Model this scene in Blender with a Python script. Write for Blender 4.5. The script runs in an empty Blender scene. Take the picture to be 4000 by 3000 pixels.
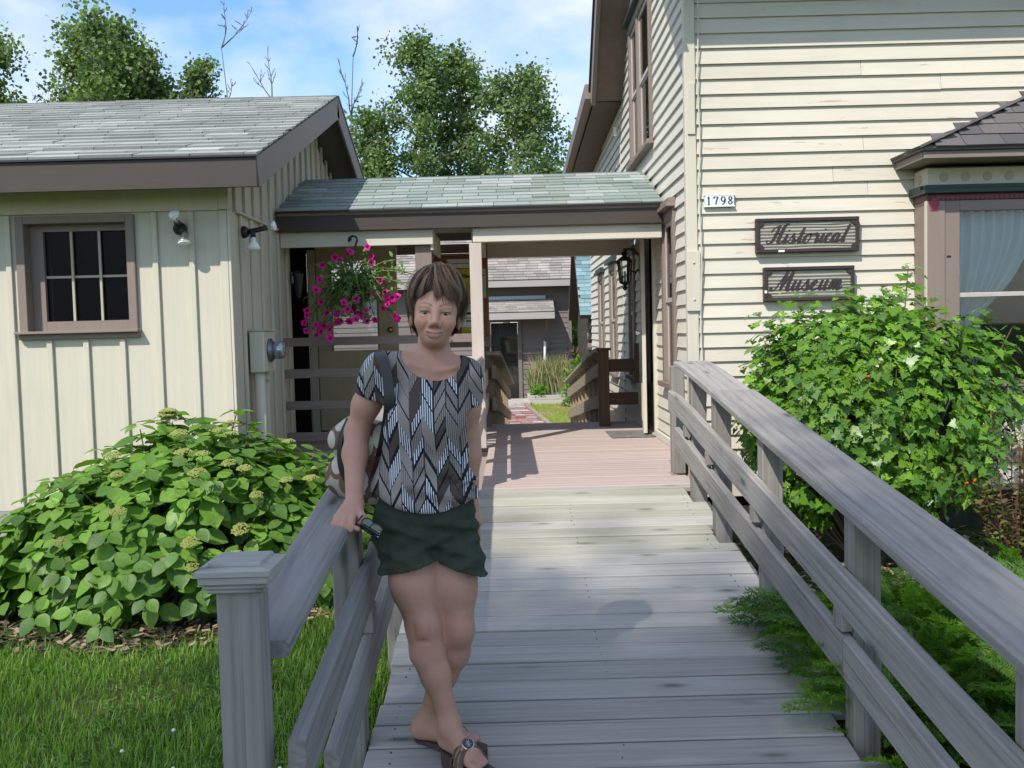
import bpy, bmesh, math, random
import numpy as np
from mathutils import Vector, Matrix
R=math.radians
random.seed(7); rng=np.random.default_rng(7)
S=bpy.context.scene; COL=S.collection
# ---------------------------------------------------------------- camera
cd=bpy.data.cameras.new('camera'); cam=bpy.data.objects.new('camera',cd); COL.objects.link(cam); S.camera=cam
cd.sensor_width=36; cd.lens=33.75; cd.clip_start=.05; cd.clip_end=2000
_y,_p,_r=R(0.0886),R(-3.132),R(1.45)
f=Vector((math.sin(_y)*math.cos(_p),math.cos(_y)*math.cos(_p),math.sin(_p))); rt=Vector((math.cos(_y),-math.sin(_y),0)); up=rt.cross(f)
rt2=rt*math.cos(_r)-up*math.sin(_r); up2=up*math.cos(_r)+rt*math.sin(_r)
M=Matrix.Identity(4)
for i in range(3): M[i][0]=rt2[i]; M[i][1]=up2[i]; M[i][2]=-f[i]
M.translation=(0,0,1.55); cam.matrix_world=M
# ---------------------------------------------------------------- sun, sky, exposure
SUN=Vector((-.68,-1,1.29)).normalized()
sl=bpy.data.lights.new('sun','SUN'); sl.energy=3.25; sl.angle=R(.6); sl.color=(1,.95,.87)
so=bpy.data.objects.new('sun',sl); COL.objects.link(so); so.rotation_euler=SUN.to_track_quat('Z','Y').to_euler(); so.location=(-20,-30,40)
W=bpy.data.worlds.new('World'); S.world=W; W.use_nodes=True
nt=W.node_tree; nt.nodes.clear(); N=nt.nodes.new; L=nt.links.new
sky=N('ShaderNodeTexSky'); sky.sky_type='NISHITA'; sky.sun_disc=False; sky.sun_elevation=math.asin(SUN.z); sky.sun_rotation=math.atan2(SUN.x,SUN.y); sky.air_density=1.0; sky.dust_density=.6; sky.ozone_density=1.5
tc=N('ShaderNodeTexCoord'); mp=N('ShaderNodeMapping'); mp.inputs['Scale'].default_value=(1,1,2.2); mp.inputs['Location'].default_value=(.35,.1,.55)
L(tc.outputs['Generated'],mp.inputs['Vector'])
n1=N('ShaderNodeTexNoise'); n1.inputs['Scale'].default_value=2.3; n1.inputs['Detail'].default_value=9; n1.inputs['Roughness'].default_value=.55; n1.inputs['Distortion'].default_value=.25
L(mp.outputs['Vector'],n1.inputs['Vector'])
cr=N('ShaderNodeValToRGB'); cr.color_ramp.elements[0].position=.455; cr.color_ramp.elements[1].position=.61
L(n1.outputs['Fac'],cr.inputs['Fac'])
n2=N('ShaderNodeTexNoise'); n2.inputs['Scale'].default_value=4.; n2.inputs['Detail'].default_value=6
L(mp.outputs['Vector'],n2.inputs['Vector'])
cc=N('ShaderNodeValToRGB'); cc.color_ramp.elements[0].color=(3.0,3.5,4.5,1); cc.color_ramp.elements[1].color=(4.2,4.4,4.75,1); cc.color_ramp.elements[0].position=.35; cc.color_ramp.elements[1].position=.6
L(n2.outputs['Fac'],cc.inputs['Fac'])
hs=N('ShaderNodeHueSaturation'); hs.inputs['Saturation'].default_value=1.2; hs.inputs['Value'].default_value=1.0; L(sky.outputs['Color'],hs.inputs['Color'])
mx=N('ShaderNodeMix'); mx.data_type='RGBA'; L(cr.outputs['Color'],mx.inputs['Factor']); L(hs.outputs['Color'],mx.inputs['A']); L(cc.outputs['Color'],mx.inputs['B'])
bg=N('ShaderNodeBackground'); bg.inputs['Strength'].default_value=.15; L(mx.outputs['Result'],bg.inputs['Color'])
wo=N('ShaderNodeOutputWorld'); L(bg.outputs['Background'],wo.inputs['Surface'])
S.view_settings.view_transform='Standard'; S.view_settings.look='None'; S.view_settings.exposure=.72; S.view_settings.gamma=1; S.view_settings.use_curve_mapping=False
S.render.engine='CYCLES'; S.render.resolution_x=1024; S.render.resolution_y=768
# ---------------------------------------------------------------- helpers
class MB:
    """collects polygons in world space"""
    def __init__(s): s.v=[]; s.f=[]; s.m=[]; s.mi=0
    def add(s,vs,fs):
        b=len(s.v); s.v+= [tuple(p) for p in vs]; s.f+=[tuple(b+i for i in q) for q in fs]; s.m+=[s.mi]*len(fs); return s
    def box(s,x0,x1,y0,y1,z0,z1,c=0.):
        """axis box from min to max; c = chamfer"""
        if c<=0:
            return s.add([(x,y,z) for z in (z0,z1) for y in (y0,y1) for x in (x0,x1)],[(0,2,3,1),(4,5,7,6),(0,1,5,4),(2,6,7,3),(0,4,6,2),(1,3,7,5)])
        return s.beam(Vector(((x0+x1)/2,(y0+y1)/2,(z0+z1)/2)),Vector(((x1-x0)/2,0,0)),Vector((0,(y1-y0)/2,0)),Vector((0,0,(z1-z0)/2)),c)
    def beam(s,C,a,b,d,c=0.):
        """oriented box: centre C, half axes a,b,d"""
        C=Vector(C);a=Vector(a);b=Vector(b);d=Vector(d)
        if c<=0:
            return s.add([C+a*i+b*j+d*k for k in(-1,1) for j in(-1,1) for i in(-1,1)],[(0,2,3,1),(4,5,7,6),(0,1,5,4),(2,6,7,3),(0,4,6,2),(1,3,7,5)])
        ax=[a,b,d]; ln=[q.length for q in ax]; c=min(c,*[l*.49 for l in ln]); vs=[]; idx={}
        for k in range(3):
            for sg in (-1,1):
                for i in(-1,1):
                    for j in(-1,1):
                        o1,o2=[q for q in range(3) if q!=k]
                        p=C+ax[k]*sg+ax[o1]*i*(1-c/ln[o1])+ax[o2]*j*(1-c/ln[o2])
                        t=[0,0,0];t[k]=sg;t[o1]=i;t[o2]=j
                        idx[(k,tuple(t))]=len(vs); vs.append(p)
        fs=[]
        def face(k,sg):
            o1,o2=[q for q in range(3) if q!=k]; q=[]
            for i,j in((-1,-1),(1,-1),(1,1),(-1,1)):
                t=[0,0,0];t[k]=sg;t[o1]=i;t[o2]=j;q.append(idx[(k,tuple(t))])
            return q
        for k in range(3):
            for sg in(-1,1): fs.append(face(k,sg))
        for k1 in range(3):
            for k2 in range(k1+1,3):
                k3=3-k1-k2
                for s1 in(-1,1):
                    for s2 in(-1,1):
                        t=[0,0,0];t[k1]=s1;t[k2]=s2;t[k3]=-1;ta=tuple(t);t[k3]=1;tb=tuple(t)
                        fs.append([idx[(k1,ta)],idx[(k1,tb)],idx[(k2,tb)],idx[(k2,ta)]])
        for i in(-1,1):
            for j in(-1,1):
                for k in(-1,1): fs.append([idx[(q,(i,j,k))] for q in range(3)])
        # orient outward
        out=[]
        for q in fs:
            n=(vs[q[1]]-vs[q[0]]).cross(vs[q[2]]-vs[q[1]]); m=sum((vs[i] for i in q),Vector())/len(q)-C
            out.append(q if n.dot(m)>0 else q[::-1])
        return s.add(vs,out)
    def rail(s,p,q,w,h,c=0.004,up=(0,0,1)):
        """bar from p to q; w sideways, h along up"""
        p=Vector(p);q=Vector(q);d=(q-p)/2; sd=d.cross(Vector(up)).normalized(); u=sd.cross(d).normalized()
        return s.beam((p+q)/2,sd*w/2,d,u*h/2,c)
    def tube(s,pts,rad,n=8,cap=True,closed=False):
        pts=[Vector(p) for p in pts]; k=len(pts); rad=rad if hasattr(rad,'__len__') else [rad]*k
        b=len(s.v); prev=None
        for i,p in enumerate(pts):
            t=(pts[min(i+1,k-1)]-pts[max(i-1,0)]); t=t.normalized() if t.length>1e-9 else Vector((0,0,1))
            if prev is None:
                a=Vector((0,0,1)) if abs(t.z)<.9 else Vector((1,0,0)); x=t.cross(a).normalized()
            else: x=(prev-t*prev.dot(t)).normalized()
            prev=x; y=t.cross(x)
            for j in range(n):
                an=2*math.pi*j/n; s.v.append(tuple(p+x*math.cos(an)*rad[i]+y*math.sin(an)*rad[i]))
        for i in range(k-1):
            for j in range(n):
                s.f.append((b+i*n+j,b+i*n+(j+1)%n,b+(i+1)*n+(j+1)%n,b+(i+1)*n+j)); s.m.append(s.mi)
        if cap:
            s.f.append(tuple(b+j for j in range(n))[::-1]); s.f.append(tuple(b+(k-1)*n+j for j in range(n))); s.m+=[s.mi]*2
        return s
    def lathe(s,o,prof,n=16,axis=(0,0,1)):
        """prof: list of (r,h) along axis from o"""
        o=Vector(o);ax=Vector(axis).normalized();a=Vector((1,0,0)) if abs(ax.x)<.8 else Vector((0,1,0));x=ax.cross(a).normalized();y=ax.cross(x);b=len(s.v)
        for r,h in prof:
            for j in range(n):
                an=2*math.pi*j/n; s.v.append(tuple(o+ax*h+(x*math.cos(an)+y*math.sin(an))*r))
        for i in range(len(prof)-1):
            for j in range(n): s.f.append((b+i*n+j,b+i*n+(j+1)%n,b+(i+1)*n+(j+1)%n,b+(i+1)*n+j)); s.m.append(s.mi)
        s.f.append(tuple(b+j for j in range(n))[::-1]); s.f.append(tuple(b+(len(prof)-1)*n+j for j in range(n))); s.m+=[s.mi]*2
        return s
    def poly(s,pts,th,nrm):
        """flat polygon pts extruded by th along nrm"""
        nrm=Vector(nrm).normalized(); a=[Vector(p) for p in pts]; n=len(a); b=[p+nrm*th for p in a]
        return s.add(a+b,[tuple(range(n))[::-1],tuple(range(n,2*n))]+[(i,(i+1)%n,n+(i+1)%n,n+i) for i in range(n)])
    def mesh(s,name,off=(0,0,0),smooth=False,mats=()):
        me=bpy.data.meshes.new(name); o=Vector(off); me.from_pydata([tuple(Vector(p)-o) for p in s.v],[],s.f)
        for m in mats: me.materials.append(m)
        if len(mats)>1: me.polygons.foreach_set('material_index',s.m)
        if smooth: me.polygons.foreach_set('use_smooth',[True]*len(s.f))
        me.update(); return me
    def build(s,name,mat,parent=None,smooth=False,at=None):
        mats=mat if isinstance(mat,(list,tuple)) else (mat,)
        off=wloc(parent) if parent else (at or (0,0,0))
        o=bpy.data.objects.new(name,s.mesh(name,off,smooth,mats)); COL.objects.link(o)
        if parent: o.parent=parent
        elif at: o.location=at
        return o
def wloc(o):
    v=Vector((0,0,0))
    while o: v+=o.location; o=o.parent
    return v
def npmesh(name,verts,faces,mats,parent=None,smooth=False,off=None):
    """fast mesh from arrays; faces (n,k)"""
    off=np.array(wloc(parent) if parent else (off if off is not None else (0,0,0)))
    me=bpy.data.meshes.new(name); V=np.asarray(verts,np.float32)-off; Fa=np.asarray(faces,np.int32); k=Fa.shape[1]
    me.vertices.add(len(V)); me.vertices.foreach_set('co',V.astype(np.float32).ravel()); me.loops.add(Fa.size); me.loops.foreach_set('vertex_index',Fa.ravel())
    me.polygons.add(len(Fa)); me.polygons.foreach_set('loop_start',np.arange(0,Fa.size,k,dtype=np.int32)); 
    if smooth: me.polygons.foreach_set('use_smooth',np.ones(len(Fa),bool))
    for m in (mats if isinstance(mats,(list,tuple)) else (mats,)): me.materials.append(m)
    me.update(calc_edges=True); me.validate()
    o=bpy.data.objects.new(name,me); COL.objects.link(o)
    if parent: o.parent=parent
    else: o.location=tuple(off)
    return o
def inst(name,me,parent,loc,rot=None,scale=None):
    """object sharing mesh me, at world loc"""
    o=bpy.data.objects.new(name,me); COL.objects.link(o)
    if parent: o.parent=parent; loc=Vector(loc)-wloc(parent)
    o.location=loc
    if rot is not None: o.rotation_euler=rot
    if scale is not None: o.scale=scale if hasattr(scale,'__len__') else (scale,)*3
    return o
def tag(o,label=None,cat=None,group=None,kind=None):
    for k,v in(('label',label),('category',cat),('group',group),('kind',kind)):
        if v: o[k]=v
    return o
def thing(name,label,cat,loc,group=None):
    o=bpy.data.objects.new(name,None); o.empty_display_size=.1; COL.objects.link(o); o.location=loc; return tag(o,label,cat,group)
def unit(a): return a/np.linalg.norm(a,axis=-1,keepdims=True)
def catmull(p,n=7):
    p=[np.array(q,float) for q in p]; 
    if len(p)<3: return [p[0]+(p[-1]-p[0])*t for t in np.linspace(0,1,n)]
    q=[2*p[0]-p[1]]+p+[2*p[-1]-p[-2]]; out=[]
    for i in range(1,len(q)-2):
        for t in np.linspace(0,1,n,endpoint=i==len(q)-3): out.append(.5*((2*q[i])+(-q[i-1]+q[i+1])*t+(2*q[i-1]-5*q[i]+4*q[i+1]-q[i+2])*t*t+(-q[i-1]+3*q[i]-3*q[i+1]+q[i+2])*t**3))
    return out
# ---------------------------------------------------------------- materials
def srgb(r,g,b):
    c=lambda x:(x/12.92 if x<=.04045 else ((x+.055)/1.055)**2.4); return (c(r/255),c(g/255),c(b/255),1)
class Mt:
    def __init__(s,name,rough=.7,spec=.3,metal=0.):
        s.mat=bpy.data.materials.new(name); s.mat.use_nodes=True; s.t=s.mat.node_tree; s.b=s.t.nodes['Principled BSDF']; s.out=s.t.nodes['Material Output']
        s.b.inputs['Roughness'].default_value=rough; s.b.inputs['Specular IOR Level'].default_value=spec; s.b.inputs['Metallic'].default_value=metal
    def n(s,t,**k):
        q=s.t.nodes.new('ShaderNode'+t)
        for a,v in k.items():
            if a in q.inputs: q.inputs[a].default_value=v
            else: setattr(q,a,v)
        return q
    def l(s,a,b): s.t.links.new(a,b)
    def coord(s,kind='Object',scale=(1,1,1),rand=3.0):
        tc=s.n('TexCoord'); src=tc.outputs[kind]
        if getattr(s,'tilt',0):
            vr=s.n('VectorRotate',rotation_type='X_AXIS'); vr.inputs['Angle'].default_value=s.tilt; s.l(src,vr.inputs['Vector']); src=vr.outputs[0]
        mp=s.n('Mapping'); mp.inputs['Scale'].default_value=scale
        if rand:
            oi=s.n('ObjectInfo'); vm=s.n('VectorMath',operation='MULTIPLY'); vm.inputs[1].default_value=(rand*3.1,rand*5.7,rand*4.3); s.l(oi.outputs['Random'],vm.inputs[0])
            va=s.n('VectorMath',operation='ADD'); s.l(src,va.inputs[0]); s.l(vm.outputs[0],va.inputs[1]); s.l(va.outputs[0],mp.inputs['Vector'])
        else: s.l(src,mp.inputs['Vector'])
        return mp.outputs['Vector']
    def noise(s,vec,scale,detail=4,rough=.55,dist=0.):
        q=s.n('TexNoise'); q.inputs['Scale'].default_value=scale; q.inputs['Detail'].default_value=detail; q.inputs['Roughness'].default_value=rough; q.inputs['Distortion'].default_value=dist; s.l(vec,q.inputs['Vector']); return q.outputs['Fac']
    def ramp(s,fac,stops):
        q=s.n('ValToRGB'); e=q.color_ramp.elements
        while len(e)<len(stops): e.new(.5)
        for i,(p,c) in enumerate(stops): e[i].position=p; e[i].color=c if len(c)==4 else (*c,1)
        s.l(fac,q.inputs['Fac']); return q.outputs['Color']
    def mix(s,fac,a,b,mode='MIX'):
        q=s.n('Mix',data_type='RGBA',blend_type=mode)
        for k,v in(('Factor',fac),('A',a),('B',b)):
            if isinstance(v,(int,float)): q.inputs[k].default_value=v
            elif isinstance(v,(tuple,list)): q.inputs[k].default_value=v if len(v)==4 else (*v,1)
            else: s.l(v,q.inputs[k])
        return q.outputs['Result']
    def math(s,op,a,b=None,c=None):
        q=s.n('Math',operation=op)
        for i,v in enumerate((a,b,c)):
            if v is None: continue
            if isinstance(v,(int,float)): q.inputs[i].default_value=v
            else: s.l(v,q.inputs[i])
        return q.outputs[0]
    def rnd(s,amp=.1):
        """brightness factor per object"""
        oi=s.n('ObjectInfo'); return s.math('MULTIPLY_ADD',oi.outputs['Random'],2*amp,1-amp)
    def bump(s,h,strength=.3,dist=.01):
        q=s.n('Bump'); q.inputs['Strength'].default_value=strength; q.inputs['Distance'].default_value=dist; s.l(h,q.inputs['Height']); s.l(q.outputs['Normal'],s.b.inputs['Normal'])
    def color(s,c):
        if isinstance(c,(tuple,list)): s.b.inputs['Base Color'].default_value=c if len(c)==4 else (*c,1)
        else: s.l(c,s.b.inputs['Base Color'])
        return s
def scale_col(c,k): return (c[0]*k,c[1]*k,c[2]*k,1)
def wood(name,base,axis,dark=.45,grain=1.,rough=.85,var=.12,knots=True,moss=None,tilt=0.,check=.6):
    """weathered timber with grain along axis (0 x,1 y,2 z)"""
    m=Mt(name,rough,.2); m.tilt=tilt
    sc=[22.,22.,22.]; sc[axis]=1.1
    v=m.coord('Object',tuple(sc),3.)
    g=m.noise(v,1.6,6,.6,.8)
    v2=m.coord('Object',tuple((5.,5.,5.) if False else [6. if i!=axis else .35 for i in range(3)]),3.)
    w=m.n('TexWave',wave_type='RINGS',rings_direction='XYZ'[axis]); w.inputs['Scale'].default_value=2.2; w.inputs['Distortion'].default_value=5.; w.inputs['Detail'].default_value=3; w.inputs['Detail Scale'].default_value=1.4; m.l(v2,w.inputs['Vector'])
    c=m.ramp(g,[(.25,scale_col(base,dark)),(.48,scale_col(base,.86)),(.62,base),(.85,scale_col(base,1.22))])
    c=m.mix(.22*grain,c,m.ramp(w.outputs['Fac'],[(.0,scale_col(base,.45)),(.55,scale_col(base,1.15))]))
    v3=m.coord('Object',(1,1,1),3.); big=m.noise(v3,2.3,3)
    c=m.mix(.55,c,m.ramp(big,[(.3,scale_col(base,.78)),(.7,scale_col(base,1.2))]),'MULTIPLY') if False else m.mix(m.math('MULTIPLY',big,.35),c,scale_col(base,1.25))
    if knots:
        vk=m.coord('Object',tuple(2.2 if i==axis else 7.5 for i in range(3)),7.); vo=m.n('TexVoronoi'); vo.inputs['Scale'].default_value=1.; m.l(vk,vo.inputs['Vector'])
        k=m.ramp(vo.outputs['Distance'],[(.05,(1,1,1)),(.13,(.25,.25,.25)),(.2,(0,0,0))]); c=m.mix(k,c,scale_col(base,.36))
    # thin dark checks
    sc3=[60.,60.,60.]; sc3[axis]=1.3; sc3[axis]=.5; ck=m.noise(m.coord('Object',tuple(sc3),5.),1.,2,.4); c=m.mix(m.ramp(ck,[(.66,(0,0,0)),(.74,(check,)*3)]),c,scale_col(base,.32))
    if moss: mo=m.noise(m.coord('Object',(1.5,5,5),9.),1.3,4); c=m.mix(m.ramp(mo,[(.45,(0,0,0)),(.75,(.6,.6,.6))]),c,moss)
    rv=m.rnd(var); q=m.mix(1.,c,(1,1,1,1),'MULTIPLY'); mm=m.n('VectorMath',operation='SCALE'); m.l(q,mm.inputs[0]); m.l(rv,mm.inputs['Scale'])
    m.color(mm.outputs[0]); m.bump(g,.5,.004); return m.mat
def paint(name,base,rough=.6,wear=None,axis=0,amt=.0,var=.04,dirt=.25,bump=.25,streak=14.):
    """painted boards, with faint brush streaks, dirt and chips of bare wood"""
    m=Mt(name,rough,.3); sc=[streak]*3; sc[axis]=1.; v=m.coord('Object',tuple(sc),2.); g=m.noise(v,2.,5,.6)
    c=m.ramp(g,[(.3,scale_col(base,.93)),(.6,base),(.8,scale_col(base,1.04))])
    b=m.noise(m.coord('Object',(1,1,1),0),1.1,5,.6); c=m.mix(m.ramp(b,[(.5,(0,0,0)),(.8,(dirt,)*3)]),c,scale_col(base,.62))
    if wear:
        sc=[30.]*3; sc[axis]=3.; w=m.noise(m.coord('Object',tuple(sc),4.),1.,5,.65); c=m.mix(m.ramp(w,[(.70-amt,(0,0,0)),(.73-amt,(1,1,1))]),c,wear)
    rv=m.rnd(var); mm=m.n('VectorMath',operation='SCALE'); m.l(c,mm.inputs[0]); m.l(rv,mm.inputs['Scale']); m.color(mm.outputs[0]); m.bump(g,bump,.003); return m.mat
def plain(name,base,rough=.6,spec=.4,metal=0.,nz=0.,var=0.):
    m=Mt(name,rough,spec,metal)
    if nz or var:
        c=m.ramp(m.noise(m.coord('Object',(1,1,1),1.),9.,5),[(.3,scale_col(base,1-nz)),(.7,scale_col(base,1+nz))]); rv=m.rnd(var); mm=m.n('VectorMath',operation='SCALE'); m.l(c,mm.inputs[0]); m.l(rv,mm.inputs['Scale']); m.color(mm.outputs[0])
    else: m.color(base)
    return m.mat
def shingle(name,base,var=.16,speck=.35):
    m=Mt(name,.95,.1); g=m.noise(m.coord('Object',(1,1,1),2.),260.,2,.7); c=m.ramp(g,[(.3,scale_col(base,1-speck)),(.7,scale_col(base,1+speck))])
    b=m.noise(m.coord('Object',(1,1,1),0),1.7,4); c=m.mix(m.ramp(b,[(.4,(0,0,0)),(.8,(.5,.5,.5))]),c,scale_col(base,.62))
    rv=m.rnd(var); mm=m.n('VectorMath',operation='SCALE'); m.l(c,mm.inputs[0]); m.l(rv,mm.inputs['Scale']); m.color(mm.outputs[0]); m.bump(g,.5,.003); return m.mat
def leafmat(name,a,b,trans=.35,rough=.45,var=.25,tint=None):
    """leaf with light passing through; a,b = colour range"""
    m=Mt(name,rough,.35); g=m.noise(m.coord('Object',(1,1,1),6.),5.,3); c=m.ramp(g,[(.3,a),(.7,b)]); ge=m.n('NewGeometry'); 
    rv=m.math('MULTIPLY_ADD',ge.outputs['Random Per Island'],2*var,1-var); mm=m.n('VectorMath',operation='SCALE'); m.l(c,mm.inputs[0]); m.l(rv,mm.inputs['Scale']); c=mm.outputs[0]
    m.color(c); tr=m.n('BsdfTranslucent'); tc=m.mix(1.,c,(1.5,1.75,.55,1),'MULTIPLY'); m.l(tc,tr.inputs['Color']); ms=m.n('MixShader'); ms.inputs[0].default_value=trans; m.l(m.b.outputs[0],ms.inputs[1]); m.l(tr.outputs[0],ms.inputs[2]); m.l(ms.outputs[0],m.out.inputs['Surface']); return m.mat
def glass(name,tint=(.9,.95,.95),rough=.02,gl=1.0):
    """thin window pane: mostly clear with a mirror-like sheen"""
    m=Mt(name); t=m.n('BsdfTransparent'); t.inputs['Color'].default_value=(*tint,1); g=m.n('BsdfGlossy'); g.inputs['Roughness'].default_value=rough; g.inputs['Color'].default_value=(.9,.9,.9,1)
    fr=m.n('Fresnel'); fr.inputs['IOR'].default_value=1.5; f2=m.math('MULTIPLY_ADD',fr.outputs[0],gl,.0); ms=m.n('MixShader'); m.l(f2,ms.inputs[0]); m.l(t.outputs[0],ms.inputs[1]); m.l(g.outputs[0],ms.inputs[2]); m.l(ms.outputs[0],m.out.inputs['Surface']); return m.mat
CREAM=(.575,.53,.435,1); TAUPE=(.225,.175,.148,1)
MW={'x':wood('weathered_plank',(.43,.405,.365,1),0,var=.2,dark=.72,grain=.55,check=.35),'y':wood('weathered_rail',(.285,.266,.245,1),1,tilt=-.1214,grain=.9,dark=.38),'z':wood('weathered_post',(.262,.242,.217,1),2,dark=.35,grain=1.),
    'moss':wood('mossy_plank',(.39,.375,.32,1),0,dark=.72,grain=.55,check=.3,moss=(.28,.29,.20,1)),'pink':paint('worn_pink_paint',(.42,.335,.30,1),.8,(.33,.30,.27,1),0,.05,.05),
    'brownx':wood('dark_brown_board',(.085,.05,.033,1),0,knots=False),'brownz':wood('dark_brown_post',(.10,.062,.042,1),2,knots=False),'tany':wood('tan_rail',(.33,.26,.185,1),1)}
M_cream=paint('cream_clapboard_paint',CREAM,.65,(.40,.35,.27,1),0,.045,.045,dirt=.35)
M_creamy=paint('cream_wall_paint_side',(.59,.555,.475,1),.65,(.5,.42,.3,1),1,.02,.03)
M_creamz=paint('cream_batten_paint',(.54,.50,.40,1),.65,None,2,0,.03)
M_taupe=paint('taupe_trim_paint',TAUPE,.55,None,1); M_taupez=paint('taupe_trim_upright',TAUPE,.55,(.32,.27,.24,1),2,.0); M_taupex=paint('taupe_trim_level',TAUPE,.55,None,0)
M_fasc=paint('dark_brown_fascia_paint',(.060,.048,.040,1),.55,None,0)
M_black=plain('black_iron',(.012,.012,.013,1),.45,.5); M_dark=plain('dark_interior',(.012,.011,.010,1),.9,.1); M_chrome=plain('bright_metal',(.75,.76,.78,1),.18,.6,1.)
M_glass=glass('window_glass'); M_screen=glass('screened_glass',(.35,.36,.35),.3,.25); M_white=plain('white_paint',(.75,.75,.72,1),.5)
# ================================================================ ground
def gz(x,y):
    t=min(max((y-9.)/5.,0),1); t=t*t*(3-2*t); z=-.33*t
    if x<-.6: z+= .05*min(max((y-3)/3,0),1)*(1-t)
    return z
m=Mt('soil_and_turf',.95,.1); v=m.coord('Object',(1,1,1),0); a=m.noise(v,7.,6,.65); b=m.noise(v,.9,4)
c=m.ramp(a,[(.3,(.030,.050,.012,1)),(.55,(.055,.085,.020,1)),(.8,(.11,.115,.045,1))]); c=m.mix(m.ramp(b,[(.55,(0,0,0)),(.75,(.6,.6,.6))]),c,(.15,.105,.06,1)); m.color(c); m.bump(a,.6,.03); M_soil=m.mat
xs=np.concatenate([[-600,-120,-40,-15],np.arange(-8,8.01,.4),[15,40,120,600]]); ys=np.concatenate([[-400,-60,-20],np.arange(-6,30.01,.6),[40,70,150,600]])
gv=[(x,y,gz(x,y) if abs(y)<100 else -.33) for y in ys for x in xs]; nx=len(xs)
gf=[(j*nx+i,j*nx+i+1,(j+1)*nx+i+1,(j+1)*nx+i) for j in range(len(ys)-1) for i in range(nx-1)]
g=MB(); g.add(gv,gf); tag(g.build('ground',M_soil,smooth=True),kind='structure')
# ================================================================ ramp and porch deck
SL=.122
def dz(y): return min(.565,.233+SL*(y-3.3))
POSTS_R=[1.95,3.01,4.10,5.06,5.70,6.40]; POSTS_L=[3.06,4.3,5.5]
ramp=thing('boardwalk_ramp','grey weathered plank ramp sloping up to the pinkish porch deck','ramp',(.33,1.5,0))
y=1.50; pitch=.1435; k=0
while y<5.99:
    y1=min(y+pitch-.0115,5.995); ym=(y+y1)/2
    xr=1.15+random.uniform(-.012,.012); xl=-.488+random.uniform(-.01,.01)
    if any(p-.02<y1 and y<p+.10 for p in POSTS_R): xr=1.066
    if any(p-.02<y1 and y<p+.10 for p in POSTS_L): xl=-.497
    z=dz(ym)+random.uniform(-.0025,.0025); tw=random.uniform(-.004,.004)
    d=Vector((0,(y1-y)/2,SL*(y1-y)/2)); n=Vector((0,-SL,1)).normalized()
    b=MB(); b.beam(Vector(((xl+xr)/2,ym,z))-n*.018,Vector(((xr-xl)/2,0,tw)),d,n*.018,.005)
    b.build('plank',MW['moss'] if (ym>4.75 and random.random()<.62) or (ym>3.9 and random.random()<.2) else MW['x'],ramp); y+=pitch+random.uniform(-.002,.002); k+=1
for x in (-.42,.33,1.02):
    b=MB(); b.rail((x,1.5,dz(1.5)-.12),(x,6.0,.565-.125),.04,.15); b.build('stringer',MW['y'],ramp)
# nail heads: dark dots in two rows
b=MB()
yy=1.57
while yy<5.95:
    for x in (-.42,.33,1.02):
        for q in(-.035,.035):
            y0=yy+q+random.uniform(-.006,.006); b.lathe((x+random.uniform(-.008,.008),y0,dz(y0)-.002),[(.0032,0),(.003,.0030)],6)
    yy+=pitch
tag(b.build('nail_heads',plain('rusty_nail',(.03,.028,.03,1),.6),ramp),kind='stuff')
deck=thing('porch_deck','worn pinkish brown painted plank deck between the two buildings','deck',(.4,6,.3))
y=6.0
while y<10.2:
    y1=min(y+.094,10.2); xl=-.20 if y<8.15 else -2.7; xr=1.322 if y>7.12 else 1.16
    if any(p-.02<y1 and y<p+.10 for p in (6.40,)): xr=1.066
    b=MB(); zz=.565+random.uniform(-.0015,.0015); b.box(xl,xr+random.uniform(-.006,0),y,y1-.0045,zz-.032,zz,.004); b.build('plank',MW['pink'],deck); y+=.0945
b=MB(); b.box(-.19,1.1,6.02,6.06,.38,.53); b.box(-.18,-.14,6.06,10.1,.38,.53); b.box(1.10,1.14,6.06,7.05,.38,.53); b.box(-2.65,-.19,8.16,8.2,.1,.53); b.build('rim_joist',MW['pink'],deck)
# ================================================================ railings
def rail_off(yy,h): return dz(yy)+h
rr=thing('ramp_handrail','grey timber handrail on the shrub and juniper side of the ramp','handrail',(1.12,1.5,0))
for p in POSTS_R:
    b=MB(); b.box(1.075,1.163,p,p+.089,dz(p)-.06 if p<6.2 else .566,rail_off(p+.04,.727),.005); b.build('post',MW['z'],rr)
    if 2<p<6.0:
        for lo,hi in ((.36,.435),):   # blocks between the rails
            b=MB(); b.box(1.036,1.074,p+.004,p+.085,rail_off(p,lo)+.006,rail_off(p+.08,hi)-.012,.004); b.build('spacer_block',MW['z'],rr)
def railseg(par,xc,w,h0,h1,ya,yb,mat=None,name='rail',c=.006,bow=0.):
    """rail following the ramp (kinks at the landing); heights above deck"""
    b=MB(); ys=[ya]+[q for q in np.arange(math.ceil(ya/.35)*.35,yb,.35) if ya+.05<q<yb-.05]+[yb]
    n=len(ys); prof=[(-w/2+c,h0),(w/2-c,h0),(w/2,h0+c),(w/2,h1-c),(w/2-c,h1),(-w/2+c,h1),(-w/2,h1-c),(-w/2,h0+c)]
    for i,q in enumerate(ys):
        s=0 if n<2 else math.sin(math.pi*i/(n-1))*bow
        zz=np.mean([dz(q+e) for e in(-.25,-.1,0,.1,.25)])
        b.v+=[(xc+dx,q,zz+hh+s) for dx,hh in prof]
    for i in range(n-1):
        for j in range(8): b.f.append((i*8+j,(i+1)*8+j,(i+1)*8+(j+1)%8,i*8+(j+1)%8)); b.m.append(0)
    b.f.append(tuple(range(8))); b.f.append(tuple((n-1)*8+j for j in range(8))[::-1]); b.m+=[0,0]
    return b.build(name,mat or MW['y'],par)
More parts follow.
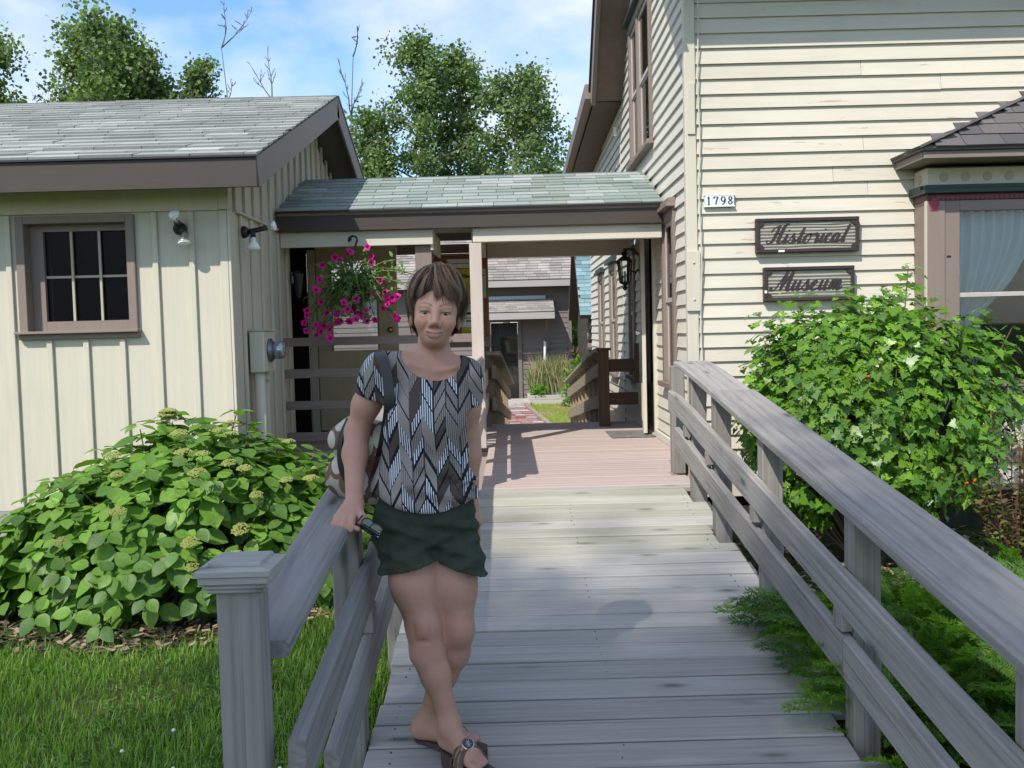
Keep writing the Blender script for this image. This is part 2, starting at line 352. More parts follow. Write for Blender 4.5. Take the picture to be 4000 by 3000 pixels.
railseg(rr,1.168,.235,.731,.772,.9,5.02,c=.008,name='top_rail'); railseg(rr,1.16,.22,.731,.770,5.024,6.16,c=.008,name='top_rail')
railseg(rr,1.035-.0+.018-.0,.037,.437,.572,.9,6.30,name='middle_rail',bow=-.015); railseg(rr,1.053,.037,.222,.357,.9,3.0,name='lower_rail'); railseg(rr,1.053,.037,.222,.357,3.006,6.08,name='lower_rail',bow=-.02)
lr=thing('ramp_handrail','grey timber handrail with a capped post, the woman leaning on it','handrail',(-.55,1.9,0))
b=MB(); b.box(-.629,-.540,1.985,2.074,-.05,1.022,.005); nw=b.build('newel_post',MW['z'],lr)
b=MB(); x0,x1,y0,y1=-.629,-.540,1.985,2.074
b.box(x0-.014,x1+.014,y0-.014,y1+.014,1.0205,1.030,.002); b.box(x0-.021,x1+.021,y0-.021,y1+.021,1.0305,1.040,.003); b.box(x0-.028,x1+.028,y0-.028,y1+.028,1.0405,1.059,.003)
o=.034; q=.012
b.add([(x0-o,y0-o,1.0595),(x1+o,y0-o,1.0595),(x1+o,y1+o,1.0595),(x0-o,y1+o,1.0595),(x0-o,y0-o,1.070),(x1+o,y0-o,1.070),(x1+o,y1+o,1.070),(x0-o,y1+o,1.070),(x0-q,y0-q,1.0765),(x1+q,y0-q,1.0765),(x1+q,y1+q,1.0765),(x0-q,y1+q,1.0765)],
  [(3,2,1,0)]+[(i,(i+1)%4,4+(i+1)%4,4+i) for i in range(4)]+[(4+i,4+(i+1)%4,8+(i+1)%4,8+i) for i in range(4)]+[(8,9,10,11)])
b.add([(x0-q,y0-q,1.077),(x1+q,y0-q,1.077),(x1+q,y1+q,1.077),(x0-q,y1+q,1.077),(x0-q+.003,y0-q+.003,1.0835),(x1+q-.003,y0-q+.003,1.0835),(x1+q-.003,y1+q-.003,1.0835),(x0-q+.003,y1+q-.003,1.0835)],[(3,2,1,0)]+[(i,(i+1)%4,4+(i+1)%4,4+i) for i in range(4)]+[(4,5,6,7)])
b.build('post_cap',MW['x'],nw)
for p in POSTS_L:
    b=MB(); b.box(-.590,-.502,p,p+.089,-.05,rail_off(p+.04,.755),.005); b.build('post',MW['z'],lr)
    for lo,hi in ((.375,.47),):
        b=MB(); b.box(-.500,-.463,p+.004,p+.085,rail_off(p,lo)+.004,rail_off(p+.08,hi)-.012,.004); b.build('spacer_block',MW['z'],lr)
railseg(lr,-.572,.145,.760,.800,2.080,5.95,c=.012,name='top_rail'); railseg(lr,-.482,.038,.470,.605,2.03,5.9,name='middle_rail'); railseg(lr,-.482,.038,.235,.370,2.40,5.9,name='lower_rail',bow=.015)
# landing rail, painted cream-pink, from the ramp to the porch posts
M_pale=paint('pale_pinkish_paint',(.50,.43,.37,1),.7,(.36,.31,.26,1),1,.03); M_palez=paint('pale_pinkish_upright',(.50,.425,.375,1),.7,(.36,.31,.26,1),2,.02)
lw=thing('landing_handrail','pale painted handrail beside the pink deck, ending at the slim porch post','handrail',(-.3,6,.565))
for n_,x0,x1,z0,z1,yb in(('top_rail',-.375,-.232,1.31,1.352,8.09),('middle_rail',-.262,-.224,1.03,1.17,9.98),('lower_rail',-.262,-.224,.78,.92,9.98)):
    b=MB(); b.box(x0,x1,5.98,yb,z0,z1,.006); b.build(n_,M_pale,lw)
for yy in (6.05,7.05,9.0):
    b=MB(); b.box(-.352,-.264,yy,yy+.089,.567,1.308 if yy<8 else 1.19,.004); b.build('post',M_palez,lw)
# ================================================================ roof helper
def shingle_roof(par,P0,ex,ey,nrm,width,length,cw,ch,th,mats,clip=None,jit=.15,parts=300,left=True,near=None,tabs=True,name='shingle'):
    """P0 eave corner, ex along the eave, ey up the slope; the largest (nearest the eye) are single pieces, the rest one part"""
    P0=Vector(P0);ex=Vector(ex).normalized();ey=Vector(ey).normalized();nrm=Vector(nrm).normalized()
    rows=int(length/ch)+1; cells=[]
    for r in range(rows):
        off=(0 if r%2==0 else cw*.5)+random.uniform(-1,1)*cw*jit
        x=-off
        while x<width:
            w=cw*(1+random.uniform(-jit,jit)); a=max(x,0);bb=min(x+w,width)
            if bb-a>.02: cells.append((r,a,bb))
            x+=w
    out=[]
    for r,a,bb in cells:
        y0=r*ch; y1=min(y0+ch*1.25,length)
        if y0>=length-.01: continue
        if clip:
            q=clip(y0,a,bb)
            if q is None: continue
            a,bb=q
        out.append((r,a,bb,y0,y1))
    eye=Vector((0,0,1.55)); ctr=[P0+ex*(a+bb)/2+ey*(y0+y1)/2 for r,a,bb,y0,y1 in out]
    order=sorted(range(len(out)),key=lambda i:(ctr[i]-eye).length if near is None or near(ctr[i]) else 1e6+(ctr[i]-eye).length)
    rest={}; 
    for rank,i in enumerate(order):
        r,a,bb,y0,y1=out[i]; b=MB(); g=.003; lift=random.uniform(0,.004)+(random.random()<.06)*.007
        mi=random.randrange(len(mats)); tgt=b if rank<parts else rest.setdefault(mi,MB())
        A=P0+ex*(a+g)+ey*y0;B=P0+ex*(bb-g)+ey*y0;Cc=P0+ex*(bb-g)+ey*y1;D=P0+ex*(a+g)+ey*y1
        u0=nrm*(th+lift+.004); u1=nrm*.004; sag=random.uniform(-.003,.003)
        tgt.add([A+ey*sag,B-ey*sag,Cc,D,A+u0+ey*sag,B+u0-ey*sag,Cc+u1,D+u1],[(0,1,5,4),(4,5,6,7),(1,2,6,5),(3,0,4,7),(0,3,2,1)])
        if rank<parts: tgt.build(name,mats[mi],par)
    for mi,b in rest.items(): tag(b.build(name+'s',mats[mi],par),kind='stuff')
# ================================================================ left building (board and batten)
LB=thing('board_and_batten_building','low cream board and batten building with grey shingle roof and taupe eaves','building',(-4,6.7,0))
FY=6.7; GX=-1.928
b=MB(); b.box(-3.345,-2.615,FY,FY+.05,.38,1.60)  # under window
b.box(-7.5,-3.3451,FY,FY+.05,.38,2.70); b.box(-2.6149,GX-.001,FY,FY+.05,.38,2.70); b.box(-3.345,-2.615,FY,FY+.05,2.385,2.70)
b.build('front_wall',M_creamz,LB)
b=MB(); b.box(GX-.05,GX,FY+.051,8.56,.38,2.46); b.build('gable_wall',M_creamz,LB)
b=MB(); b.add([(GX-.05,FY+.051,2.461),(GX,FY+.051,2.461),(GX,12.3,2.461),(GX-.05,12.3,2.461),(GX-.05,FY+.051,2.66),(GX,FY+.051,2.66),(GX,9.5,3.68),(GX-.05,9.5,3.68),(GX,12.3,2.66),(GX-.05,12.3,2.66)],
  [(1,2,8,6,5),(0,4,7,9,3),(0,3,2,1),(0,1,5,4),(2,3,9,8),(5,6,7,4),(6,8,9,7)]); b.build('gable_peak',M_creamz,LB)
b=MB(); b.box(-7.5,-1.945,FY+.0,FY+.2,-.1,.378); b.box(-2.1,-1.945,FY+.2,8.5,-.1,.378); b.build('foundation',plain('concrete_block',(.30,.29,.27,1),.9,.2,0,.2),LB)
# battens
x=-7.25
while x<GX-.1:
    if -3.40<x<-2.55:
        b=MB(); b.box(x-.020,x+.020,FY-.022,FY-.001,.39,1.565,.003); b.build('batten',M_creamz,LB)
    else:
        b=MB(); b.box(x-.020,x+.020,FY-.022,FY-.001,.39,2.434,.003); b.build('batten',M_creamz,LB)
    x+=.2535
b=MB(); b.box(-7.5,-1.985,FY-.024,FY-.001,2.437,2.64,.003); b.build('frieze_board',M_creamz,LB)
b=MB(); b.box(-1.984,GX+.018,FY-.027,FY-.001,2.44,2.64,.003); b.build('frieze_end_block',M_creamz,LB)
b=MB(); b.box(-1.984,GX-.001,FY-.0225,FY-.001,.39,2.434,.003); b.build('corner_board',M_creamz,LB); b=MB(); b.box(GX+.001,GX+.02,FY-.0225,FY+.12,.39,2.434,.003); b.build('corner_board',M_creamz,LB)
b=MB(); b.box(GX+.001,GX+.034,FY+.121,8.10,2.436,2.452,.002); b.build('drip_ledge',M_creamz,LB)
for yy in (6.98,7.26,7.545,7.825,8.10,8.38):
    b=MB(); b.box(GX+.001,GX+.022,yy-.02,yy+.02,.39,2.434,.003); b.build('batten',M_creamz,LB)
yy=6.86
while yy<12.2:
    top=min(2.72+(yy-6.35)*.359-.13, 2.72+(12.73-yy)*.359-.13)
    b=MB(); b.box(GX+.001,GX+.022,yy-.02,yy+.02,2.456,top,.003); b.build('batten',M_creamz,LB); yy+=.253
# window
w=thing('x','','',(0,0,0)); bpy.data.objects.remove(w)
b=MB(); b.box(-3.39,-3.331,FY-.03,FY+.12,1.60,2.425,.003); b.box(-2.629,-2.571,FY-.03,FY+.12,1.60,2.425,.003); b.box(-3.3305,-2.6295,FY-.03,FY+.12,2.372,2.425,.003); wn=b.build('window',M_taupez,LB)
b=MB(); b.box(-3.41,-2.555,FY-.075,FY+.13,1.613,1.632,.003); b.box(-3.40,-2.565,FY-.035,FY-.0,1.575,1.612,.003); b.build('sill',M_taupex,wn)
b=MB(); b.box(-3.33,-3.24,FY+.06,FY+.10,1.634,2.371); b.box(-2.66,-2.63,FY+.06,FY+.10,1.634,2.371); b.box(-3.239,-2.661,FY+.06,FY+.10,1.634,1.70); b.box(-3.239,-2.661,FY+.06,FY+.10,2.325,2.371); b.build('sash',M_taupez,wn)
M_munt=paint('aged_cream_muntin',(.42,.38,.28,1),.6)
for xx in(-3.045,-2.85): b=MB(); b.box(xx-.008,xx+.008,FY+.062,FY+.078,1.701,2.324); b.build('muntin',M_munt,wn)
b=MB(); b.box(-3.238,-2.662,FY+.0785,FY+.084,2.002,2.018); b.build('muntin',M_munt,wn)
for i,(xa,xb) in enumerate(((-3.238,-3.054),(-3.036,-2.859),(-2.841,-2.662))):
    for za,zb in((1.702,2.001),(2.019,2.323)): b=MB(); b.box(xa,xb,FY+.086,FY+.09,za,zb); b.build('pane',M_screen,wn)
b=MB(); b.box(-3.33,-2.63,FY+.35,FY+.37,1.6,2.4); b.box(-3.36,-3.34,FY+.121,FY+.37,1.6,2.4); b.box(-2.62,-2.60,FY+.121,FY+.37,1.6,2.4); b.box(-3.33,-2.63,FY+.131,FY+.37,1.58,1.599); b.box(-3.33,-2.63,FY+.121,FY+.37,2.401,2.42); b.build('dark_room',M_dark,wn)
# roof
slope=.359; th=math.atan(slope); ey=Vector((0,math.cos(th),math.sin(th))); nr=Vector((0,-math.sin(th),math.cos(th)))
EY=6.35; EZ=2.735; RX=-1.62; Llen=(9.54-EY)/math.cos(th)
rf=MB(); c0=Vector((0,EY,EZ))
def slab(b,xa,xb,P,ey,nr,ln,t): b.beam(Vector(((xa+xb)/2,P.y,P.z))+ey*ln/2-nr*t/2,Vector(((xb-xa)/2,0,0)),ey*ln/2,nr*t/2)
slab(rf,-7.5,RX-.02,c0,ey,nr,Llen,.10); ey2=Vector((0,-math.cos(th),math.sin(th))); nr2=Vector((0,math.sin(th),math.cos(th))); slab(rf,-7.5,RX-.02,Vector((0,12.73,EZ)),ey2,nr2,Llen-.002,.10)
roof=rf.build('roof',plain('brown_soffit',(.12,.095,.08,1),.8),LB)
b=MB(); b.box(-7.5,RX+.002,EY-.024,EY-.003,2.535,2.728,.003); b.build('fascia',M_fasc,roof)
b=MB(); b.box(-7.5,GX-.002,EY+.0,FY-.03,2.60,2.612); b.build('soffit',M_creamz,roof)
for sg,yy0,e in((1,EY-.024,ey),(-1,12.75,ey2)):
    b=MB(); P=Vector((RX-.009,yy0,2.728)); n_=nr if sg>0 else nr2; b.beam(P+e*(Llen+.02)/2-n_*.10,Vector((.0105,0,0)),e*(Llen+.02)/2,n_*.10,.003); b.build('rake_board',M_taupe,roof)
M_shL=[shingle('grey_shingle_'+s,c) for s,c in(('a',(.30,.315,.30,1)),('b',(.34,.35,.33,1)),('c',(.27,.28,.265,1)))]
shingle_roof(roof,(-7.5,EY-.035,EZ+.002),(1,0,0),ey,nr,-7.5*-1+RX+.012,Llen,.33,.165,.014,M_shL,near=lambda c:c.x>-4.4)
b=MB(); slab(b,-7.5,RX+.01,Vector((0,12.765,EZ+.002)),ey2,nr2,Llen+.01,-.015); b.build('rear_shingles',M_shL[0],roof)
b=MB(); b.add([(-7.5,9.44,3.868),(RX+.012,9.44,3.868),(RX+.012,9.54,3.90),(-7.5,9.54,3.90),(RX+.012,9.64,3.868),(-7.5,9.64,3.868)],[(0,1,2,3),(3,2,4,5)]); b.build('ridge_cap',M_shL[1],roof)
b=MB(); b.box(-7.5,RX+.006,EY-.042,EY-.02,2.729,2.742); b.build('drip_edge',M_black,roof)
# ================================================================ flood lamps
M_refl=plain('lamp_reflector',(.80,.80,.82,1),.15,.6,.9); M_lens=plain('frosted_lamp_lens',(.78,.78,.74,1),.25,.5)
def bulb(par,o,ax,s=1.,m1=M_refl):
    b=MB(); b.lathe(o,[(.016*s,0),(.02*s,.03*s),(.038*s,.055*s),(.047*s,.075*s),(.0475*s,.083*s)],18,ax); q=b.build('bulb',m1,par,True); b=MB(); ax=Vector(ax).normalized(); b.lathe(Vector(o)+ax*.0835*s,[(.0465*s,0),(.04*s,.008*s),(.02*s,.013*s),(.002,.0145*s)],18,ax); b.build('lens',M_lens,q,True)
fl=thing('flood_lamp','twin flood lamp with one clear bulb tipped up, on the front wall','flood lamp',(-2.24,FY-.02,2.31),'twin flood lamps on the cream building')
b=MB(); b.lathe((-2.25,FY-.023,2.315),[(.045,0),(.045,.02),(.03,.05)],16,(0,-1,0)); b.build('mount',M_black,fl,True)
b=MB(); b.tube([(-2.25,FY-.06,2.315),(-2.245,FY-.085,2.335),(-2.242,FY-.11,2.352)],.022,10); b.tube([(-2.25,FY-.06,2.315),(-2.215,FY-.09,2.30),(-2.205,FY-.1,2.275)],.021,10); b.build('socket_arms',M_black,fl,True)
bulb(fl,(-2.24,FY-.112,2.348),(-.03,-.55,.6),.85,plain('clear_lamp_glass',(.8,.82,.82,1),.08,.8,.6)); bulb(fl,(-2.203,FY-.1,2.285),(.12,-.25,-1),.95)
fl=thing('flood_lamp','twin flood lamp with a white bulb hanging down, on the side wall by the meter','flood lamp',(GX+.03,6.99,2.3),'twin flood lamps on the cream building')
b=MB(); b.lathe((GX+.021,6.99,2.315),[(.045,0),(.045,.018),(.028,.045)],16,(1,0,0)); b.build('mount',M_black,fl,True)
b=MB(); b.tube([(GX+.06,6.99,2.315),(GX+.10,6.97,2.315),(GX+.105,6.96,2.27)],.020,10); b.tube([(GX+.06,6.99,2.315),(GX+.115,6.985,2.325),(GX+.20,6.98,2.342)],.019,10); b.build('socket_arms',M_black,fl,True)
bulb(fl,(GX+.106,6.955,2.272),(.02,-.12,-1),1.,plain('white_lamp_glass',(.8,.8,.8,1),.3,.5)); bulb(fl,(GX+.19,6.98,2.34),(.9,-.12,.18),.8)
# ================================================================ electric meter
mt=thing('electric_meter','cream meter box with round glass meter on the side wall','electric meter',(GX+.07,7.1,1.29))
M_box=paint('meter_box_paint',(.56,.52,.41,1),.5,None,2)
b=MB(); b.box(GX+.001+.022,GX+.13,7.04,7.36,1.295,1.60,.006); b.box(GX+.02,GX+.145,7.03,7.37,1.601,1.609,.002); b.build('box',M_box,mt)
b=MB(); b.lathe((GX+.131,7.2,1.455),[(.088,0),(.088,.016),(.072,.018),(.072,.03)],24,(1,0,0)); b.build('collar',plain('meter_ring_metal',(.18,.2,.23,1),.3,.5,.8),mt,True)
b=MB(); b.lathe((GX+.161,7.2,1.455),[(.066,0),(.068,.045),(.064,.072),(.05,.082),(.01,.085)],24,(1,0,0)); b.build('glass_dome',plain('meter_glass',(.30,.33,.37,1),.06,.9,.55),mt,True)
b=MB(); b.tube([(GX+.075,7.10,1.294),(GX+.075,7.10,.1)],.040,14); b.build('conduit',M_box,mt,True); b=MB(); b.tube([(GX+.07,7.28,1.294),(GX+.07,7.28,.1)],.028,14); b.tube([(GX+.07,7.28,1.27),(GX+.07,7.28,1.22)],.034,14); b.build('conduit',M_box,mt,True)
# ================================================================ right house (clapboard museum)
MH=thing('clapboard_house','tall cream clapboard house with taupe trim and a bay window','house',(3,9,0))
HX=1.33; HY=7.10
b=MB(); b.box(HX+.02,HX+.06,HY+.02,15.5,.30,1.02); b.box(HX+.02,HX+.06,HY+.02,7.62,1.02,2.55); b.box(HX+.02,HX+.06,8.23,8.68,1.02,2.55); b.box(HX+.02,HX+.06,9.47,10.06,1.02,2.55); b.box(HX+.02,HX+.06,10.57,11.77,1.02,2.55); b.box(HX+.02,HX+.06,12.53,13.3,1.02,2.55); b.box(HX+.02,HX+.06,14.08,15.5,1.02,2.55)
b.box(HX+.02,HX+.06,HY+.02,15.5,2.55,3.2); b.box(HX+.02,HX+.06,HY+.02,8.7,3.2,4.2); b.box(HX+.02,HX+.06,10.18,15.5,3.2,4.2); b.build('west_wall',M_creamy,MH)
b=MB(); b.box(HX+.061,3.0,HY+.02,HY+.06,.30,4.25); b.box(3.0,6.5,HY+.02,HY+.06,2.5,4.25); b.build('front_wall',M_cream,MH)
WO=[(7.60,8.24,1.03,2.57),(8.66,10.20,3.18,4.76),(8.66,9.485,.5,2.52),(10.05,10.58,1.0,2.47),(11.75,12.55,.95,2.42),(13.28,14.10,.95,2.38)]
def cut(a,bb,holes):
    segs=[(a,bb)]
    for h0,h1 in holes:
        n=[]
        for s0,s1 in segs:
            if h1<=s0 or h0>=s1: n.append((s0,s1)); continue
            if h0>s0: n.append((s0,h0))
            if h1<s1: n.append((h1,s1))
        segs=n
    return [q for q in segs if q[1]-q[0]>.015]
ex=.1085; z=.42; k=0
while z<5.9:
    t=.027; zb=z+random.uniform(-.003,.003); zt=z+ex+.012
    # west wall
    y1=15.5 if z<4.1 else min(10.95-(z-4.15)+.3,10.97)
    y0=HY+.058 if z<4.3 else HY+.058+(z-4.3)
    base_hole=[(o[0],o[1]) for o in WO if o[2]<z+ex*.6 and o[3]>z+ex*.4]
    if z<.56: base_hole.append((8.66,9.485))
    for s0,s1 in cut(y0,y1,base_hole+[(11.132,11.150)]):
        j=random.uniform(-.003,.003); b=MB(); b.add([(HX-t+.019,s0,zb),(HX-t+.019,s1,zb+j),(HX+.019,s0,zb),(HX+.019,s1,zb+j),(HX+.013,s0,zt),(HX+.013,s1,zt+j)],[(0,4,5,1),(0,1,3,2),(0,2,4),(1,5,3),(2,3,5,4)]); b.build('clapboard',M_creamy,MH)
    # front wall
    if z<4.2:
        segs=cut(HX+.072,6.4,[(2.995,6.4)] if z<2.62 else [])
        if z>2.4 and random.random()<.5:
            q=random.uniform(1.9,2.8) if z<2.62 else random.uniform(2.2,5); segs=cut(segs[0][0],segs[0][1],[(q,q+.003)])
        for s0,s1 in segs:
            j=random.uniform(-.004,.004); b=MB(); yy=HY-t+.019; b.add([(s0,yy,zb),(s1,yy,zb+j),(s0,HY+.019,zb),(s1,HY+.019,zb+j),(s0,HY+.013,zt),(s1,HY+.013,zt+j)],[(0,1,5,4),(0,2,3,1),(0,4,2),(1,3,5),(2,4,5,3)]); b.build('clapboard',M_cream,MH)
    z+=ex
b=MB(); b.box(HX-.012,HX+.0695,HY-.014,HY+.057,.30,4.3,.003); b.build('corner_board',M_creamz,MH)
b=MB(); b.box(HX-.018,HX+.085,HY-.034,HY-.0145,1.665,2.105,.003); b.build('repair_board',M_creamz,MH)
for zz in (2.02,1.75):
    b=MB(); b.lathe((HX+.035,HY-.0345,zz),[(.009,0),(.008,.006),(.003,.009)],10,(0,-1,0)); b.build('bolt',M_creamz,MH)
b=MB(); b.box(HX+.006,HX+.062,HY-.026,HY-.0145,2.95,3.32,.003); b.build('repair_board',M_creamz,MH)
b=MB(); b.box(HX+.0-.004,HX+.019,11.133,11.149,.42,4.1); b.build('joint_strip',M_creamz,MH)
pts=[(HX+.088+.006*math.sin(zz*7),HY-.030+.004*math.sin(zz*5),zz) for zz in np.arange(.6,4.25,.1)]; b=MB(); b.tube(pts,.0055,6); b.build('painted_cable',M_creamz,MH,True)
b=MB(); b.box(HX+.03,6.4,HY-.006,HY+.03,.28,.418,.003); b.build('water_table',M_cream,MH); b=MB(); b.box(HX-.006,HX+.03,7.11,8.655,.30,.418,.003); b.box(HX-.006,HX+.03,9.49,15.5,.22,.418,.003); b.build('water_table',M_creamy,MH)
b=MB(); b.box(HX+.05,6.3,HY+.06,HY+.15,-.1,.279); b.box(HX+.08,HX+.2,HY+.15,15.4,-.4,.299); b.build('foundation',plain('dark_stone_foundation',(.05,.045,.04,1),.9,.1,0,.3),MH)
b=MB(); b.box(HX-.030,HX-.002,HY-.0,8.655,.566,.63,.003); b.build('deck_base_board',M_creamy,MH)
# main roof: gable over the west wall
M_soff=plain('brown_painted_soffit',(.155,.115,.09,1),.7,.2,0,.12)
pk=Vector((0,8.81,6.28)); s45=Vector((0,math.cos(R(45.4)),-math.sin(R(45.4))))
def roofslab(xa,xb,P,Q,t):
    P=Vector(P);Q=Vector(Q);d=(Q-P)/2; n=Vector((1,0,0)).cross(d).normalized(); n=n if n.z>0 else -n
    b=MB(); b.beam((P+Q)/2+Vector(((xa+xb)/2,0,0))-n*t/2,Vector(((xb-xa)/2,0,0)),d,n*t/2); return b
r1=roofslab(1.03,6.5,(0,10.99,4.20),(0,8.81,6.40),.15).build('main_roof',M_soff,MH); roofslab(1.03,6.5,(0,6.62,4.20),(0,8.809,6.40),.15).build('main_roof_front',M_soff,MH)
roofslab(.985,1.028,(0,11.02,4.17),(0,8.81,6.41),.17).build('rake_board',M_taupe,r1); roofslab(.985,1.028,(0,6.60,4.17),(0,8.809,6.41),.17).build('rake_board',M_taupe,r1)
M_shB=shingle('brown_shingle',(.10,.085,.078,1)); roofslab(.965,6.5,(0,11.06,4.20),(0,8.812,6.47),-.025).build('shingle_layer',M_shB,r1)
# lower rear wing roof with gutter
r2=MB(); r2.add([(1.03,11.02,4.17),(1.03,15.9,3.93),(3.2,15.9,5.0),(3.2,11.02,5.24),(1.03,11.02,4.30),(1.03,15.9,4.06),(3.2,15.9,5.14),(3.2,11.02,5.38)],[(0,3,2,1),(4,5,6,7),(0,1,5,4),(1,2,6,5),(2,3,7,6),(3,0,4,7)]); r2=r2.build('rear_roof',M_soff,MH)
b=MB(); b.beam((.975,13.45,4.12),(.05,0,0),(0,2.42,-.119),(0,0,.085),.006); b.build('gutter',M_taupe,r2)
b=MB(); b.beam((1.03+.16,13.45,4.00),(.16,0,0),(0,2.42,-.119),(0,0,.008)); b.build('soffit',M_soff,r2)
b=MB(); b.tube([(1.27,11.10,3.75),(1.27,11.10,3.85)],.025,8); b.build('vent_stub',M_creamz,MH)
# ---------------------------------------------------------------- windows on the west wall
def win_west(ya,yb,za,zb,tr=.085,cap=True,meet=.5,mull=None,capcol=None,blind=True):
    b=MB(); x0=HX-.022; x1=HX+.05
    b.box(x0,x1,ya,ya+tr,za,zb,.003); b.box(x0,x1,yb-tr,yb,za,zb,.003); b.box(x0,x1,ya+tr+.0005,yb-tr-.0005,zb-tr,zb,.003)
    w=b.build('window',M_taupez,MH); b=MB(); b.box(HX-.06,HX+.055,ya-.03,yb+.03,za-.045,za-.001,.004); b.build('sill',M_taupe,w)
    if cap: b=MB(); b.box(HX-.075,HX+.02,ya-.03,yb+.03,zb+.001,zb+.035,.004); b.box(HX-.055,HX+.02,ya-.01,yb+.01,zb+.0355,zb+.075,.004); b.build('head_cap',capcol or M_taupe,w)
    spans=[(ya+tr,yb-tr)] if mull is None else [(ya+tr,mull-.05),(mull+.05,yb-tr)]
    if mull is not None: b=MB(); b.box(x0+.003,x1,mull-.05,mull+.05,za,zb-tr-.001,.003); b.build('mullion',M_taupez,w)
    zm=za+(zb-tr-za)*meet
    for q0,q1 in spans:
        for (c0,c1,xo) in((za,zm+.02,.012),(zm-.02+.021,zb-tr,.0)):
            b=MB(); xa=HX+.0+xo; xb=xa+.02; s=.035
            b.box(xa,xb,q0,q0+s,c0,c1); b.box(xa,xb,q1-s,q1,c0,c1); b.box(xa,xb,q0+s,q1-s,c0,c0+s); b.box(xa,xb,q0+s,q1-s,c1-s,c1); sa=b.build('sash',M_sash,w)
            b=MB(); b.box(xa+.008,xa+.011,q0+s,q1-s,c0+s,c1-s); b.build('pane',M_glass,sa)
        if blind:
            b=MB(); zz=zb-tr-.02
            while zz>zm+.05: b.add([(HX+.075,q0+.02,zz),(HX+.075,q1-.02,zz),(HX+.055,q1-.02,zz-.018),(HX+.055,q0+.02,zz-.018)],[(0,1,2,3)]); zz-=.022
            tag(b.build('blind_slats',M_white,w),kind='stuff')
    b=MB(); b.box(HX+.45,HX+.47,ya,yb,za,zb); b.box(HX+.061,HX+.45,ya-.02,ya,za,zb); b.box(HX+.061,HX+.45,yb,yb+.02,za,zb); b.box(HX+.061,HX+.47,ya,yb,za-.02,za); b.box(HX+.061,HX+.47,ya,yb,zb,zb+.02); b.build('dark_room',M_room,w)
    return w
M_sash=paint('pale_sash_paint',(.46,.40,.36,1),.6,None,2); M_room=plain('dim_room',(.035,.03,.028,1),.9,.1); M_green=plain('dark_green_trim',(.025,.05,.045,1),.5); M_maroon=plain('maroon_trim',(.10,.025,.03,1),.5)
win_west(7.62,8.225,1.10,2.50); win_west(8.69,10.17,3.24,4.66,mull=9.55,capcol=M_green,blind=False); win_west(10.07,10.56,1.05,2.42,cap=False); win_west(11.77,12.53,1.0,2.37,capcol=M_green); win_west(13.3,14.08,1.0,2.33,capcol=M_green)
# ---------------------------------------------------------------- side door
dr=MB(); dr.box(HX-.03,HX+.03,8.66,8.72,.567,2.50,.003); dr.box(HX-.03,HX+.03,9.425,9.485,.567,2.50,.003); dr.box(HX-.03,HX+.03,8.7205,9.4245,2.44,2.50,.003); dr.box(HX-.035,HX+.05,8.7205,9.4245,.567,.585); door=dr.build('side_door_frame',M_creamz,MH)
# leaf stands slightly ajar, hinged on its far edge
hin=Vector((HX-.005,9.42,.59)); an=R(7); dd=Vector((-math.sin(an),-math.cos(an),0)); nn=Vector((-math.cos(an),math.sin(an),0))
def leafbox(par,name,mat,a0,a1,z0,z1,t0,t1,c=.002):
    b=MB(); b.beam(hin+dd*(a0+a1)/2+nn*(t0+t1)/2+Vector((0,0,(z0+z1)/2)),dd*(a1-a0)/2,nn*(t1-t0)/2,Vector((0,0,(z1-z0)/2)),c); return b.build(name,mat,par)
lf=leafbox(door,'door_leaf',M_creamz,0,.69,0,.52,0,.035)
for a0,a1,z0,z1 in((0,.11,.5205,1.84),(.58,.69,.5205,1.84),(.1105,.5795,1.73,1.84),(.1105,.5795,.92,.955),(.1105,.5795,1.30,1.335)): leafbox(lf,'door_rail',M_creamz,a0,a1,z0,z1,0,.035)
for z0,z1 in((.521,.919),(.956,1.299),(1.336,1.729)): leafbox(lf,'pane',M_glass,.1105,.5795,z0,z1,.015,.019)
leafbox(lf,'door_panel',M_creamz,.14,.55,.1,.44,.0355,.043,.003)
b=MB(); b.lathe(hin+dd*.64+nn*.036+Vector((0,0,.92)),[(.02,0),(.012,.02),(.024,.04),(.02,.055),(.005,.06)],14,nn); b.build('door_knob',M_chrome,lf,True)
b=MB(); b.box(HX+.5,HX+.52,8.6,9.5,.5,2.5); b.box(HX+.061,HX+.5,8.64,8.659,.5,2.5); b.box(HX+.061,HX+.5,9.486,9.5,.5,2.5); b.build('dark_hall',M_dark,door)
# door mat
b=MB(); n=14
vs=[];fs=[]
for i in range(n+1):
    for j,(yy) in enumerate((8.60,9.2)):
        x=.90+.40*i/n; zz=.5665+.006+(.006*abs(math.sin(i*1.3)) if j==0 else 0); vs.append((x,yy,zz))
for i in range(n): fs.append((2*i,2*i+2,2*i+3,2*i+1))
b.add(vs,fs); o=b.build('door_mat',plain('grey_ribbed_mat',(.16,.155,.145,1),.9,.1,0,.25),at=(1.1,8.9,.567)); md=o.modifiers.new('s','SOLIDIFY'); md.thickness=.006; tag(o,'thin grey ribbed doormat on the pink deck at the side door','doormat')
for vv in o.data.vertices: vv.co-=Vector((1.1,8.9,.567)) if False else Vector((0,0,0))
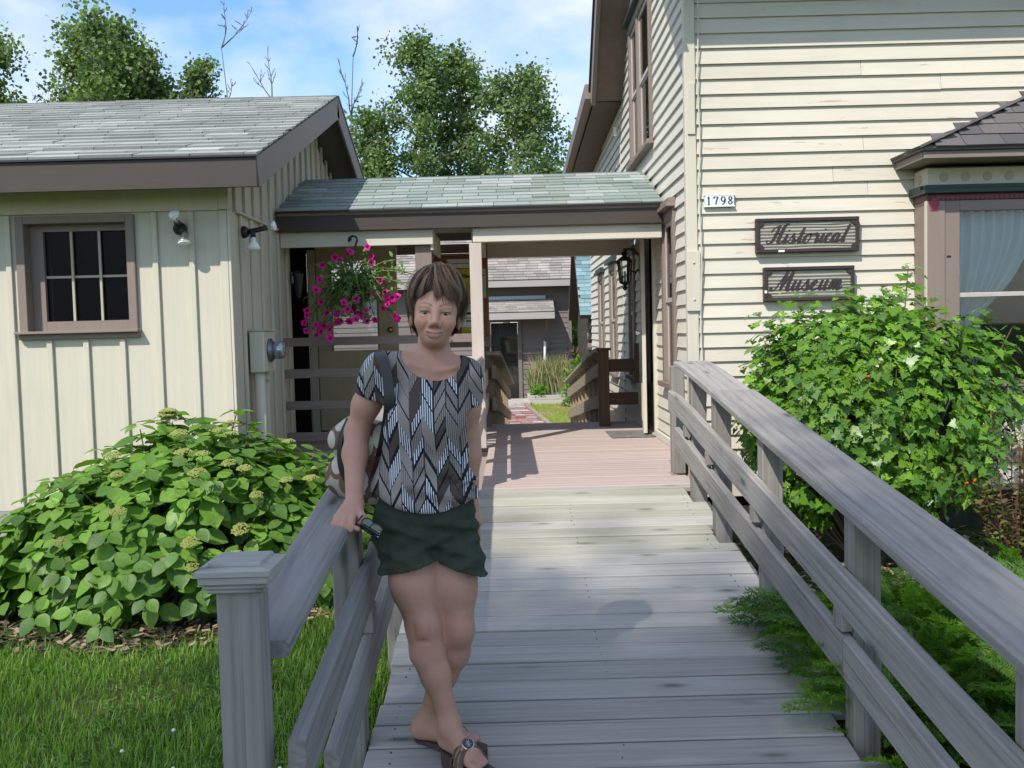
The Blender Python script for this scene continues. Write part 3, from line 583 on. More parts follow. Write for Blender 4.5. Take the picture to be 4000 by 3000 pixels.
# ---------------------------------------------------------------- bay window
bay=MB(); BX=3.0; BY=6.88
bay.box(BX,6.4,BY+.02,HY+.018,.46,1.06); bay.box(BX,BX+.02,BY+.02,HY+.018,1.061,2.399); bay.box(BX,6.4,BY+.02,HY+.018,2.40,2.64); bay=bay.build('bay_window',M_taupez,MH)
P=lambda nm,mat,*a,par=None,c=.003:MB().box(*a,c).build(nm,mat,par or bay)
P('base_panel',M_cream,BX+.005,6.4,BY,BY+.0195,.36,.515); P('base_band',M_taupex,BX-.012,6.4,BY-.02,BY+.0195,.516,.615); P('lower_panel',M_cream,BX+.004,6.4,BY,BY+.0195,.616,.84); P('painted_shadow_band',M_taupex,BX+.004,6.4,BY+.005,BY+.0195,.841,.95)  # last strip: taupe colour stands in for the shadow under the apron
P('apron',M_taupex,BX-.01,6.4,BY-.022,BY+.0195,.951,1.068); P('sill',M_taupex,BX-.02,6.4,BY-.055,BY+.0195,1.069,1.112)
b=MB(); b.tube([(3.36,BY-.0225,1.012),(3.66,BY-.0225,1.012)],.008,8); b.lathe((3.675,BY-.024,1.012),[(.021,0),(.021,.002)],16,(0,1,0)); b.build('slot_carving',M_dark,bay)
P('stile',M_taupez,BX-.012,3.115,BY-.02,BY+.0195,1.1125,2.40); P('stile_strip',M_creamz,BX-.018,BX-.0125,BY-.02,BY+.0195,1.1125,2.40); P('window_casing',M_taupez,3.1155,3.225,BY-.008,BY+.0195,1.1125,2.40); P('window_casing',M_taupex,3.2255,6.4,BY-.008,BY+.0195,2.325,2.40); P('meeting_rail',M_sash,3.2255,4.4,BY+.002,BY+.0195,1.712,1.745)
for za,zb in((1.1125,1.711),(1.746,2.324)): P('pane',M_glass,3.2255,4.4,BY+.008,BY+.011,za,zb,c=0)
P('window_casing',M_taupez,4.4005,4.55,BY-.008,BY+.0195,1.1125,2.3245)
P('maroon_board',M_maroon,BX-.012,6.4,BY-.012,BY+.0195,2.401,2.448); P('green_moulding',M_green,BX-.045,6.4,BY-.055,BY+.0195,2.449,2.482); P('green_moulding',M_green,BX-.03,6.4,BY-.035,BY+.0195,2.4825,2.51)
P('frieze',M_cream,BX-.006,6.4,BY-.01,BY+.0195,2.5105,2.63)
b=MB()
for i in range(34):
    x=BX+.03+i*.035; b.poly([(x+.0165*math.cos(a_),BY-.0145,2.42+.0165*math.sin(a_)) for a_ in np.linspace(math.pi,2*math.pi,7)]+[(x+.0165,BY-.0145,2.435),(x-.0165,BY-.0145,2.435)],.002,(0,-1,0))
b.build('scallop_trim',plain('deep_red_scallop',(.17,.035,.045,1),.5),bay)
for i in range(12):
    x=3.11+i*.155; b=MB(); b.lathe((x,BY-.0105,2.566),[(.034,0),(.033,.004)],18,(0,-1,0)); b.build('frieze_disc',M_roundel if 'M_roundel' in globals() else globals().setdefault('M_roundel',plain('tan_disc_paint',(.40,.35,.25,1),.7)),bay)
for yy in (7.0,): b=MB(); b.lathe((BX-.0065,yy,2.566),[(.034,0),(.033,.004)],18,(-1,0,0)); b.build('frieze_disc',M_roundel,bay)
P('side_frieze',M_cream,BX-.006,BX-.0004,BY+.02,HY-.001,2.511,2.63,c=0); P('side_moulding',M_green,BX-.045,BX-.0004,BY+.0196,HY-.001,2.449,2.51); P('side_maroon',M_maroon,BX-.012,BX-.0004,BY+.0196,HY-.001,2.401,2.448)
P('side_board',M_taupez,BX-.004,BX-.0002,BY+.02,HY+.0,1.06,2.40,c=0)
b=MB(); pt=[(3.035+.045*math.sin(a_)*(.9),BY-.0225,2.372+.05*math.cos(a_)) for a_ in np.arange(5)*2*math.pi/5]; b.poly(pt,.003,(0,-1,0)); o=b.build('red_tag',plain('red_tag_paint',(.30,.03,.06,1),.5),bay)
b=MB(); b.box(3.13,3.16,BY-.012,BY-.0085,2.0,2.012); b.build('latch',M_black,bay)
# curtain, folded sheer cloth
m=Mt('sheer_curtain',.9,.1); m.color((.82,.86,.87)); tr=m.n('BsdfTranslucent'); tr.inputs['Color'].default_value=(.75,.8,.82,1); ms=m.n('MixShader'); ms.inputs[0].default_value=.35; m.l(m.b.outputs[0],ms.inputs[1]); m.l(tr.outputs[0],ms.inputs[2]); m.l(ms.outputs[0],m.out.inputs['Surface']); M_curt=m.mat
def curtain(xa,xb,xt,flip=1):
    nu,nv=60,30; vs=[];fs=[]
    for j in range(nv+1):
        v=j/nv; z=2.33-v*1.22
        pull=min(1,v/.62)**2.2; wid=(1-.72*pull)+(.25*max(0,(v-.62)/.38))
        for i in range(nu+1):
            u=i/nu; x=xa+(xb-xa)*u*wid if flip>0 else xb-(xb-xa)*(1-u)*wid
            y=BY+.12+.034*math.sin(u*48+.8*math.sin(u*9))*(1-.4*pull)+.012*math.sin(u*17+v*2); vs.append((x,y,z))
    for j in range(nv):
        for i in range(nu): a=j*(nu+1)+i; fs.append((a,a+1,a+nu+2,a+nu+1))
    b=MB(); b.add(vs,fs); return b.build('curtain',M_curt,bay,True)
curtain(3.24,3.80,0); curtain(3.85,4.4,0,-1)
b=MB(); b.box(3.22,4.5,HY+.5,HY+.52,1.0,2.5); b.box(3.2,3.22,BY+.2,HY+.52,1.0,2.5); b.box(4.5,4.52,BY+.03,HY+.52,1.0,2.5); b.box(3.2,4.52,BY+.03,HY+.52,1.04,1.06); b.build('dark_room',M_dark,bay)
# bay roof
b=MB(); E0=Vector((2.845,6.60,2.725)); E1=Vector((6.5,6.60,2.725)); A0=Vector((2.845,7.099,2.725)); T0=Vector((3.98,7.099,3.225)); T1=Vector((6.5,7.099,3.225)); dn=Vector((0,0,-.02))
b.add([A0,E0,T0,E1,T1,A0+dn,E0+dn,E1+dn,T1+dn],[(0,1,2),(1,3,4,2),(5,0,1,6)[::-1],(1,6,7,3)[::-1] if False else (1,6,7,3),(5,6,7,8)]); br=b.build('bay_roof',M_taupex,bay)
b=MB(); b.box(2.855,6.4,6.605,6.625,2.655,2.704,.003); b.box(2.852,2.870,6.6255,7.09,2.655,2.704,.003); b.box(2.87,6.4,6.6255,7.09,2.660,2.672); b.build('eave_fascia',M_taupex,br)
b=MB(); b.box(2.83,6.4,6.585,6.60,2.707,2.725); b.box(2.83,2.845,6.60,7.09,2.707,2.725); b.build('drip_edge',M_black,br)
M_shD=[shingle('charcoal_shingle_'+s,c,.2) for s,c in(('a',(.125,.115,.115,1)),('b',(.16,.145,.14,1)),('c',(.10,.095,.1,1)))]
ey=(T1-E1).normalized(); nn_=Vector((1,0,0)).cross(ey).normalized(); LL=(T1-E1).length; hip=(T0.x-E0.x)/LL
shingle_roof(br,E0+Vector((0,-.02,.0)),(1,0,0),ey,nn_,2.6,LL,.30,.125,.008,M_shD,clip=lambda y,a,bb:(max(a,hip*(y+.05)),bb) if bb>hip*(y+.05)+.04 else None)
ey=(T0-A0).normalized(); exl=Vector((0,-1,0)); nl=ey.cross(exl).normalized(); nl=nl if nl.z>0 else -nl; LL2=(T0-A0).length
shingle_roof(br,A0+Vector((-.02,0,0)),exl,ey,nl,.52,LL2,.30,.125,.010,M_shD,clip=lambda y,a,bb:(a,min(bb,.52*(1-y/LL2)+.02)) if a<.52*(1-y/LL2) else None)
b=MB(); b.tube([E0+Vector((-.01,-.01,.012)),T0+Vector((0,-.005,.016))],.012,6); b.build('hip_cap',M_shD[2],br)
# ---------------------------------------------------------------- script lettering
GL={'H':(1.42,[[(-.1,1.25),(.02,1.6),(.3,1.85),(.56,1.8)],[(.56,2.0),(.5,1.2),(.4,.35),(.15,0),(-.15,.04),(-.22,.28),(-.08,.3)],[(1.5,2.05),(1.3,2.15),(1.08,1.9),(1.0,1.2),(.95,.3),(1.06,0),(1.42,.15)],[(.3,.98),(.62,1.12),(1.05,1.0)]]),
'M':(1.55,[[(-.3,.32),(-.38,.12),(-.2,0),(.05,.12),(.3,.85),(.62,1.9)],[(.62,1.9),(.62,.9),(.58,.03)],[(.58,.03),(.85,1.0),(1.18,1.95)],[(1.18,1.95),(1.15,.5),(1.24,0),(1.55,.15)]]),
's':(.82,[[(0,.12),(.22,.6),(.38,1.08)],[(.38,1.08),(.44,.72),(.6,.3),(.46,0),(.2,.03),(.12,.2)],[(.46,0),(.66,.03),(.82,.15)]]),
't':(.72,[[(0,.12),(.2,.6),(.36,1.1)],[(.4,1.75),(.34,.3),(.44,0),(.72,.15)],[(.1,1.08),(.65,1.08)]]),
'o':(.86,[[(.0,.12),(.1,.3)],[(.55,.98),(.25,.86),(.1,.42),(.28,0),(.55,.1),(.7,.55),(.55,.98),(.66,.84),(.86,.9)]]),
'r':(.82,[[(-.05,.9),(.2,.92),(.3,1.1)],[(.3,1.1),(.36,.9),(.58,.9)],[(.58,.9),(.54,.25),(.62,0),(.82,.15)]]),
'i':(.55,[[(0,.12),(.26,.98)],[(.26,.98),(.22,.25),(.3,0),(.55,.15)]]),
'c':(.72,[[(0,.12),(.1,.3)],[(.58,.8),(.46,.99),(.22,.84),(.1,.4),(.28,0),(.5,.03),(.72,.18)]]),
'a':(.9,[[(0,.12),(.1,.3)],[(.64,.9),(.4,.99),(.16,.72),(.1,.26),(.26,0),(.46,.2),(.66,.95)],[(.66,.95),(.58,.25),(.66,0),(.9,.15)]]),
'l':(.58,[[(0,.12),(.25,.8),(.46,1.9)],[(.46,1.98),(.3,.4),(.34,0),(.58,.15)]]),
'u':(.98,[[(0,.12),(.18,.98)],[(.18,.98),(.14,.25),(.28,0),(.5,.25),(.66,.95)],[(.66,.98),(.6,.25),(.7,0),(.98,.15)]]),
'e':(.8,[[(0,.12),(.36,.46),(.5,.8),(.36,.99)],[(.36,.99),(.16,.72),(.1,.28),(.3,0),(.56,.03),(.8,.18)]]),
'm':(1.3,[[(0,.12),(.12,.6),(.2,1.0)],[(.2,1.0),(.18,.5),(.14,0)],[(.14,0),(.25,.6),(.45,.99)],[(.45,.99),(.54,.8),(.5,0)],[(.5,0),(.62,.6),(.8,.99)],[(.8,.99),(.9,.8),(.85,.2),(.95,0),(1.3,.3)]])}
def ribbon(b,pts,wf,to3,th):
    n=len(pts)
    L_=[];R_=[]
    for i in range(n):
        d=pts[min(i+1,n-1)]-pts[max(i-1,0)]; l=np.hypot(*d) or 1; d=d/l; w=wf(d,i/(n-1)); nn=np.array([-d[1],d[0]])*w/2; L_.append(pts[i]+nn); R_.append(pts[i]-nn)
    vs=[to3(p,0) for p in L_]+[to3(p,0) for p in R_]+[to3(p,th) for p in L_]+[to3(p,th) for p in R_]; fs=[]
    for i in range(n-1): fs+=[(2*n+i,3*n+i,3*n+i+1,2*n+i+1),(i,2*n+i,2*n+i+1,i+1),(n+i+1,3*n+i+1,3*n+i,n+i)]
    fs+=[(0,n,3*n,2*n),(n-1,3*n-1,4*n-1,2*n-1)]
    b.add(vs,fs)
def script(par,text,x,z,y,s,mat,slant=.42,th=.004,wide=1.0):
    cx=0.
    for ch in text:
        w,st=GL[ch]; b=MB()
        to3=lambda p,t:(x+(cx+p[0]*wide+slant*p[1])*s,y-t,z+p[1]*s)
        for iq,q in enumerate(st): ribbon(b,catmull(q),lambda d,t:.095+.23*max(0,-d[1])**1.5*(.45+.55*math.sin(math.pi*min(max(t,.05),.95))),to3,th+.0007*iq+.00035*(len(par.children)%2))
        if ch=='i':
            b.lathe(to3((.30,1.42),0),[(.10*s,0),(.09*s,th)],12,(0,-1,0))
        b.build('letter',mat,par); cx+=w*wide
    return cx*s
m=Mt('carved_sign_wood',.85,.2); v=m.coord('Object',(1.2,9,9),4.); wv=m.n('TexWave',bands_direction='Z'); wv.inputs['Scale'].default_value=1.5; wv.inputs['Distortion'].default_value=6.; wv.inputs['Detail'].default_value=4; m.l(v,wv.inputs['Vector']); g=m.noise(m.coord('Object',(4,60,60),2.),1.,4)
c=m.ramp(wv.outputs['Fac'],[(.0,(.06,.055,.045,1)),(.16,(.24,.23,.19,1)),(.6,(.33,.315,.26,1)),(1,(.29,.275,.23,1))]); c=m.mix(.3,c,m.ramp(g,[(.35,(.16,.15,.12,1)),(.7,(.36,.345,.285,1))])); m.color(c); m.bump(wv.outputs['Fac'],.8,.006); M_sign=m.mat
M_frame=paint('dark_brown_sign_frame',(.045,.032,.032,1),.5); M_letter=plain('carved_letter_brown',(.035,.022,.025,1),.6)
def sign(label,x0,x1,z0,z1,text,s,tx,tz,tilt,wide):
    t=thing('carved_sign',label,'sign',(x0,HY-.01,z0),'carved wooden signs on the house front'); cx=(x0+x1)/2;cz=(z0+z1)/2
    b=MB(); b.box(x0+.012,x1-.012,HY-.045,HY-.008,z0+.012,z1-.012,.002); b.build('board',M_sign,t)
    for nm,a in(('a',(x0,x1,z1-.026,z1)),('b',(x0,x1,z0,z0+.026)),('c',(x0,x0+.028,z0+.0265,z1-.0265)),('d',(x1-.026,x1,z0+.0265,z1-.0265))):
        b=MB(); b.box(a[0],a[1],HY-.060,HY-.010,a[2],a[3],.004); b.build('frame_bar',M_frame,t)
    for px in(x0+.035,x1-.033):
        for pz in(z0+.033,z1-.033):
            b=MB(); b.lathe((px,HY-.045,pz),[(.026,0),(.024,.010)],14,(0,-1,0)); b.build('corner_disc',M_frame,t)
    b=MB(); b.box(x0+(.16 if 'H' in text else .003),x0+(.205 if 'H' in text else .02),HY-.0625,HY-.059,z0+(.004 if 'H' in text else .06),z0+(.018 if 'H' in text else .08)); b.build('paint_chip',M_white,t)
    script(t,text,tx,tz,HY-.0455,s,M_letter,wide=wide); t.rotation_euler=(0,R(tilt),0); return t
sign('upper carved wooden sign reading Historical in dark script',1.818,2.572,2.075,2.325,'Historical',.064,1.905,2.146,0,1.10)
sign('lower carved wooden sign reading Museum in dark script, above the shrub',1.872,2.535,1.722,1.970,'Museum',.072,1.945,1.802,0,1.06)
# number plate
np_=thing('house_number','small white number plate reading 1798 on the clapboards','number plate',(1.453,HY-.01,2.42))
b=MB(); b.box(1.450,1.670,HY-.026,HY-.006,2.424,2.510,.002); b.build('holder',plain('grey_plate_metal',(.50,.53,.52,1),.4),np_)
b=MB(); b.box(1.446,1.674,HY-.032,HY-.008,2.503,2.511,.001); b.box(1.446,1.674,HY-.034,HY-.008,2.421,2.429,.001); b.build('track',M_white,np_)
DG={'1':[[(.28,.82),(.5,1.0)],[(.5,1.0),(.5,.5),(.5,0)],[(.32,0),(.68,0)]],'7':[[(.18,.95),(.5,.97),(.85,.97)],[(.85,.97),(.6,.5),(.45,0)],[(.18,.98),(.18,.78)]],'9':[[(.82,.68),(.65,.42),(.4,.4),(.2,.65),(.32,.95),(.6,.98),(.82,.7),(.75,.3),(.5,.02),(.25,.08)]],'8':[[(.5,.52),(.24,.75),(.5,1.0),(.76,.76),(.5,.52),(.2,.25),(.5,0),(.8,.26),(.5,.52)]]}
for i,ch in enumerate('1798'):
    x0=1.456+i*.0525; b=MB(); b.box(x0,x0+.051,HY-.030,HY-.0265,2.4295,2.5025,.0005); tl=b.build('number_tile',plain('pale_number_tile',(.66,.70,.72,1),.4),np_)
    b=MB(); s=.056
    for q in DG[ch]: ribbon(b,catmull(q),lambda d,t:.10+.13*abs(d[1])**2,lambda p,t:(x0+.004+p[0]*.043,HY-.0302-t,2.438+p[1]*s),.0015)
    b.build('digit',plain('black_digit',(.012,.012,.014,1),.5),tl)
# ---------------------------------------------------------------- wall lantern
ln=thing('wall_lantern','black iron carriage lantern hung beside the side door','lantern',(HX,9.62,2.0))
LC=Vector((1.155,9.05,0))
LC=Vector((1.165,9.60,0))
b=MB(); b.box(HX-.028,HX-.001,LC.y-.05,LC.y+.05,2.10,2.30,.004); b.build('back_plate',M_black,ln)
b=MB(); b.tube([(HX-.02,LC.y,2.27),(HX-.07,LC.y,2.33),(LC.x+.03,LC.y,2.34),(LC.x,LC.y,2.315)],.012,8); b.tube([(HX-.02,LC.y,2.14),(HX-.06,LC.y,2.1),(LC.x+.06,LC.y,2.13)],.009,8); b.build('arm',M_black,ln)
b=MB(); b.lathe(LC+Vector((0,0,2.225)),[(.07,0),(.075,.005),(.045,.03),(.022,.045),(.034,.07),(.03,.085),(.01,.1),(.012,.115),(.002,.125)],12); b.build('top_cap',M_black,ln)
b=MB(); b.lathe(LC+Vector((0,0,2.0)),[(.004,-.075),(.018,-.06),(.03,-.045),(.022,-.035),(.014,-.03),(.02,-.015),(.05,.0),(.058,.01),(.058,.018)],12); b.build('bottom_cap',M_black,ln)
b=MB(); b2=MB()
for i in range(6):
    a0=i*math.pi/3; a1=a0+math.pi/3; c_=lambda a,r,z:LC+Vector((math.cos(a)*r,math.sin(a)*r,z))
    b.tube([c_(a0,.052,2.015),c_(a0,.073,2.228)],.006,6); b2.add([c_(a0,.049,2.02),c_(a1,.049,2.02),c_(a1,.070,2.225),c_(a0,.070,2.225)],[(0,1,2,3)])
b.build('cage',M_black,ln); b2.build('glass',M_glass,ln)
b=MB(); b.tube([LC+Vector((0,0,2.02)),LC+Vector((0,0,2.12))],.012,8); b.build('candle_tube',M_white,ln)
# ================================================================ covered porch between the buildings
PC=thing('covered_porch','open covered porch with a green grey shingle roof linking the two buildings','porch',(0,8.1,.565))
EYp,EZp,RYp,RZp=8.03,2.592,9.2,3.025
ey=Vector((0,RYp-EYp,RZp-EZp)); Lp=ey.length; ey.normalize(); nr=Vector((1,0,0)).cross(ey).normalized(); x0,x1=GX+.024,HX-.024
b=MB(); b.beam(Vector(((x0+x1)/2,(EYp+RYp)/2,(EZp+RZp)/2))-nr*.03,Vector(((x1-x0)/2,0,0)),ey*Lp/2,nr*.03); e2=Vector((0,-ey.y,ey.z)); n2=Vector((0,-nr.y,nr.z)); b.beam(Vector(((x0+x1)/2,2*RYp-(EYp+RYp)/2,(EZp+RZp)/2))-n2*.03,Vector(((x1-x0)/2,0,0)),e2*(Lp/2-.002),n2*.03); pr=b.build('roof',M_taupex,PC)
M_shG=[shingle('green_grey_shingle_'+s,c,.1) for s,c in(('a',(.22,.27,.245,1)),('b',(.27,.31,.285,1)),('c',(.245,.28,.245,1)),('d',(.33,.36,.345,1)))]
shingle_roof(pr,(x0,EYp-.02,EZp-.006),(1,0,0),ey,nr,x1-x0,Lp+.03,.305,.125,.007,M_shG,jit=.04)
b=MB(); b.beam(Vector(((x0+x1)/2,RYp+.6,RZp-.222+.012)),Vector(((x1-x0)/2,0,0)),e2*(Lp/2),n2*.006); b.build('rear_shingles',M_shG[0],pr)
b=MB(); b.box(x0,x1,EYp-.024,EYp-.002,2.574,2.588); b.build('drip_edge',M_black,pr)
b=MB(); b.box(x0,x1-.002,8.045,8.07,2.422,2.573,.003); b.build('fascia',M_fasc,pr)
b=MB(); b.box(x0,x1,8.072,10.36,2.60,2.612); b.build('ceiling',M_cream,pr)
q=lambda nm,mat,*a,c=.003:MB().box(*a,c).build(nm,mat,PC)
q('header_board',M_cream,GX+.03,-.62,8.10,8.125,2.296,2.42); q('header_board',M_cream,-.285,HX-.03,8.10,8.19,2.305,2.42); q('rear_beam',M_cream,-.31,HX-.03,10.10,10.2,2.325,2.598); q('side_beam',M_cream,-.30,-.215,8.191,10.099,2.30,2.598)
yy=8.127
while yy<9.0: q('side_slat',M_creamz,-.645,-.62,yy,yy+.075,2.25,2.418); yy+=.09
q('slim_post',M_palez,-.317,-.215,8.095,8.19,.567,2.299); q('post',M_taupez,-.778,-.638,8.152,8.24,.567,2.295); q('post',M_taupez,-.31,-.205,10.0,10.099,.567,2.50); q('post',M_taupez,-.83,-.75,9.8,9.88,.567,2.59)
for z0,z1 in((1.47,1.541),(1.199,1.276),(.931,1.004),(.66,.737)): q('cross_rail',M_taupex,GX+.02,-.318,8.125,8.15,z0,z1)
q('cross_rail',M_taupex,-.749,-.206,9.81,9.85,1.40,1.485); q('cross_beam',M_taupex,-.749,-.206,9.81,9.85,2.36,2.45); q('skirt_board',M_taupex,-1.93,-.32,8.155,8.158,.3,.53,c=0)
# recess walls and the cream door
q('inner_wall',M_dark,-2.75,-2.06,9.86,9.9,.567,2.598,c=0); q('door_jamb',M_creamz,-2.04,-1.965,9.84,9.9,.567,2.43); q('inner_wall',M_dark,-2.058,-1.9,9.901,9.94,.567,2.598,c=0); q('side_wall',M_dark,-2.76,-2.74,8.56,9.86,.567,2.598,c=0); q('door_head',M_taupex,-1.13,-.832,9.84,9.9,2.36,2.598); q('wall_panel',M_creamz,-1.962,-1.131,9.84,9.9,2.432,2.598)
dr=thing('entry_door','cream half glazed door behind the hanging basket','door',(-1.55,9.86,.567))
D=lambda nm,mat,*a,par=None,c=.003:MB().box(*a,c).build(nm,mat,par or dr)
M_door=paint('yellowish_door_paint',(.50,.44,.28,1),.5,None,2)
D('leaf',M_door,-1.955,-1.135,9.842,9.882,.58,1.40); D('leaf_stile',M_door,-1.955,-1.815,9.842,9.882,1.4005,2.43); D('leaf_stile',M_door,-1.325,-1.135,9.842,9.882,1.4005,2.43); D('leaf_rail',M_door,-1.8145,-1.3255,9.842,9.882,2.31,2.43)
D('glazing_bead',M_taupez,-1.815,-1.795,9.832,9.8415,1.40,2.31); D('glazing_bead',M_taupez,-1.345,-1.325,9.832,9.8415,1.40,2.31); D('pane',M_glass,-1.8145,-1.3255,9.86,9.864,1.4005,2.3095,c=0)
b=MB(); b.lathe((-1.21,9.841,1.60),[(.03,0),(.03,.006),(.014,.01),(.012,.03),(.028,.045),(.026,.062),(.006,.068)],14,(0,-1,0)); b.build('knob',plain('brass',(.55,.38,.12,1),.25,.5,1.),dr,True)
# bulletin board and its papers
bb=thing('bulletin_board','orange brown notice board between the porch posts','notice board',(-.48,9.8,1.5))
D('panel',paint('orange_brown_board',(.23,.075,.022,1),.6),-.745,-.212,9.775,9.805,1.50,2.33,par=bb)
for a in((-.747,-.21,2.3305,2.35),(-.747,-.21,1.48,1.4995)): D('frame_bar',M_taupex,a[0],a[1],9.765,9.806,a[2],a[3],par=bb)
M_pap=plain('white_paper',(.62,.64,.62,1),.8); M_yel=plain('yellow_poster',(.42,.36,.045,1),.8); M_lime=plain('lime_paper',(.38,.48,.07,1),.8); M_ink=plain('print_ink',(.03,.03,.035,1),.8); M_mint=plain('mint_paper',(.36,.45,.33,1),.8); M_inkl=plain('faded_print',(.30,.31,.30,1),.8); M_inky=plain('brown_print',(.16,.12,.02,1),.8)
def paper(lbl,mat,x0,x1,z0,z1,bars):
    o=MB().box(x0,x1,9.770,9.7745,z0,z1).build('paper',mat,at=((x0+x1)/2,9.772,z0)); tag(o,lbl,'paper','papers pinned to the notice board')
    for (a0,a1,c0,c1,mm) in bars:
        w=x1-x0;h=z1-z0; p=MB().box(x0+a0*w,x0+a1*w,9.7685,9.7698,z0+c0*h,z0+c1*h).build('print',mm,o)
    return o
o=paper('white paper with a black arrow at the top of the notice board',M_pap,-.615,-.36,2.205,2.295,[(.22,.95,.42,.56,M_inkl),(.06,.18,.46,.53,M_ink)])
b=MB(); b.poly([(-.605,9.7698,2.2495),(-.59,9.7698,2.262),(-.59,9.7698,2.237)],.0013,(0,-1,0)); b.build('arrow_head',M_ink,o)
lines=lambda n,z0,z1,mm,x0=.08,x1=.92:[(x0,random.uniform(.6,1)*x1,z0+(z1-z0)*(i+.2)/n,z0+(z1-z0)*(i+.55)/n,mm) for i in range(n)]
paper('large yellow poster with a dark picture at its top',M_yel,-.575,-.285,1.86,2.195,[(.06,.22,.78,.93,M_ink),(.12,.36,.72,.82,M_ink),(.38,.55,.73,.84,M_inky),(.5,.92,.73,.80,M_ink)]+lines(9,.08,.6,M_inky))
paper('narrow mint green sheet at the edge of the notice board',M_mint,-.278,-.222,1.90,2.19,lines(8,.1,.7,M_inkl)+[(.1,.8,.75,.79,M_ink)])
paper('white sheet with a black printed band below the yellow poster',M_pap,-.50,-.29,1.605,1.835,[(.05,.95,.55,.66,M_ink),(.1,.9,.36,.43,M_inkl),(.3,.9,.24,.30,M_ink)]+lines(4,.7,.95,M_inkl))
paper('small lime green sheet low on the notice board',M_lime,-.48,-.365,1.52,1.602,lines(4,.15,.85,M_inky))
paper('pale sheet tucked behind the woman on the notice board',M_pap,-.72,-.60,2.0,2.19,lines(7,.1,.9,M_inkl))
# small lamp on the end of the gable wall
wl=thing('wall_lamp','small dark tapered lamp on the cream wall end by the porch','lamp',(GX+.06,8.5,1.9))
b=MB(); b.box(GX+.001+.022,GX+.035,8.44,8.53,2.02,2.12,.003); b.build('back_plate',M_black,wl); b=MB(); b.lathe((GX+.085,8.485,1.90),[(.004,-.01),(.015,.0),(.028,.06),(.042,.19),(.046,.2),(.03,.215),(.008,.235)],10); b.build('shade',plain('dark_bronze',(.05,.05,.048,1),.4,.5,.3),wl,True)
b=MB(); b.tube([(GX+.035,8.485,2.09),(GX+.06,8.485,2.12),(GX+.085,8.485,2.115)],.008,8); b.build('arm',M_black,wl)
# ---------------------------------------------------------------- far ramp down to the yard
fz=lambda y:.565-.112*(y-9.9)
fr=thing('yard_ramp','plank ramp going down from the porch deck to the yard behind','ramp',(.4,10.2,0))
y=10.22
while y<17.6:
    b=MB(); yy=y+.065; b.beam((.38,yy,fz(yy)-.02),(.62,0,0),(0,.065,-.0073),(0,0,.018)); b.build('plank',MW['x'],fr); y+=.141
def farrail(lbl,xa,xb,first):
    t=thing('yard_handrail',lbl,'handrail',(xa,10,0)); ya,yb=9.78,15.4; X=lambda y:xa+(xb-xa)*(y-ya)/(yb-ya); H=lambda y:min(1.345,1.345-.112*(y-9.9))
    for nm,h0,h1,w in(('top_rail',-.03,.01,.15),('middle_rail',-.27,-.13,.04),('lower_rail',-.60,-.46,.04)):
        b=MB(); n=8; ys=np.linspace(ya,yb,n)
        for i in range(n-1):
            p=Vector((X(ys[i]),ys[i],H(ys[i])+(h0+h1)/2)); q_=Vector((X(ys[i+1]),ys[i+1],H(ys[i+1])+(h0+h1)/2)); b.rail(p,q_+(q_-p)*.01,w,h1-h0,.004)
        b.build(nm,MW['tany'],t)
    for i,yy in enumerate(np.arange(ya+.6,yb,.62)):
        b=MB(); s=1 if xa>.5 else -1; b.box(X(yy)+s*.022,X(yy)+s*.10,yy,yy+.085,max(gz(0,yy),fz(yy)-.4),H(yy)-.032,.003); b.build('baluster',MW['tany'],t)
    return t
t=farrail('tan timber handrail running down to the yard along the clapboard house',.93,.93,1); 
b=MB(); b.box(.895,1.0,9.68,9.775,.567,1.335,.004); b.box(.875,1.02,9.66,9.795,1.3355,1.36,.004); b.build('brown_post',MW['brownz'],t)
farrail('tan timber handrail running down to the yard beyond the notice board',-.17,-.02,0)
bg_=thing('gap_guard','two dark brown boards closing the gap between post and house wall','guard rail',(1.15,9.7,.57))
for z0,z1 in((1.115,1.245),(.78,.905)): MB().box(1.001,1.29,9.70,9.735,z0,z1,.003).build('board',MW['brownx'],bg_)
MB().box(1.255,1.30,9.655,9.699,1.0,1.40,.003).build('end_block',MW['brownz'],bg_)
# ================================================================ yard behind: brick path, buildings, planter
def clap(par,x0,x1,y,z0,z1,ex,mat,holes=(),t=.022):
    z=z0
    while z<z1-.02:
        for s0,s1 in cut(x0,x1,[(h[0],h[1]) for h in holes if h[2]<z+ex*.6 and h[3]>z+ex*.4]):
            b=MB(); b.add([(s0,y-t,z),(s1,y-t,z),(s0,y,z),(s1,y,z),(s0,y-.004,z+ex+.01),(s1,y-.004,z+ex+.01)],[(0,1,5,4),(0,2,3,1),(0,4,2),(1,3,5),(2,4,5,3)]); b.build('clapboard',mat,par)
        z+=ex
M_bt=paint('brown_taupe_siding',(.19,.155,.14,1),.7); M_grt=paint('pale_grey_trim',(.36,.33,.31,1),.6)
path=thing('brick_path','red and grey brick path with a timber edge leading to the brown building','path',(0,21,-.33)); tag(path,kind='structure'); 
for k_ in ('label','category'):
    if k_ in path: del path[k_]
MB().box(-1.6,.9,16,25.1,-.36,-.328).build('bed',plain('sand_bed',(.25,.21,.17,1),.9),path)
M_br=[plain('brick_'+n,c,.85,.2,0,.15,.15) for n,c in(('red',(.26,.085,.07,1)),('grey',(.30,.26,.25,1)),('pale',(.42,.40,.38,1)),('rose',(.30,.17,.15,1)))]
bm_=MB().box(-.108,.108,-.105,.105,0,.03,.004); bms=[bm_.mesh('brick',(0,0,0),False,(m_,)) for m_ in M_br]
y=18.2
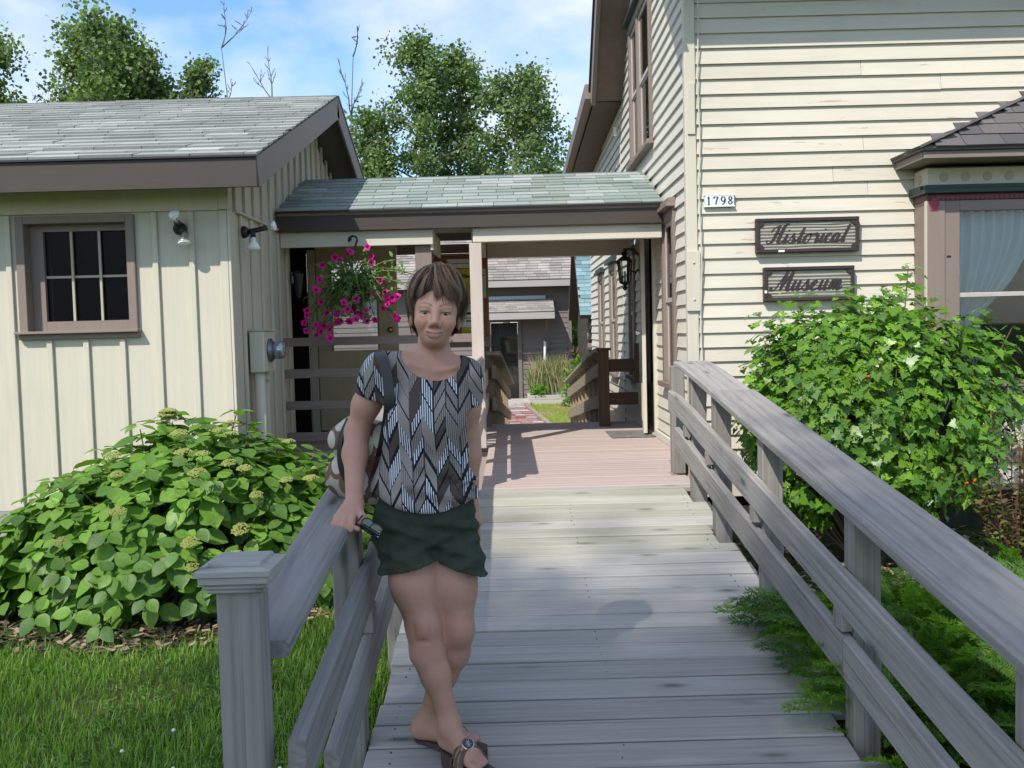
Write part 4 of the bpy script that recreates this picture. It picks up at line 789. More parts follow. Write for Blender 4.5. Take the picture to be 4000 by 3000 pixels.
while y<25:
    xe=.73-(y-18.9)*.0756; x=xe-.12-random.uniform(0,.1)
    while x>-.55: inst('brick',random.choice(bms),path,(x,y,-.327)); x-=.222
    y+=.216
b=MB(); b.rail((.80,18.0,-.30),(.36,24.0,-.30),.09,.1); b.build('edging_timber',MW['tany'],path)
b=MB(); b.box(-1.6,.5,24.1,25.3,-.33,-.22,.004); b.build('step',MW['x'],path)
FB=thing('brown_clapboard_building','brown grey clapboard building with a small awning over its dark door','building',(-2,26,-.33))
fy=26.
MB().box(-9,-.5,fy,fy+.1,-.33,2.9).build('wall',M_bt,FB); MB().box(.23,1.65,fy,fy+.1,-.33,2.9).build('wall',M_bt,FB); MB().box(-.4995,.2295,fy,fy+.1,1.80,2.9).build('wall',M_bt,FB); MB().box(1.55,1.65,fy+.101,33,-.33,2.9).build('side_wall',M_bt,FB)
clap(FB,-9,1.6,fy-.001,-.30,2.74,.137,M_bt,[(-.58,.31,-.4,1.85),(-3.0,-2.2,.6,1.8)])
MB().box(1.60,1.69,fy-.05,fy-.002,-.33,2.74,.003).build('corner_board',M_bt,FB)
for a in((.2305,.33,-.33,1.88),(-.60,-.5005,-.33,1.88),(-.5,.23,1.80,1.88)): MB().box(a[0],a[1],fy-.06,fy-.024,a[2],a[3],.003).build('door_casing',M_bt,FB)
dd=MB().box(-.495,.225,fy+.06,fy+.09,-.3,.0).build('door',M_black,FB); MB().box(-.495,-.25,fy+.06,fy+.09,.0005,1.79).build('door_stile',M_black,dd); MB().box(.19,.225,fy+.06,fy+.09,.0005,1.79).build('door_stile',M_black,dd); MB().box(-.2495,.1895,fy+.06,fy+.09,1.40,1.79).build('door_head',M_black,dd); MB().box(-.2495,.1895,fy+.06,fy+.09,.66,.70).build('door_rail',M_black,dd)
m=Mt('dark_reflecting_glass',.03,.8); m.color((.02,.02,.02)); M_refg=m.mat
for z0,z1 in((.0005,.6595),(.7005,1.3995)): MB().box(-.2495,.1895,fy+.072,fy+.076,z0,z1).build('pane',M_refg,dd)
rf=MB(); e=Vector((0,4.2,2.6)); ln_=e.length; e.normalize(); nn_=Vector((1,0,0)).cross(e).normalized(); rf.beam(Vector((-3.6,25.55,2.90))+e*ln_/2-nn_*.06,(5.52,0,0),e*ln_/2,nn_*.06); e3=Vector((0,-e.y,e.z)); n3=Vector((0,-nn_.y,nn_.z)); rf.beam(Vector((-3.6,33.95,2.90))+e3*ln_/2-n3*.06,(5.52,0,0),e3*(ln_/2-.002),n3*.06); rf=rf.build('roof',M_bt,FB)
M_shF=[shingle('tan_grey_shingle_'+s,c,.2,.2) for s,c in(('a',(.27,.245,.225,1)),('b',(.32,.29,.265,1)))]
shingle_roof(rf,(-6.5,25.5,2.90),(1,0,0),e,nn_,8.42,ln_*.75,.30,.15,.02,M_shF,near=lambda c:c.x>-3.5)
MB().box(-9.1,1.93,25.47,25.53,2.72,2.885,.004).build('fascia',M_grt,rf)
b=MB(); b.add([(1.93,25.5,2.74),(1.93,29.75,5.36),(1.93,34,2.74),(1.93,25.5,2.9),(1.93,29.75,5.53),(1.93,34,2.9)],[(0,1,4,3),(1,2,5,4)]); b.build('rake_board',M_grt,rf)
aw=MB(); A_=Vector((.1,25.15,2.05)); e=Vector((0,.80,.36)); l2=e.length; e.normalize(); na=Vector((1,0,0)).cross(e).normalized(); aw.beam(A_+e*l2/2-na*.02,(1.10,0,0),e*l2/2,na*.02); aw=aw.build('awning',M_bt,FB)
shingle_roof(aw,(-1.0,25.13,2.05),(1,0,0),e,na,2.2,l2,.30,.13,.012,M_shF,parts=60)
MB().box(-1.0,1.2,25.10,25.14,1.86,2.03,.004).build('awning_fascia',M_grt,aw); MB().box(-1.0,1.0,25.90,25.97,2.40,2.50,.003).build('flashing',M_chrome if False else plain('galvanised_flashing',(.45,.48,.52,1),.4,.4,.4),aw)
b=MB(); b.rail((1.02,25.25,1.86),(.92,25.94,.95),.05,.06); b.build('awning_strut',M_bt,aw)
# downpipe with white upper piece
tag(MB().tube([(.93,25.7,.55),(.95,25.7,1.28)],.035,10).build('white_pipe',M_white,at=(.94,25.7,.55)),'white pipe standing up among the tall grasses','pipe')
# log cabin with blue green roof, seen between the house and brown building
CB=thing('log_cabin','small dark cabin with a blue green shingle roof beyond the clapboard house','cabin',(3,22,-.33))
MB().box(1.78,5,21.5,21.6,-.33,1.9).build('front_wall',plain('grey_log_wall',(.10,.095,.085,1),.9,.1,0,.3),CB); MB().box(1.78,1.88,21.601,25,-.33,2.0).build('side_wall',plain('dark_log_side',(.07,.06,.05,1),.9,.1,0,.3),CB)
for i in range(9): MB().tube([(1.74,21.44,-.22+i*.23),(5,21.44,-.22+i*.23)],.085,8).build('log',plain('weathered_log',(.16,.145,.125,1),.9,.1,0,.3) if i==0 else bpy.data.materials['weathered_log'],CB)
e=Vector((0,2.0,2.1)); l2=e.length; e.normalize(); na=Vector((1,0,0)).cross(e).normalized(); b=MB(); b.beam(Vector((3.3,20.95,1.86))+e*l2/2-na*.05,(1.75,0,0),e*l2/2,na*.05); b.beam(Vector((3.3,24.95,1.86))+Vector((0,-e.y,e.z))*l2/2-Vector((0,-na.y,na.z))*.05,(1.75,0,0),Vector((0,-e.y,e.z))*(l2/2-.002),Vector((0,-na.y,na.z))*.05); cr_=b.build('roof',plain('dark_eaves',(.07,.055,.045,1),.8),CB)
shingle_roof(cr_,(1.55,20.93,1.86),(1,0,0),e,na,3.5,l2,.30,.125,.012,[shingle('blue_green_shingle_a',(.16,.25,.27,1)),shingle('blue_green_shingle_b',(.20,.29,.31,1))],parts=120)
BR=thing('brown_roofed_barn','plain reddish brown building far behind the cabin','building',(6,36,-.33)); MB().box(2.1,12,36,40,-.33,3.9).build('wall',paint('reddish_brown_siding',(.16,.085,.075,1),.8),BR); b=MB(); b.add([(1.9,35.6,3.9),(12,35.6,3.9),(12,38,5.6),(1.9,38,5.6),(12,40.4,3.9),(1.9,40.4,3.9)],[(0,1,2,3),(3,2,4,5),(0,3,5),(1,4,2),(0,5,4,1)]); b.build('roof',shingle('red_brown_shingle',(.17,.09,.08,1)),BR)
MB().tube([(2.75,35.5,4.3),(2.75,35.5,4.75)],.09,8).build('flue',M_white,BR)
# timber planter
pl=thing('timber_planter','low weathered timber planter in front of the brown building','planter',(1.1,24.4,-.33))
for a in((.44,2.0,24.2,24.3,-.33,-.2),(.44,2.0,24.2,24.3,-.198,-.08),(.44,.54,24.301,25.6,-.33,-.09)): MB().box(*a,.006).build('timber',MW['x'],pl)
MB().box(.545,2.0,24.301,25.7,-.33,-.13).build('soil',plain('dark_mulch_soil',(.05,.035,.025,1),.95),pl)
# ================================================================ plants
def leaf_tpl(kind):
    """flat-ish leaf along +Y, length 1, normal +Z; returns verts, tris"""
    if kind=='ovate':
        ts=[0,.12,.3,.5,.7,.87,1.]; ws=[.03,.24,.36,.36,.26,.12,.0]
        V=[];F_=[]
        for t,w in zip(ts,ws):
            dr=-.16*t*t
            V+=[(-w,t,.10*w+dr+.012),(0,t,dr-.02),(w,t,.10*w+dr+.012)]
        for i in range(len(ts)-1):
            a=3*i; F_+=[(a,a+1,a+4),(a,a+4,a+3),(a+1,a+2,a+5),(a+1,a+5,a+4)]
        return np.array(V),np.array(F_)
    if kind=='maple':
        pts=[(0,0),(.16,.02),(.34,.16),(.52,.30),(.36,.36),(.44,.52),(.27,.55),(.20,.72),(.10,.80),(0,1.)]
        V=[(0,.0,-.02),(0,.35,-.03),(0,.7,-.06)]; rim=[(x,y,.05*x-.12*y*y-.04*abs(x)) for x,y in pts]+[(-x,y,.05*x-.12*y*y-.04*abs(x)) for x,y in pts[-2:0:-1]]
        b_=len(V); V+=rim; n=len(rim); F_=[]
        for i in range(n):
            j=(i+1)%n; yy=(rim[i][1]+rim[j][1])/2; c=0 if yy<.1 else (1 if yy<.62 else 2); F_.append((c,b_+i,b_+j))
        # bridge between centres
        F_+=[(1,b_+0,b_+1),(1,b_+n-1,b_+0),(2,1,b_+6),(2,b_+n-6,1)]
        return np.array(V),np.array(F_)
    if kind=='small':
        V=[(0,0,0),(.22,.35,.03),(0,.45,-.02),(-.22,.35,.03),(.16,.7,0),(-.16,.7,0),(0,1,-.08)]; return np.array(V),np.array([(0,1,2),(0,2,3),(1,4,2),(3,2,5),(2,4,6),(2,6,5)])
def frame(d,n):
    """matrices (N,3,3) with columns x,y,z: y=dir, z~normal"""
    d=d/np.linalg.norm(d,axis=1,keepdims=True); x=np.cross(d,n); x/=np.linalg.norm(x,axis=1,keepdims=True)+1e-9; z=np.cross(x,d); return np.stack([x,d,z],2)
def scatter(name,tpl,P,Mx,s,mats,parent=None,off=None,mi=None):
    """many copies of tpl joined into one mesh"""
    V,F_=tpl; N_=len(P); W_=np.einsum('nij,kj->nki',Mx,V)*np.asarray(s).reshape(-1,1,1)+P[:,None,:]
    faces=(F_[None]+np.arange(N_)[:,None,None]*len(V)).reshape(-1,3)
    o=npmesh(name,W_.reshape(-1,3),faces,mats,parent,True,off)
    if mi is not None: o.data.polygons.foreach_set('material_index',np.repeat(mi,len(F_)).astype(np.int32))
    return tag(o,kind='stuff')
def leaves_split(parent,tpl,P,Mx,s,mats,nparts=300,name='leaf'):
    """300 nearest the eye as single leaves, the others one mass"""
    d=np.linalg.norm(P-np.array([0,0,1.55]),axis=1); od=np.argsort(d); 
    mes=[]
    for m_ in mats:
        b=MB(); b.add(tpl[0],tpl[1]); mes.append(b.mesh(name,(0,0,0),True,(m_,)))
    mi=rng.integers(0,len(mats),len(P)); sc=np.broadcast_to(np.asarray(s,float),(len(P),))
    for i in od[:nparts]:
        inst(name,mes[mi[i]],parent,P[i],Matrix(Mx[i].tolist()).to_euler(),float(sc[i]))
    r=od[nparts:]; scatter('leaves',tpl,P[r],Mx[r],sc[r],mats,parent,mi=mi[r])
def bush_tips(n,hf,region,seed):
    """tips on a bumpy shell: hf(u) -> position and normal"""
    r=np.random.default_rng(seed); return hf(r,n)
# ---------------------------------------------------------------- hydrangea by the left wall
HD=thing('hydrangea_bush','big leafy hydrangea with pale yellow green flower heads against the cream wall','shrub',(-2.1,5.6,.05))
def hyd(r,n):
    th=r.uniform(0,2*np.pi,n); v=r.uniform(-.05,1,n); ph=np.arccos(1-np.clip(v,0,1)); 
    d=np.stack([np.sin(ph)*np.cos(th),np.sin(ph)*np.sin(th),np.cos(ph)],1); low=v<.0
    rad=np.array([1.20,.80,.90]); c=np.array([-2.0,5.66,.10]); bump=1+.07*np.sin(5*th+2*ph)+r.normal(0,.045,n)
    p=c+d*rad*bump[:,None]; p[:,2]*=np.clip(1.02-.22*np.clip((-1.8-p[:,0])/1.2,0,1),.6,1.1)
    nrm=unit(d/rad); nrm=unit(nrm+np.array([0,0,.45])+r.normal(0,.18,(n,3))); p[:,2]=np.maximum(p[:,2],.10+r.uniform(0,.12,n)); p[:,1]=np.minimum(p[:,1],6.62); return p,nrm
r=np.random.default_rng(11); P,Nn=hyd(r,470); LP=[];LD=[];LN=[];LS=[]
for p,n in zip(P,Nn):
    a=np.cross(n,[0,0,1]) if abs(n[2])<.95 else np.array([1.,0,0]); a=unit(a); bq=np.cross(n,a); ph0=r.uniform(0,2*np.pi)
    for lev,(dist,cnt,sz) in enumerate(((.0,4,r.uniform(.085,.115)),(.07,2,r.uniform(.125,.17)),(.15,2,r.uniform(.125,.17)))):
        for k in range(cnt):
            an=ph0+lev*1.57/2*(1 if lev else 0)+k*2*np.pi/cnt+r.normal(0,.2); rd=a*np.cos(an)+bq*np.sin(an); q=p-n*dist+rd*.02
            LP.append(q); LD.append(unit(rd+n*(.25-.3*lev)+np.array([0,0,-.25])+r.normal(0,.12,3))); LN.append(unit(n+np.array([0,0,.5])+r.normal(0,.2,3))); LS.append(sz*r.uniform(.8,1.15))
LP=np.array(LP); Mx=frame(np.array(LD),np.array(LN))
M_hyd=[leafmat('hydrangea_leaf_a',(.095,.195,.028,1),(.14,.265,.04,1),.34),leafmat('hydrangea_leaf_b',(.125,.25,.032,1),(.20,.35,.05,1),.38),leafmat('hydrangea_leaf_c',(.07,.15,.03,1),(.105,.20,.038,1),.3)]
leaves_split(HD,leaf_tpl('ovate'),LP,Mx,LS,M_hyd)
b=MB()
for p,n in list(zip(P,Nn))[::2]:
    base=np.array([-2.02+(p[0]+2.02)*.35,5.66+(p[1]-5.66)*.35,.02]); mid=(base+p)/2+np.array([0,0,.12]); b.tube([base,mid,p-n*.02],[.007,.006,.003],5,False)
b.build('stems',plain('hydrangea_stem',(.13,.12,.045,1),.7),HD)
m=Mt('flower_head_yellow_green',.8,.2); v=m.coord('Object',(1,1,1),3.); vo=m.n('TexVoronoi'); vo.inputs['Scale'].default_value=120; m.l(v,vo.inputs['Vector']); c=m.ramp(vo.outputs['Distance'],[(.1,(.66,.70,.24,1)),(.6,(.50,.57,.15,1))]); m.color(c); m.bump(vo.outputs['Distance'],1.,.006); M_fh=m.mat
def head_mesh(seed):
    r=np.random.default_rng(seed); V=[];F_=[]; b=MB()
    for i in range(110):
        rr=np.sqrt(r.uniform(0,1)); a=r.uniform(0,6.28); x,y=rr*np.cos(a),rr*np.sin(a)*.9; z=.30*(1-rr*rr)+r.normal(0,.03); s=r.uniform(.09,.17)
        b.add([(x-s,y,z),(x,y-s,z+.01),(x+s,y,z),(x,y+s,z+.01),(x,y,z+s*.9),(x,y,z-s)],[(0,1,4),(1,2,4),(2,3,4),(3,0,4),(1,0,5),(2,1,5),(3,2,5),(0,3,5)])
    b.tube([(0,0,-.9),(0,0,.1)],[.05,.08],5); return b.mesh('flower_head',(0,0,0),False,(M_fh,))
hm=[head_mesh(i) for i in range(3)]; Pf,Nf=hyd(np.random.default_rng(5),400); cnt=0
for p,n in zip(Pf,Nf):
    if cnt>=40: break
    if p[1]>5.75 or p[2]<.3 or (p[0]<-2.3 and p[2]>.62) or (p[0]<-2.2 and r.uniform()<.55): continue
    inst('flower_head',hm[cnt%3],HD,p+n*.045+np.array([0,-.06,.015]),Matrix(frame(np.array([[1,0,.0]]),(n+np.array([0,0,.8]))[None])[0].tolist()).to_euler(),r.uniform(.036,.056)); cnt+=1
# ---------------------------------------------------------------- maple-leaved viburnum by the house
VB=thing('maple_leaved_shrub','bright green maple leaved shrub below the signs on the house front','shrub',(2.35,6.15,0))
def vib(r,n):
    th=r.uniform(0,2*np.pi,n); v=r.uniform(-.75,1,n); ph=np.arccos(v); d=np.stack([np.sin(ph)*np.cos(th),np.sin(ph)*np.sin(th),np.cos(ph)],1)
    rad=np.array([.80,.60,.72]); c=np.array([2.30,6.12,.94]); bump=1+.10*np.sin(4*th+3*ph)+.08*np.sin(7*th-2*ph)+r.normal(0,.07,n); p=c+d*rad*bump[:,None]
    p[:,0]+=np.where(d[:,2]<-.2,(-d[:,2]-.2)*.22*np.sign(2.4-p[:,0]),0); p[:,0]-=.10*np.clip((1.3-p[:,2]),-1,1)*(p[:,0]<2.2)*0
    nrm=unit(d/rad); nrm=unit(nrm+np.array([0,0,.5])+r.normal(0,.2,(n,3))); p[:,1]=np.minimum(p[:,1],7.0); return p,nrm
r=np.random.default_rng(21); P,Nn=vib(r,820); extra=np.array([[2.62,6.3,1.92],[2.70,6.35,1.86],[2.50,6.3,1.78],[3.06,6.2,1.62],[3.22,6.15,1.50],[1.55,6.0,1.30],[1.46,6.0,1.16],[1.72,6.0,1.42]]); P=np.vstack([P,extra]); Nn=np.vstack([Nn,np.tile([0,-.2,1.],(len(extra),1))])
LP=[];LD=[];LN=[];LS=[]
for p,n in zip(P,Nn):
    a=unit(np.cross(n,[0,.2,1.])); bq=np.cross(n,a); ph0=r.uniform(0,6.28)
    for lev,(dist,cnt,sz) in enumerate(((.0,3,r.uniform(.05,.07)),(.06,2,r.uniform(.085,.11)),(.13,2,r.uniform(.09,.12)))):
        for k in range(cnt):
            an=ph0+lev*.8+k*6.283/cnt+r.normal(0,.3); rd=a*np.cos(an)+bq*np.sin(an); LP.append(p-n*dist+rd*.03); LD.append(unit(rd+n*.1+np.array([0,0,-.45])+r.normal(0,.15,3))); LN.append(unit(n*.8+np.array([0,-.25,.5])+r.normal(0,.25,3))); LS.append(sz*r.uniform(.85,1.2))
M_vib=[leafmat('viburnum_leaf_a',(.085,.19,.02,1),(.14,.27,.03,1),.35,.35),leafmat('viburnum_leaf_b',(.12,.25,.025,1),(.22,.37,.045,1),.4,.35),leafmat('viburnum_leaf_c',(.06,.145,.022,1),(.095,.20,.03,1),.3,.35)]
leaves_split(VB,leaf_tpl('maple'),np.array(LP),frame(np.array(LD),np.array(LN)),LS,M_vib)
b=MB()
for p,n in list(zip(P,Nn))[::4]:
    base=np.array([2.38+(p[0]-2.38)*.2,6.15+(p[1]-6.15)*.2,.0]); mid=base*.5+p*.5+np.array([0,0,.1]); b.tube([base,mid,p-n*.01],[.012,.008,.003],5,False)
b.build('branches',plain('grey_bark_twig',(.10,.08,.06,1),.85),VB)
bq=MB(); bq.lathe((0,0,0),[(.2,-1),(.85,-.6),(1,0),(.85,.6),(.2,1)],8); bm_=bq.mesh('berries',(0,0,0),True,(plain('orange_red_berry',(.35,.07,.015,1),.35),))
for c in((2.05,5.55,1.22),(1.95,5.6,.98),(2.65,5.5,.62)):
    for k in range(5): inst('berry',bm_,VB,(c[0]+random.uniform(-.03,.03),c[1]+random.uniform(-.02,.02),c[2]+random.uniform(-.02,.02)),None,.009)
# ---------------------------------------------------------------- reddish shrub at the edge
RS=thing('bronze_leaved_shrub','twiggy shrub with bronze green leaves below the bay window','shrub',(3.0,5.6,0))
r=np.random.default_rng(31); LP=[];LD=[];LN=[];b=MB()
for i in range(44):
    a=r.uniform(0,6.28); top=np.array([3.02+r.normal(0,.26),5.55+r.normal(0,.2),r.uniform(.35,1.02)]); base=np.array([3.0+r.normal(0,.06),5.6+r.normal(0,.06),0]); b.tube([base,(base+top)/2+r.normal(0,.03,3),top],[.006,.005,.002],5,False)
    for t in np.linspace(.3,1,14):
        for s_ in(-1,1):
            q=base+(top-base)*t; d=unit(np.array([np.cos(a+t*9)*s_,np.sin(a+t*9)*s_,.45])); LP.append(q); LD.append(d); LN.append(unit(np.array([0,-.3,1])+r.normal(0,.3,3)))
b.build('twigs',plain('reddish_twig',(.11,.05,.035,1),.8),RS); scatter('leaves',leaf_tpl('small'),np.array(LP),frame(np.array(LD),np.array(LN)),r.uniform(.04,.065,len(LP)),[leafmat('bronze_leaf_a',(.10,.12,.03,1),(.16,.17,.05,1),.3),leafmat('bronze_leaf_b',(.12,.06,.035,1),(.17,.09,.05,1),.3)],RS,mi=(r.uniform(size=len(LP))<.35).astype(int))
# ---------------------------------------------------------------- juniper mat beside the ramp
V=[];F_=[]
def addtri(p,d,l,w):
    b0=len(V); d=np.array(d)/np.linalg.norm(d); s_=np.cross(d,[0,0,1.]); s_=s_/(np.linalg.norm(s_)+1e-9)*w; V.extend([np.array(p)-s_,np.array(p)+s_,np.array(p)+d*l]); F_.append((b0,b0+1,b0+2))
rj=np.random.default_rng(3)
for t in np.linspace(.05,1,16):
    c=np.array([0,t,.10*np.sin(t*2.2)])
    for s_ in(-1,1):
        l=.30*(1-.75*t)+.05; d=np.array([s_*.8,.75,rj.normal(0,.2)]); addtri(c,d,l,.018)
        for q in(.35,.6,.8): cc=c+d/np.linalg.norm(d)*l*q; addtri(cc,[s_*.3,1,rj.normal(0,.4)],.11,.016); addtri(cc,[s_*1,.35,rj.normal(0,.4)],.10,.016)
addtri((0,0,0),(0,1,.05),1.,.014); JT=(np.array(V),np.array(F_))
JN=thing('juniper','bright green feathery juniper spreading beside and over the ramp edge','juniper',(1.9,3.6,0))
r=np.random.default_rng(41); n=2300; X=r.uniform(1.22,3.6,n); Y=r.uniform(1.6,4.95,n)
H=np.clip(.40*np.exp(-((X-2.15)/.75)**2)*(.65+.35*np.sin(X*5)*np.sin(Y*4+1))+.12,.06,.5)*np.clip((4.95-Y)/.6,.1,1)
Z=H*np.sqrt(r.uniform(.12,1,n)); keep=~((X<1.34)&(Z>.3)); X,Y,Z=X[keep],Y[keep],Z[keep]; n=len(X); P=np.stack([X,Y,Z],1)
ang=r.normal(-2.0,1.1,n); D=np.stack([np.cos(ang),np.sin(ang)*.8,r.uniform(.05,.75,n)],1); e_=12
over=np.stack([r.uniform(1.10,1.3,60),np.concatenate([r.normal(3.75,.16,35),r.normal(3.25,.13,25)]),r.uniform(.24,.42,60)],1); P=np.vstack([P,over]); D=np.vstack([D,np.stack([-np.ones(60),r.normal(-.35,.4,60),r.uniform(-.05,.35,60)],1)]); over[:,2]+=0
M_jun=[leafmat('juniper_green_a',(.11,.22,.03,1),(.17,.31,.045,1),.4,.6),leafmat('juniper_green_b',(.17,.31,.045,1),(.26,.42,.07,1),.45,.6),leafmat('juniper_green_c',(.07,.15,.03,1),(.11,.21,.04,1),.35,.6)]
scatter('foliage',JT,P,frame(D,unit(np.tile([0,0,1.],(len(P),1))+r.normal(0,.35,(len(P),3)))),r.uniform(.13,.27,len(P)),M_jun,JN,mi=r.integers(0,3,len(P)))
b=MB()
for i in range(26):
    p0=np.array([r.uniform(1.6,2.4),r.uniform(2.4,4.4),.02]); p1=p0+np.array([r.normal(0,.4),r.normal(-.3,.35),r.uniform(.15,.35)]); b.tube([p0,(p0+p1)/2+np.array([0,0,.04]),p1],[.012,.008,.004],5,False)
b.build('branches',plain('juniper_bark',(.13,.09,.06,1),.9),JN)
# ---------------------------------------------------------------- mulch
def chips(lbl,n,fx,seed,cols):
    r=np.random.default_rng(seed); P=fx(r,n); V=np.array([(-.5,-.15,0),(.5,-.2,.03),(.5,.15,.02),(-.5,.2,.05)]); Fq=np.array([(0,1,2),(0,2,3)]); a=r.uniform(0,6.28,n)
    D=np.stack([np.cos(a),np.sin(a),r.normal(0,.25,n)],1); o=scatter('wood_chips',(V,Fq),P,frame(D,unit(np.tile([0,0,1.],(n,1))+r.normal(0,.3,(n,3)))),r.uniform(.025,.06,n),cols,None,mi=r.integers(0,len(cols),n)); tag(o,lbl,'mulch'); return o
M_ch=[plain('chip_'+k,c,.9) for k,c in(('dark',(.07,.045,.03,1)),('mid',(.19,.12,.075,1)),('pale',(.36,.26,.17,1)))]
def bedL(r,n):
    a=r.uniform(0,6.28,n); q=np.sqrt(r.uniform(0,1,n)); x=-2.0+1.15*q*np.cos(a); y=5.55+.98*q*np.sin(a); y=np.where(x>-1.5,y-.0,y); return np.stack([x,y,np.array([gz(i,j) for i,j in zip(x,y)])+.012+r.uniform(0,.02,n)],1)
chips('brown wood chips on the bed under the hydrangea',3800,bedL,51,M_ch)
def bedR(r,n): return np.stack([r.uniform(1.16,3.8,n),r.uniform(1.2,7.0,n),.012+r.uniform(0,.025,n)],1)
chips('dark wood chips on the bed between ramp and house',6500,bedR,52,[M_ch[0],M_ch[0],M_ch[1],M_ch[2]])
# ---------------------------------------------------------------- lawn
r=np.random.default_rng(61); n=95000; X=r.uniform(-4.6,-.50,n); Y=1.5+5.1*r.uniform(0,1,n)**1.25
k=(X>-.497-Y*.9-1.2)&~(((X+2.0)/1.08)**2+((Y-5.55)/.92)**2<1+r.normal(0,.10,n))&~((Y>6.5)); X,Y=X[k],Y[k]; n=len(X)
Zb=np.array([gz(a,b_) for a,b_ in zip(X,Y)]); hh=r.gamma(6,.0072,n)*(1+.5*np.sin(X*3.1)*np.sin(Y*2.7))*.8+.012; an=r.uniform(0,6.28,n); ln_=r.uniform(.1,.9,n)*hh; w=r.uniform(.0016,.0034,n)
sx,sy=-np.sin(an)*w,np.cos(an)*w; B0=np.stack([X-sx,Y-sy,Zb],1);B1=np.stack([X+sx,Y+sy,Zb],1); Mm=np.stack([X+np.cos(an)*ln_*.35,Y+np.sin(an)*ln_*.35,Zb+hh*.65],1); sv=np.stack([sx,sy,0*sx],1)*.7; T=np.stack([X+np.cos(an)*ln_,Y+np.sin(an)*ln_,Zb+hh],1)
V=np.stack([B0,B1,Mm-sv,Mm+sv,T],1).reshape(-1,3); fi=np.arange(n)[:,None]*5; Fg=np.concatenate([fi+np.array([[0,1,3]]),fi+np.array([[0,3,2]]),fi+np.array([[2,3,4]])])
M_gr=[leafmat('grass_blade_a',(.13,.25,.03,1),(.20,.35,.05,1),.4,.5,.35),leafmat('grass_blade_b',(.22,.32,.06,1),(.32,.40,.10,1),.4,.5,.35)]
o=npmesh('grass',V,Fg,M_gr,None,True); mi=(r.uniform(size=n)<.22).astype(np.int32); o.data.polygons.foreach_set('material_index',np.concatenate([mi,mi,mi])); tag(o,'short bright green lawn left of the ramp','grass',kind='stuff')
# clover leaves
n=9000; X=r.uniform(-3.6,-.55,n); Y=r.uniform(1.7,4.6,n); cl=np.sin(X*2.3+1)*np.sin(Y*2.9)>-.1; X,Y=X[cl],Y[cl]; n=len(X); a=r.uniform(0,6.28,n)
scatter('clover',leaf_tpl('small'),np.stack([X,Y,np.array([gz(i,j) for i,j in zip(X,Y)])+r.uniform(.012,.035,n)],1),frame(np.stack([np.cos(a),np.sin(a),r.normal(.1,.2,n)],1),unit(np.tile([0,0,1.],(n,1))+r.normal(0,.3,(n,3)))),r.uniform(.016,.03,n),[leafmat('clover_leaf',(.08,.18,.035,1),(.12,.24,.045,1),.3)],None); tag(bpy.data.objects['clover'],'low clover patches growing through the lawn','clover')
M_wf=plain('white_clover_flower',(.72,.70,.66,1),.8); bq=MB(); bq.lathe((0,0,0),[(.3,-.8),(.9,-.3),(1,.2),(.7,.7),(.2,.95)],8); bq.tube([(0,0,-5),(0,0,-.7)],.12,5); cfm=bq.mesh('clover_flower',(0,0,0),False,(M_wf,))
for x,y in((-1.33,3.62),(-1.22,3.30),(-1.46,3.45),(-.95,3.5),(-1.05,3.2),(-.84,3.28),(-1.3,3.05),(-1.7,3.0),(-.86,3.95)):
    o=bpy.data.objects.new('clover_flower',cfm); COL.objects.link(o); o.location=(x,y,gz(x,y)+.04); o.scale=(.008,)*3; tag(o,'tiny white clover flower head standing in the short grass','flower','clover flowers in the lawn')
# ---------------------------------------------------------------- hanging petunia basket
HB=thing('hanging_basket','hanging basket of bright pink petunias on a black hook under the porch eave','hanging basket',(-1.255,7.88,1.9))
hc=np.array([-1.255,7.88,0])
b=MB(); b.tube([(hc[0]-.05,7.99,2.33),(hc[0]-.045,7.985,2.355),(hc[0]-.02,7.98,2.37),(hc[0]+.012,7.975,2.36),(hc[0]+.022,7.965,2.335),(hc[0]+.012,7.94,2.29),(hc[0],7.90,2.255),(hc[0],7.88,2.235)],.0095,8); b.tube([(hc[0]-.05,7.99,2.33),(hc[0]-.05,8.095,2.36)],.009,8); b.build('hook',M_black,HB,True)
b=MB()
for a in(.3,2.4,4.5): b.tube([(hc[0],7.88,2.237),(hc[0]+.14*math.cos(a),7.88+.14*math.sin(a),1.97)],.003,5)
b.build('hanger_wires',M_black,HB)
b=MB(); b.lathe((hc[0],7.88,1.82),[(.09,0),(.12,.05),(.145,.14),(.15,.15),(.14,.148),(.02,.14)],20); b.build('pot',plain('black_plastic_pot',(.015,.016,.014,1),.5),HB,True)
r=np.random.default_rng(71); b=MB(); LP=[];LD=[];LN=[];FP=[]
def stem(end,sag):
    p0=np.array([hc[0]+r.normal(0,.05),7.86+r.normal(0,.05),1.99]); end=np.array(end,float); pts=[p0+(end-p0)*t+np.array([0,0,sag*np.sin(np.pi*t)]) for t in np.linspace(0,1,8)]; b.tube(pts,[.004]*7+[.002],5,False)
    for t in np.linspace(.12,.97,15):
        q=p0+(end-p0)*t+np.array([0,0,sag*np.sin(np.pi*t)])+r.normal(0,.012,3); LP.append(q); LD.append(unit(r.normal(0,1,3)+np.array([0,-.2,-.1]))); LN.append(unit(np.array([0,-.5,.8])+r.normal(0,.4,3)))
fu=[(1.30,2.005),(1.405,2.03),(1.415,1.985),(1.62,1.905),(1.555,1.93)]
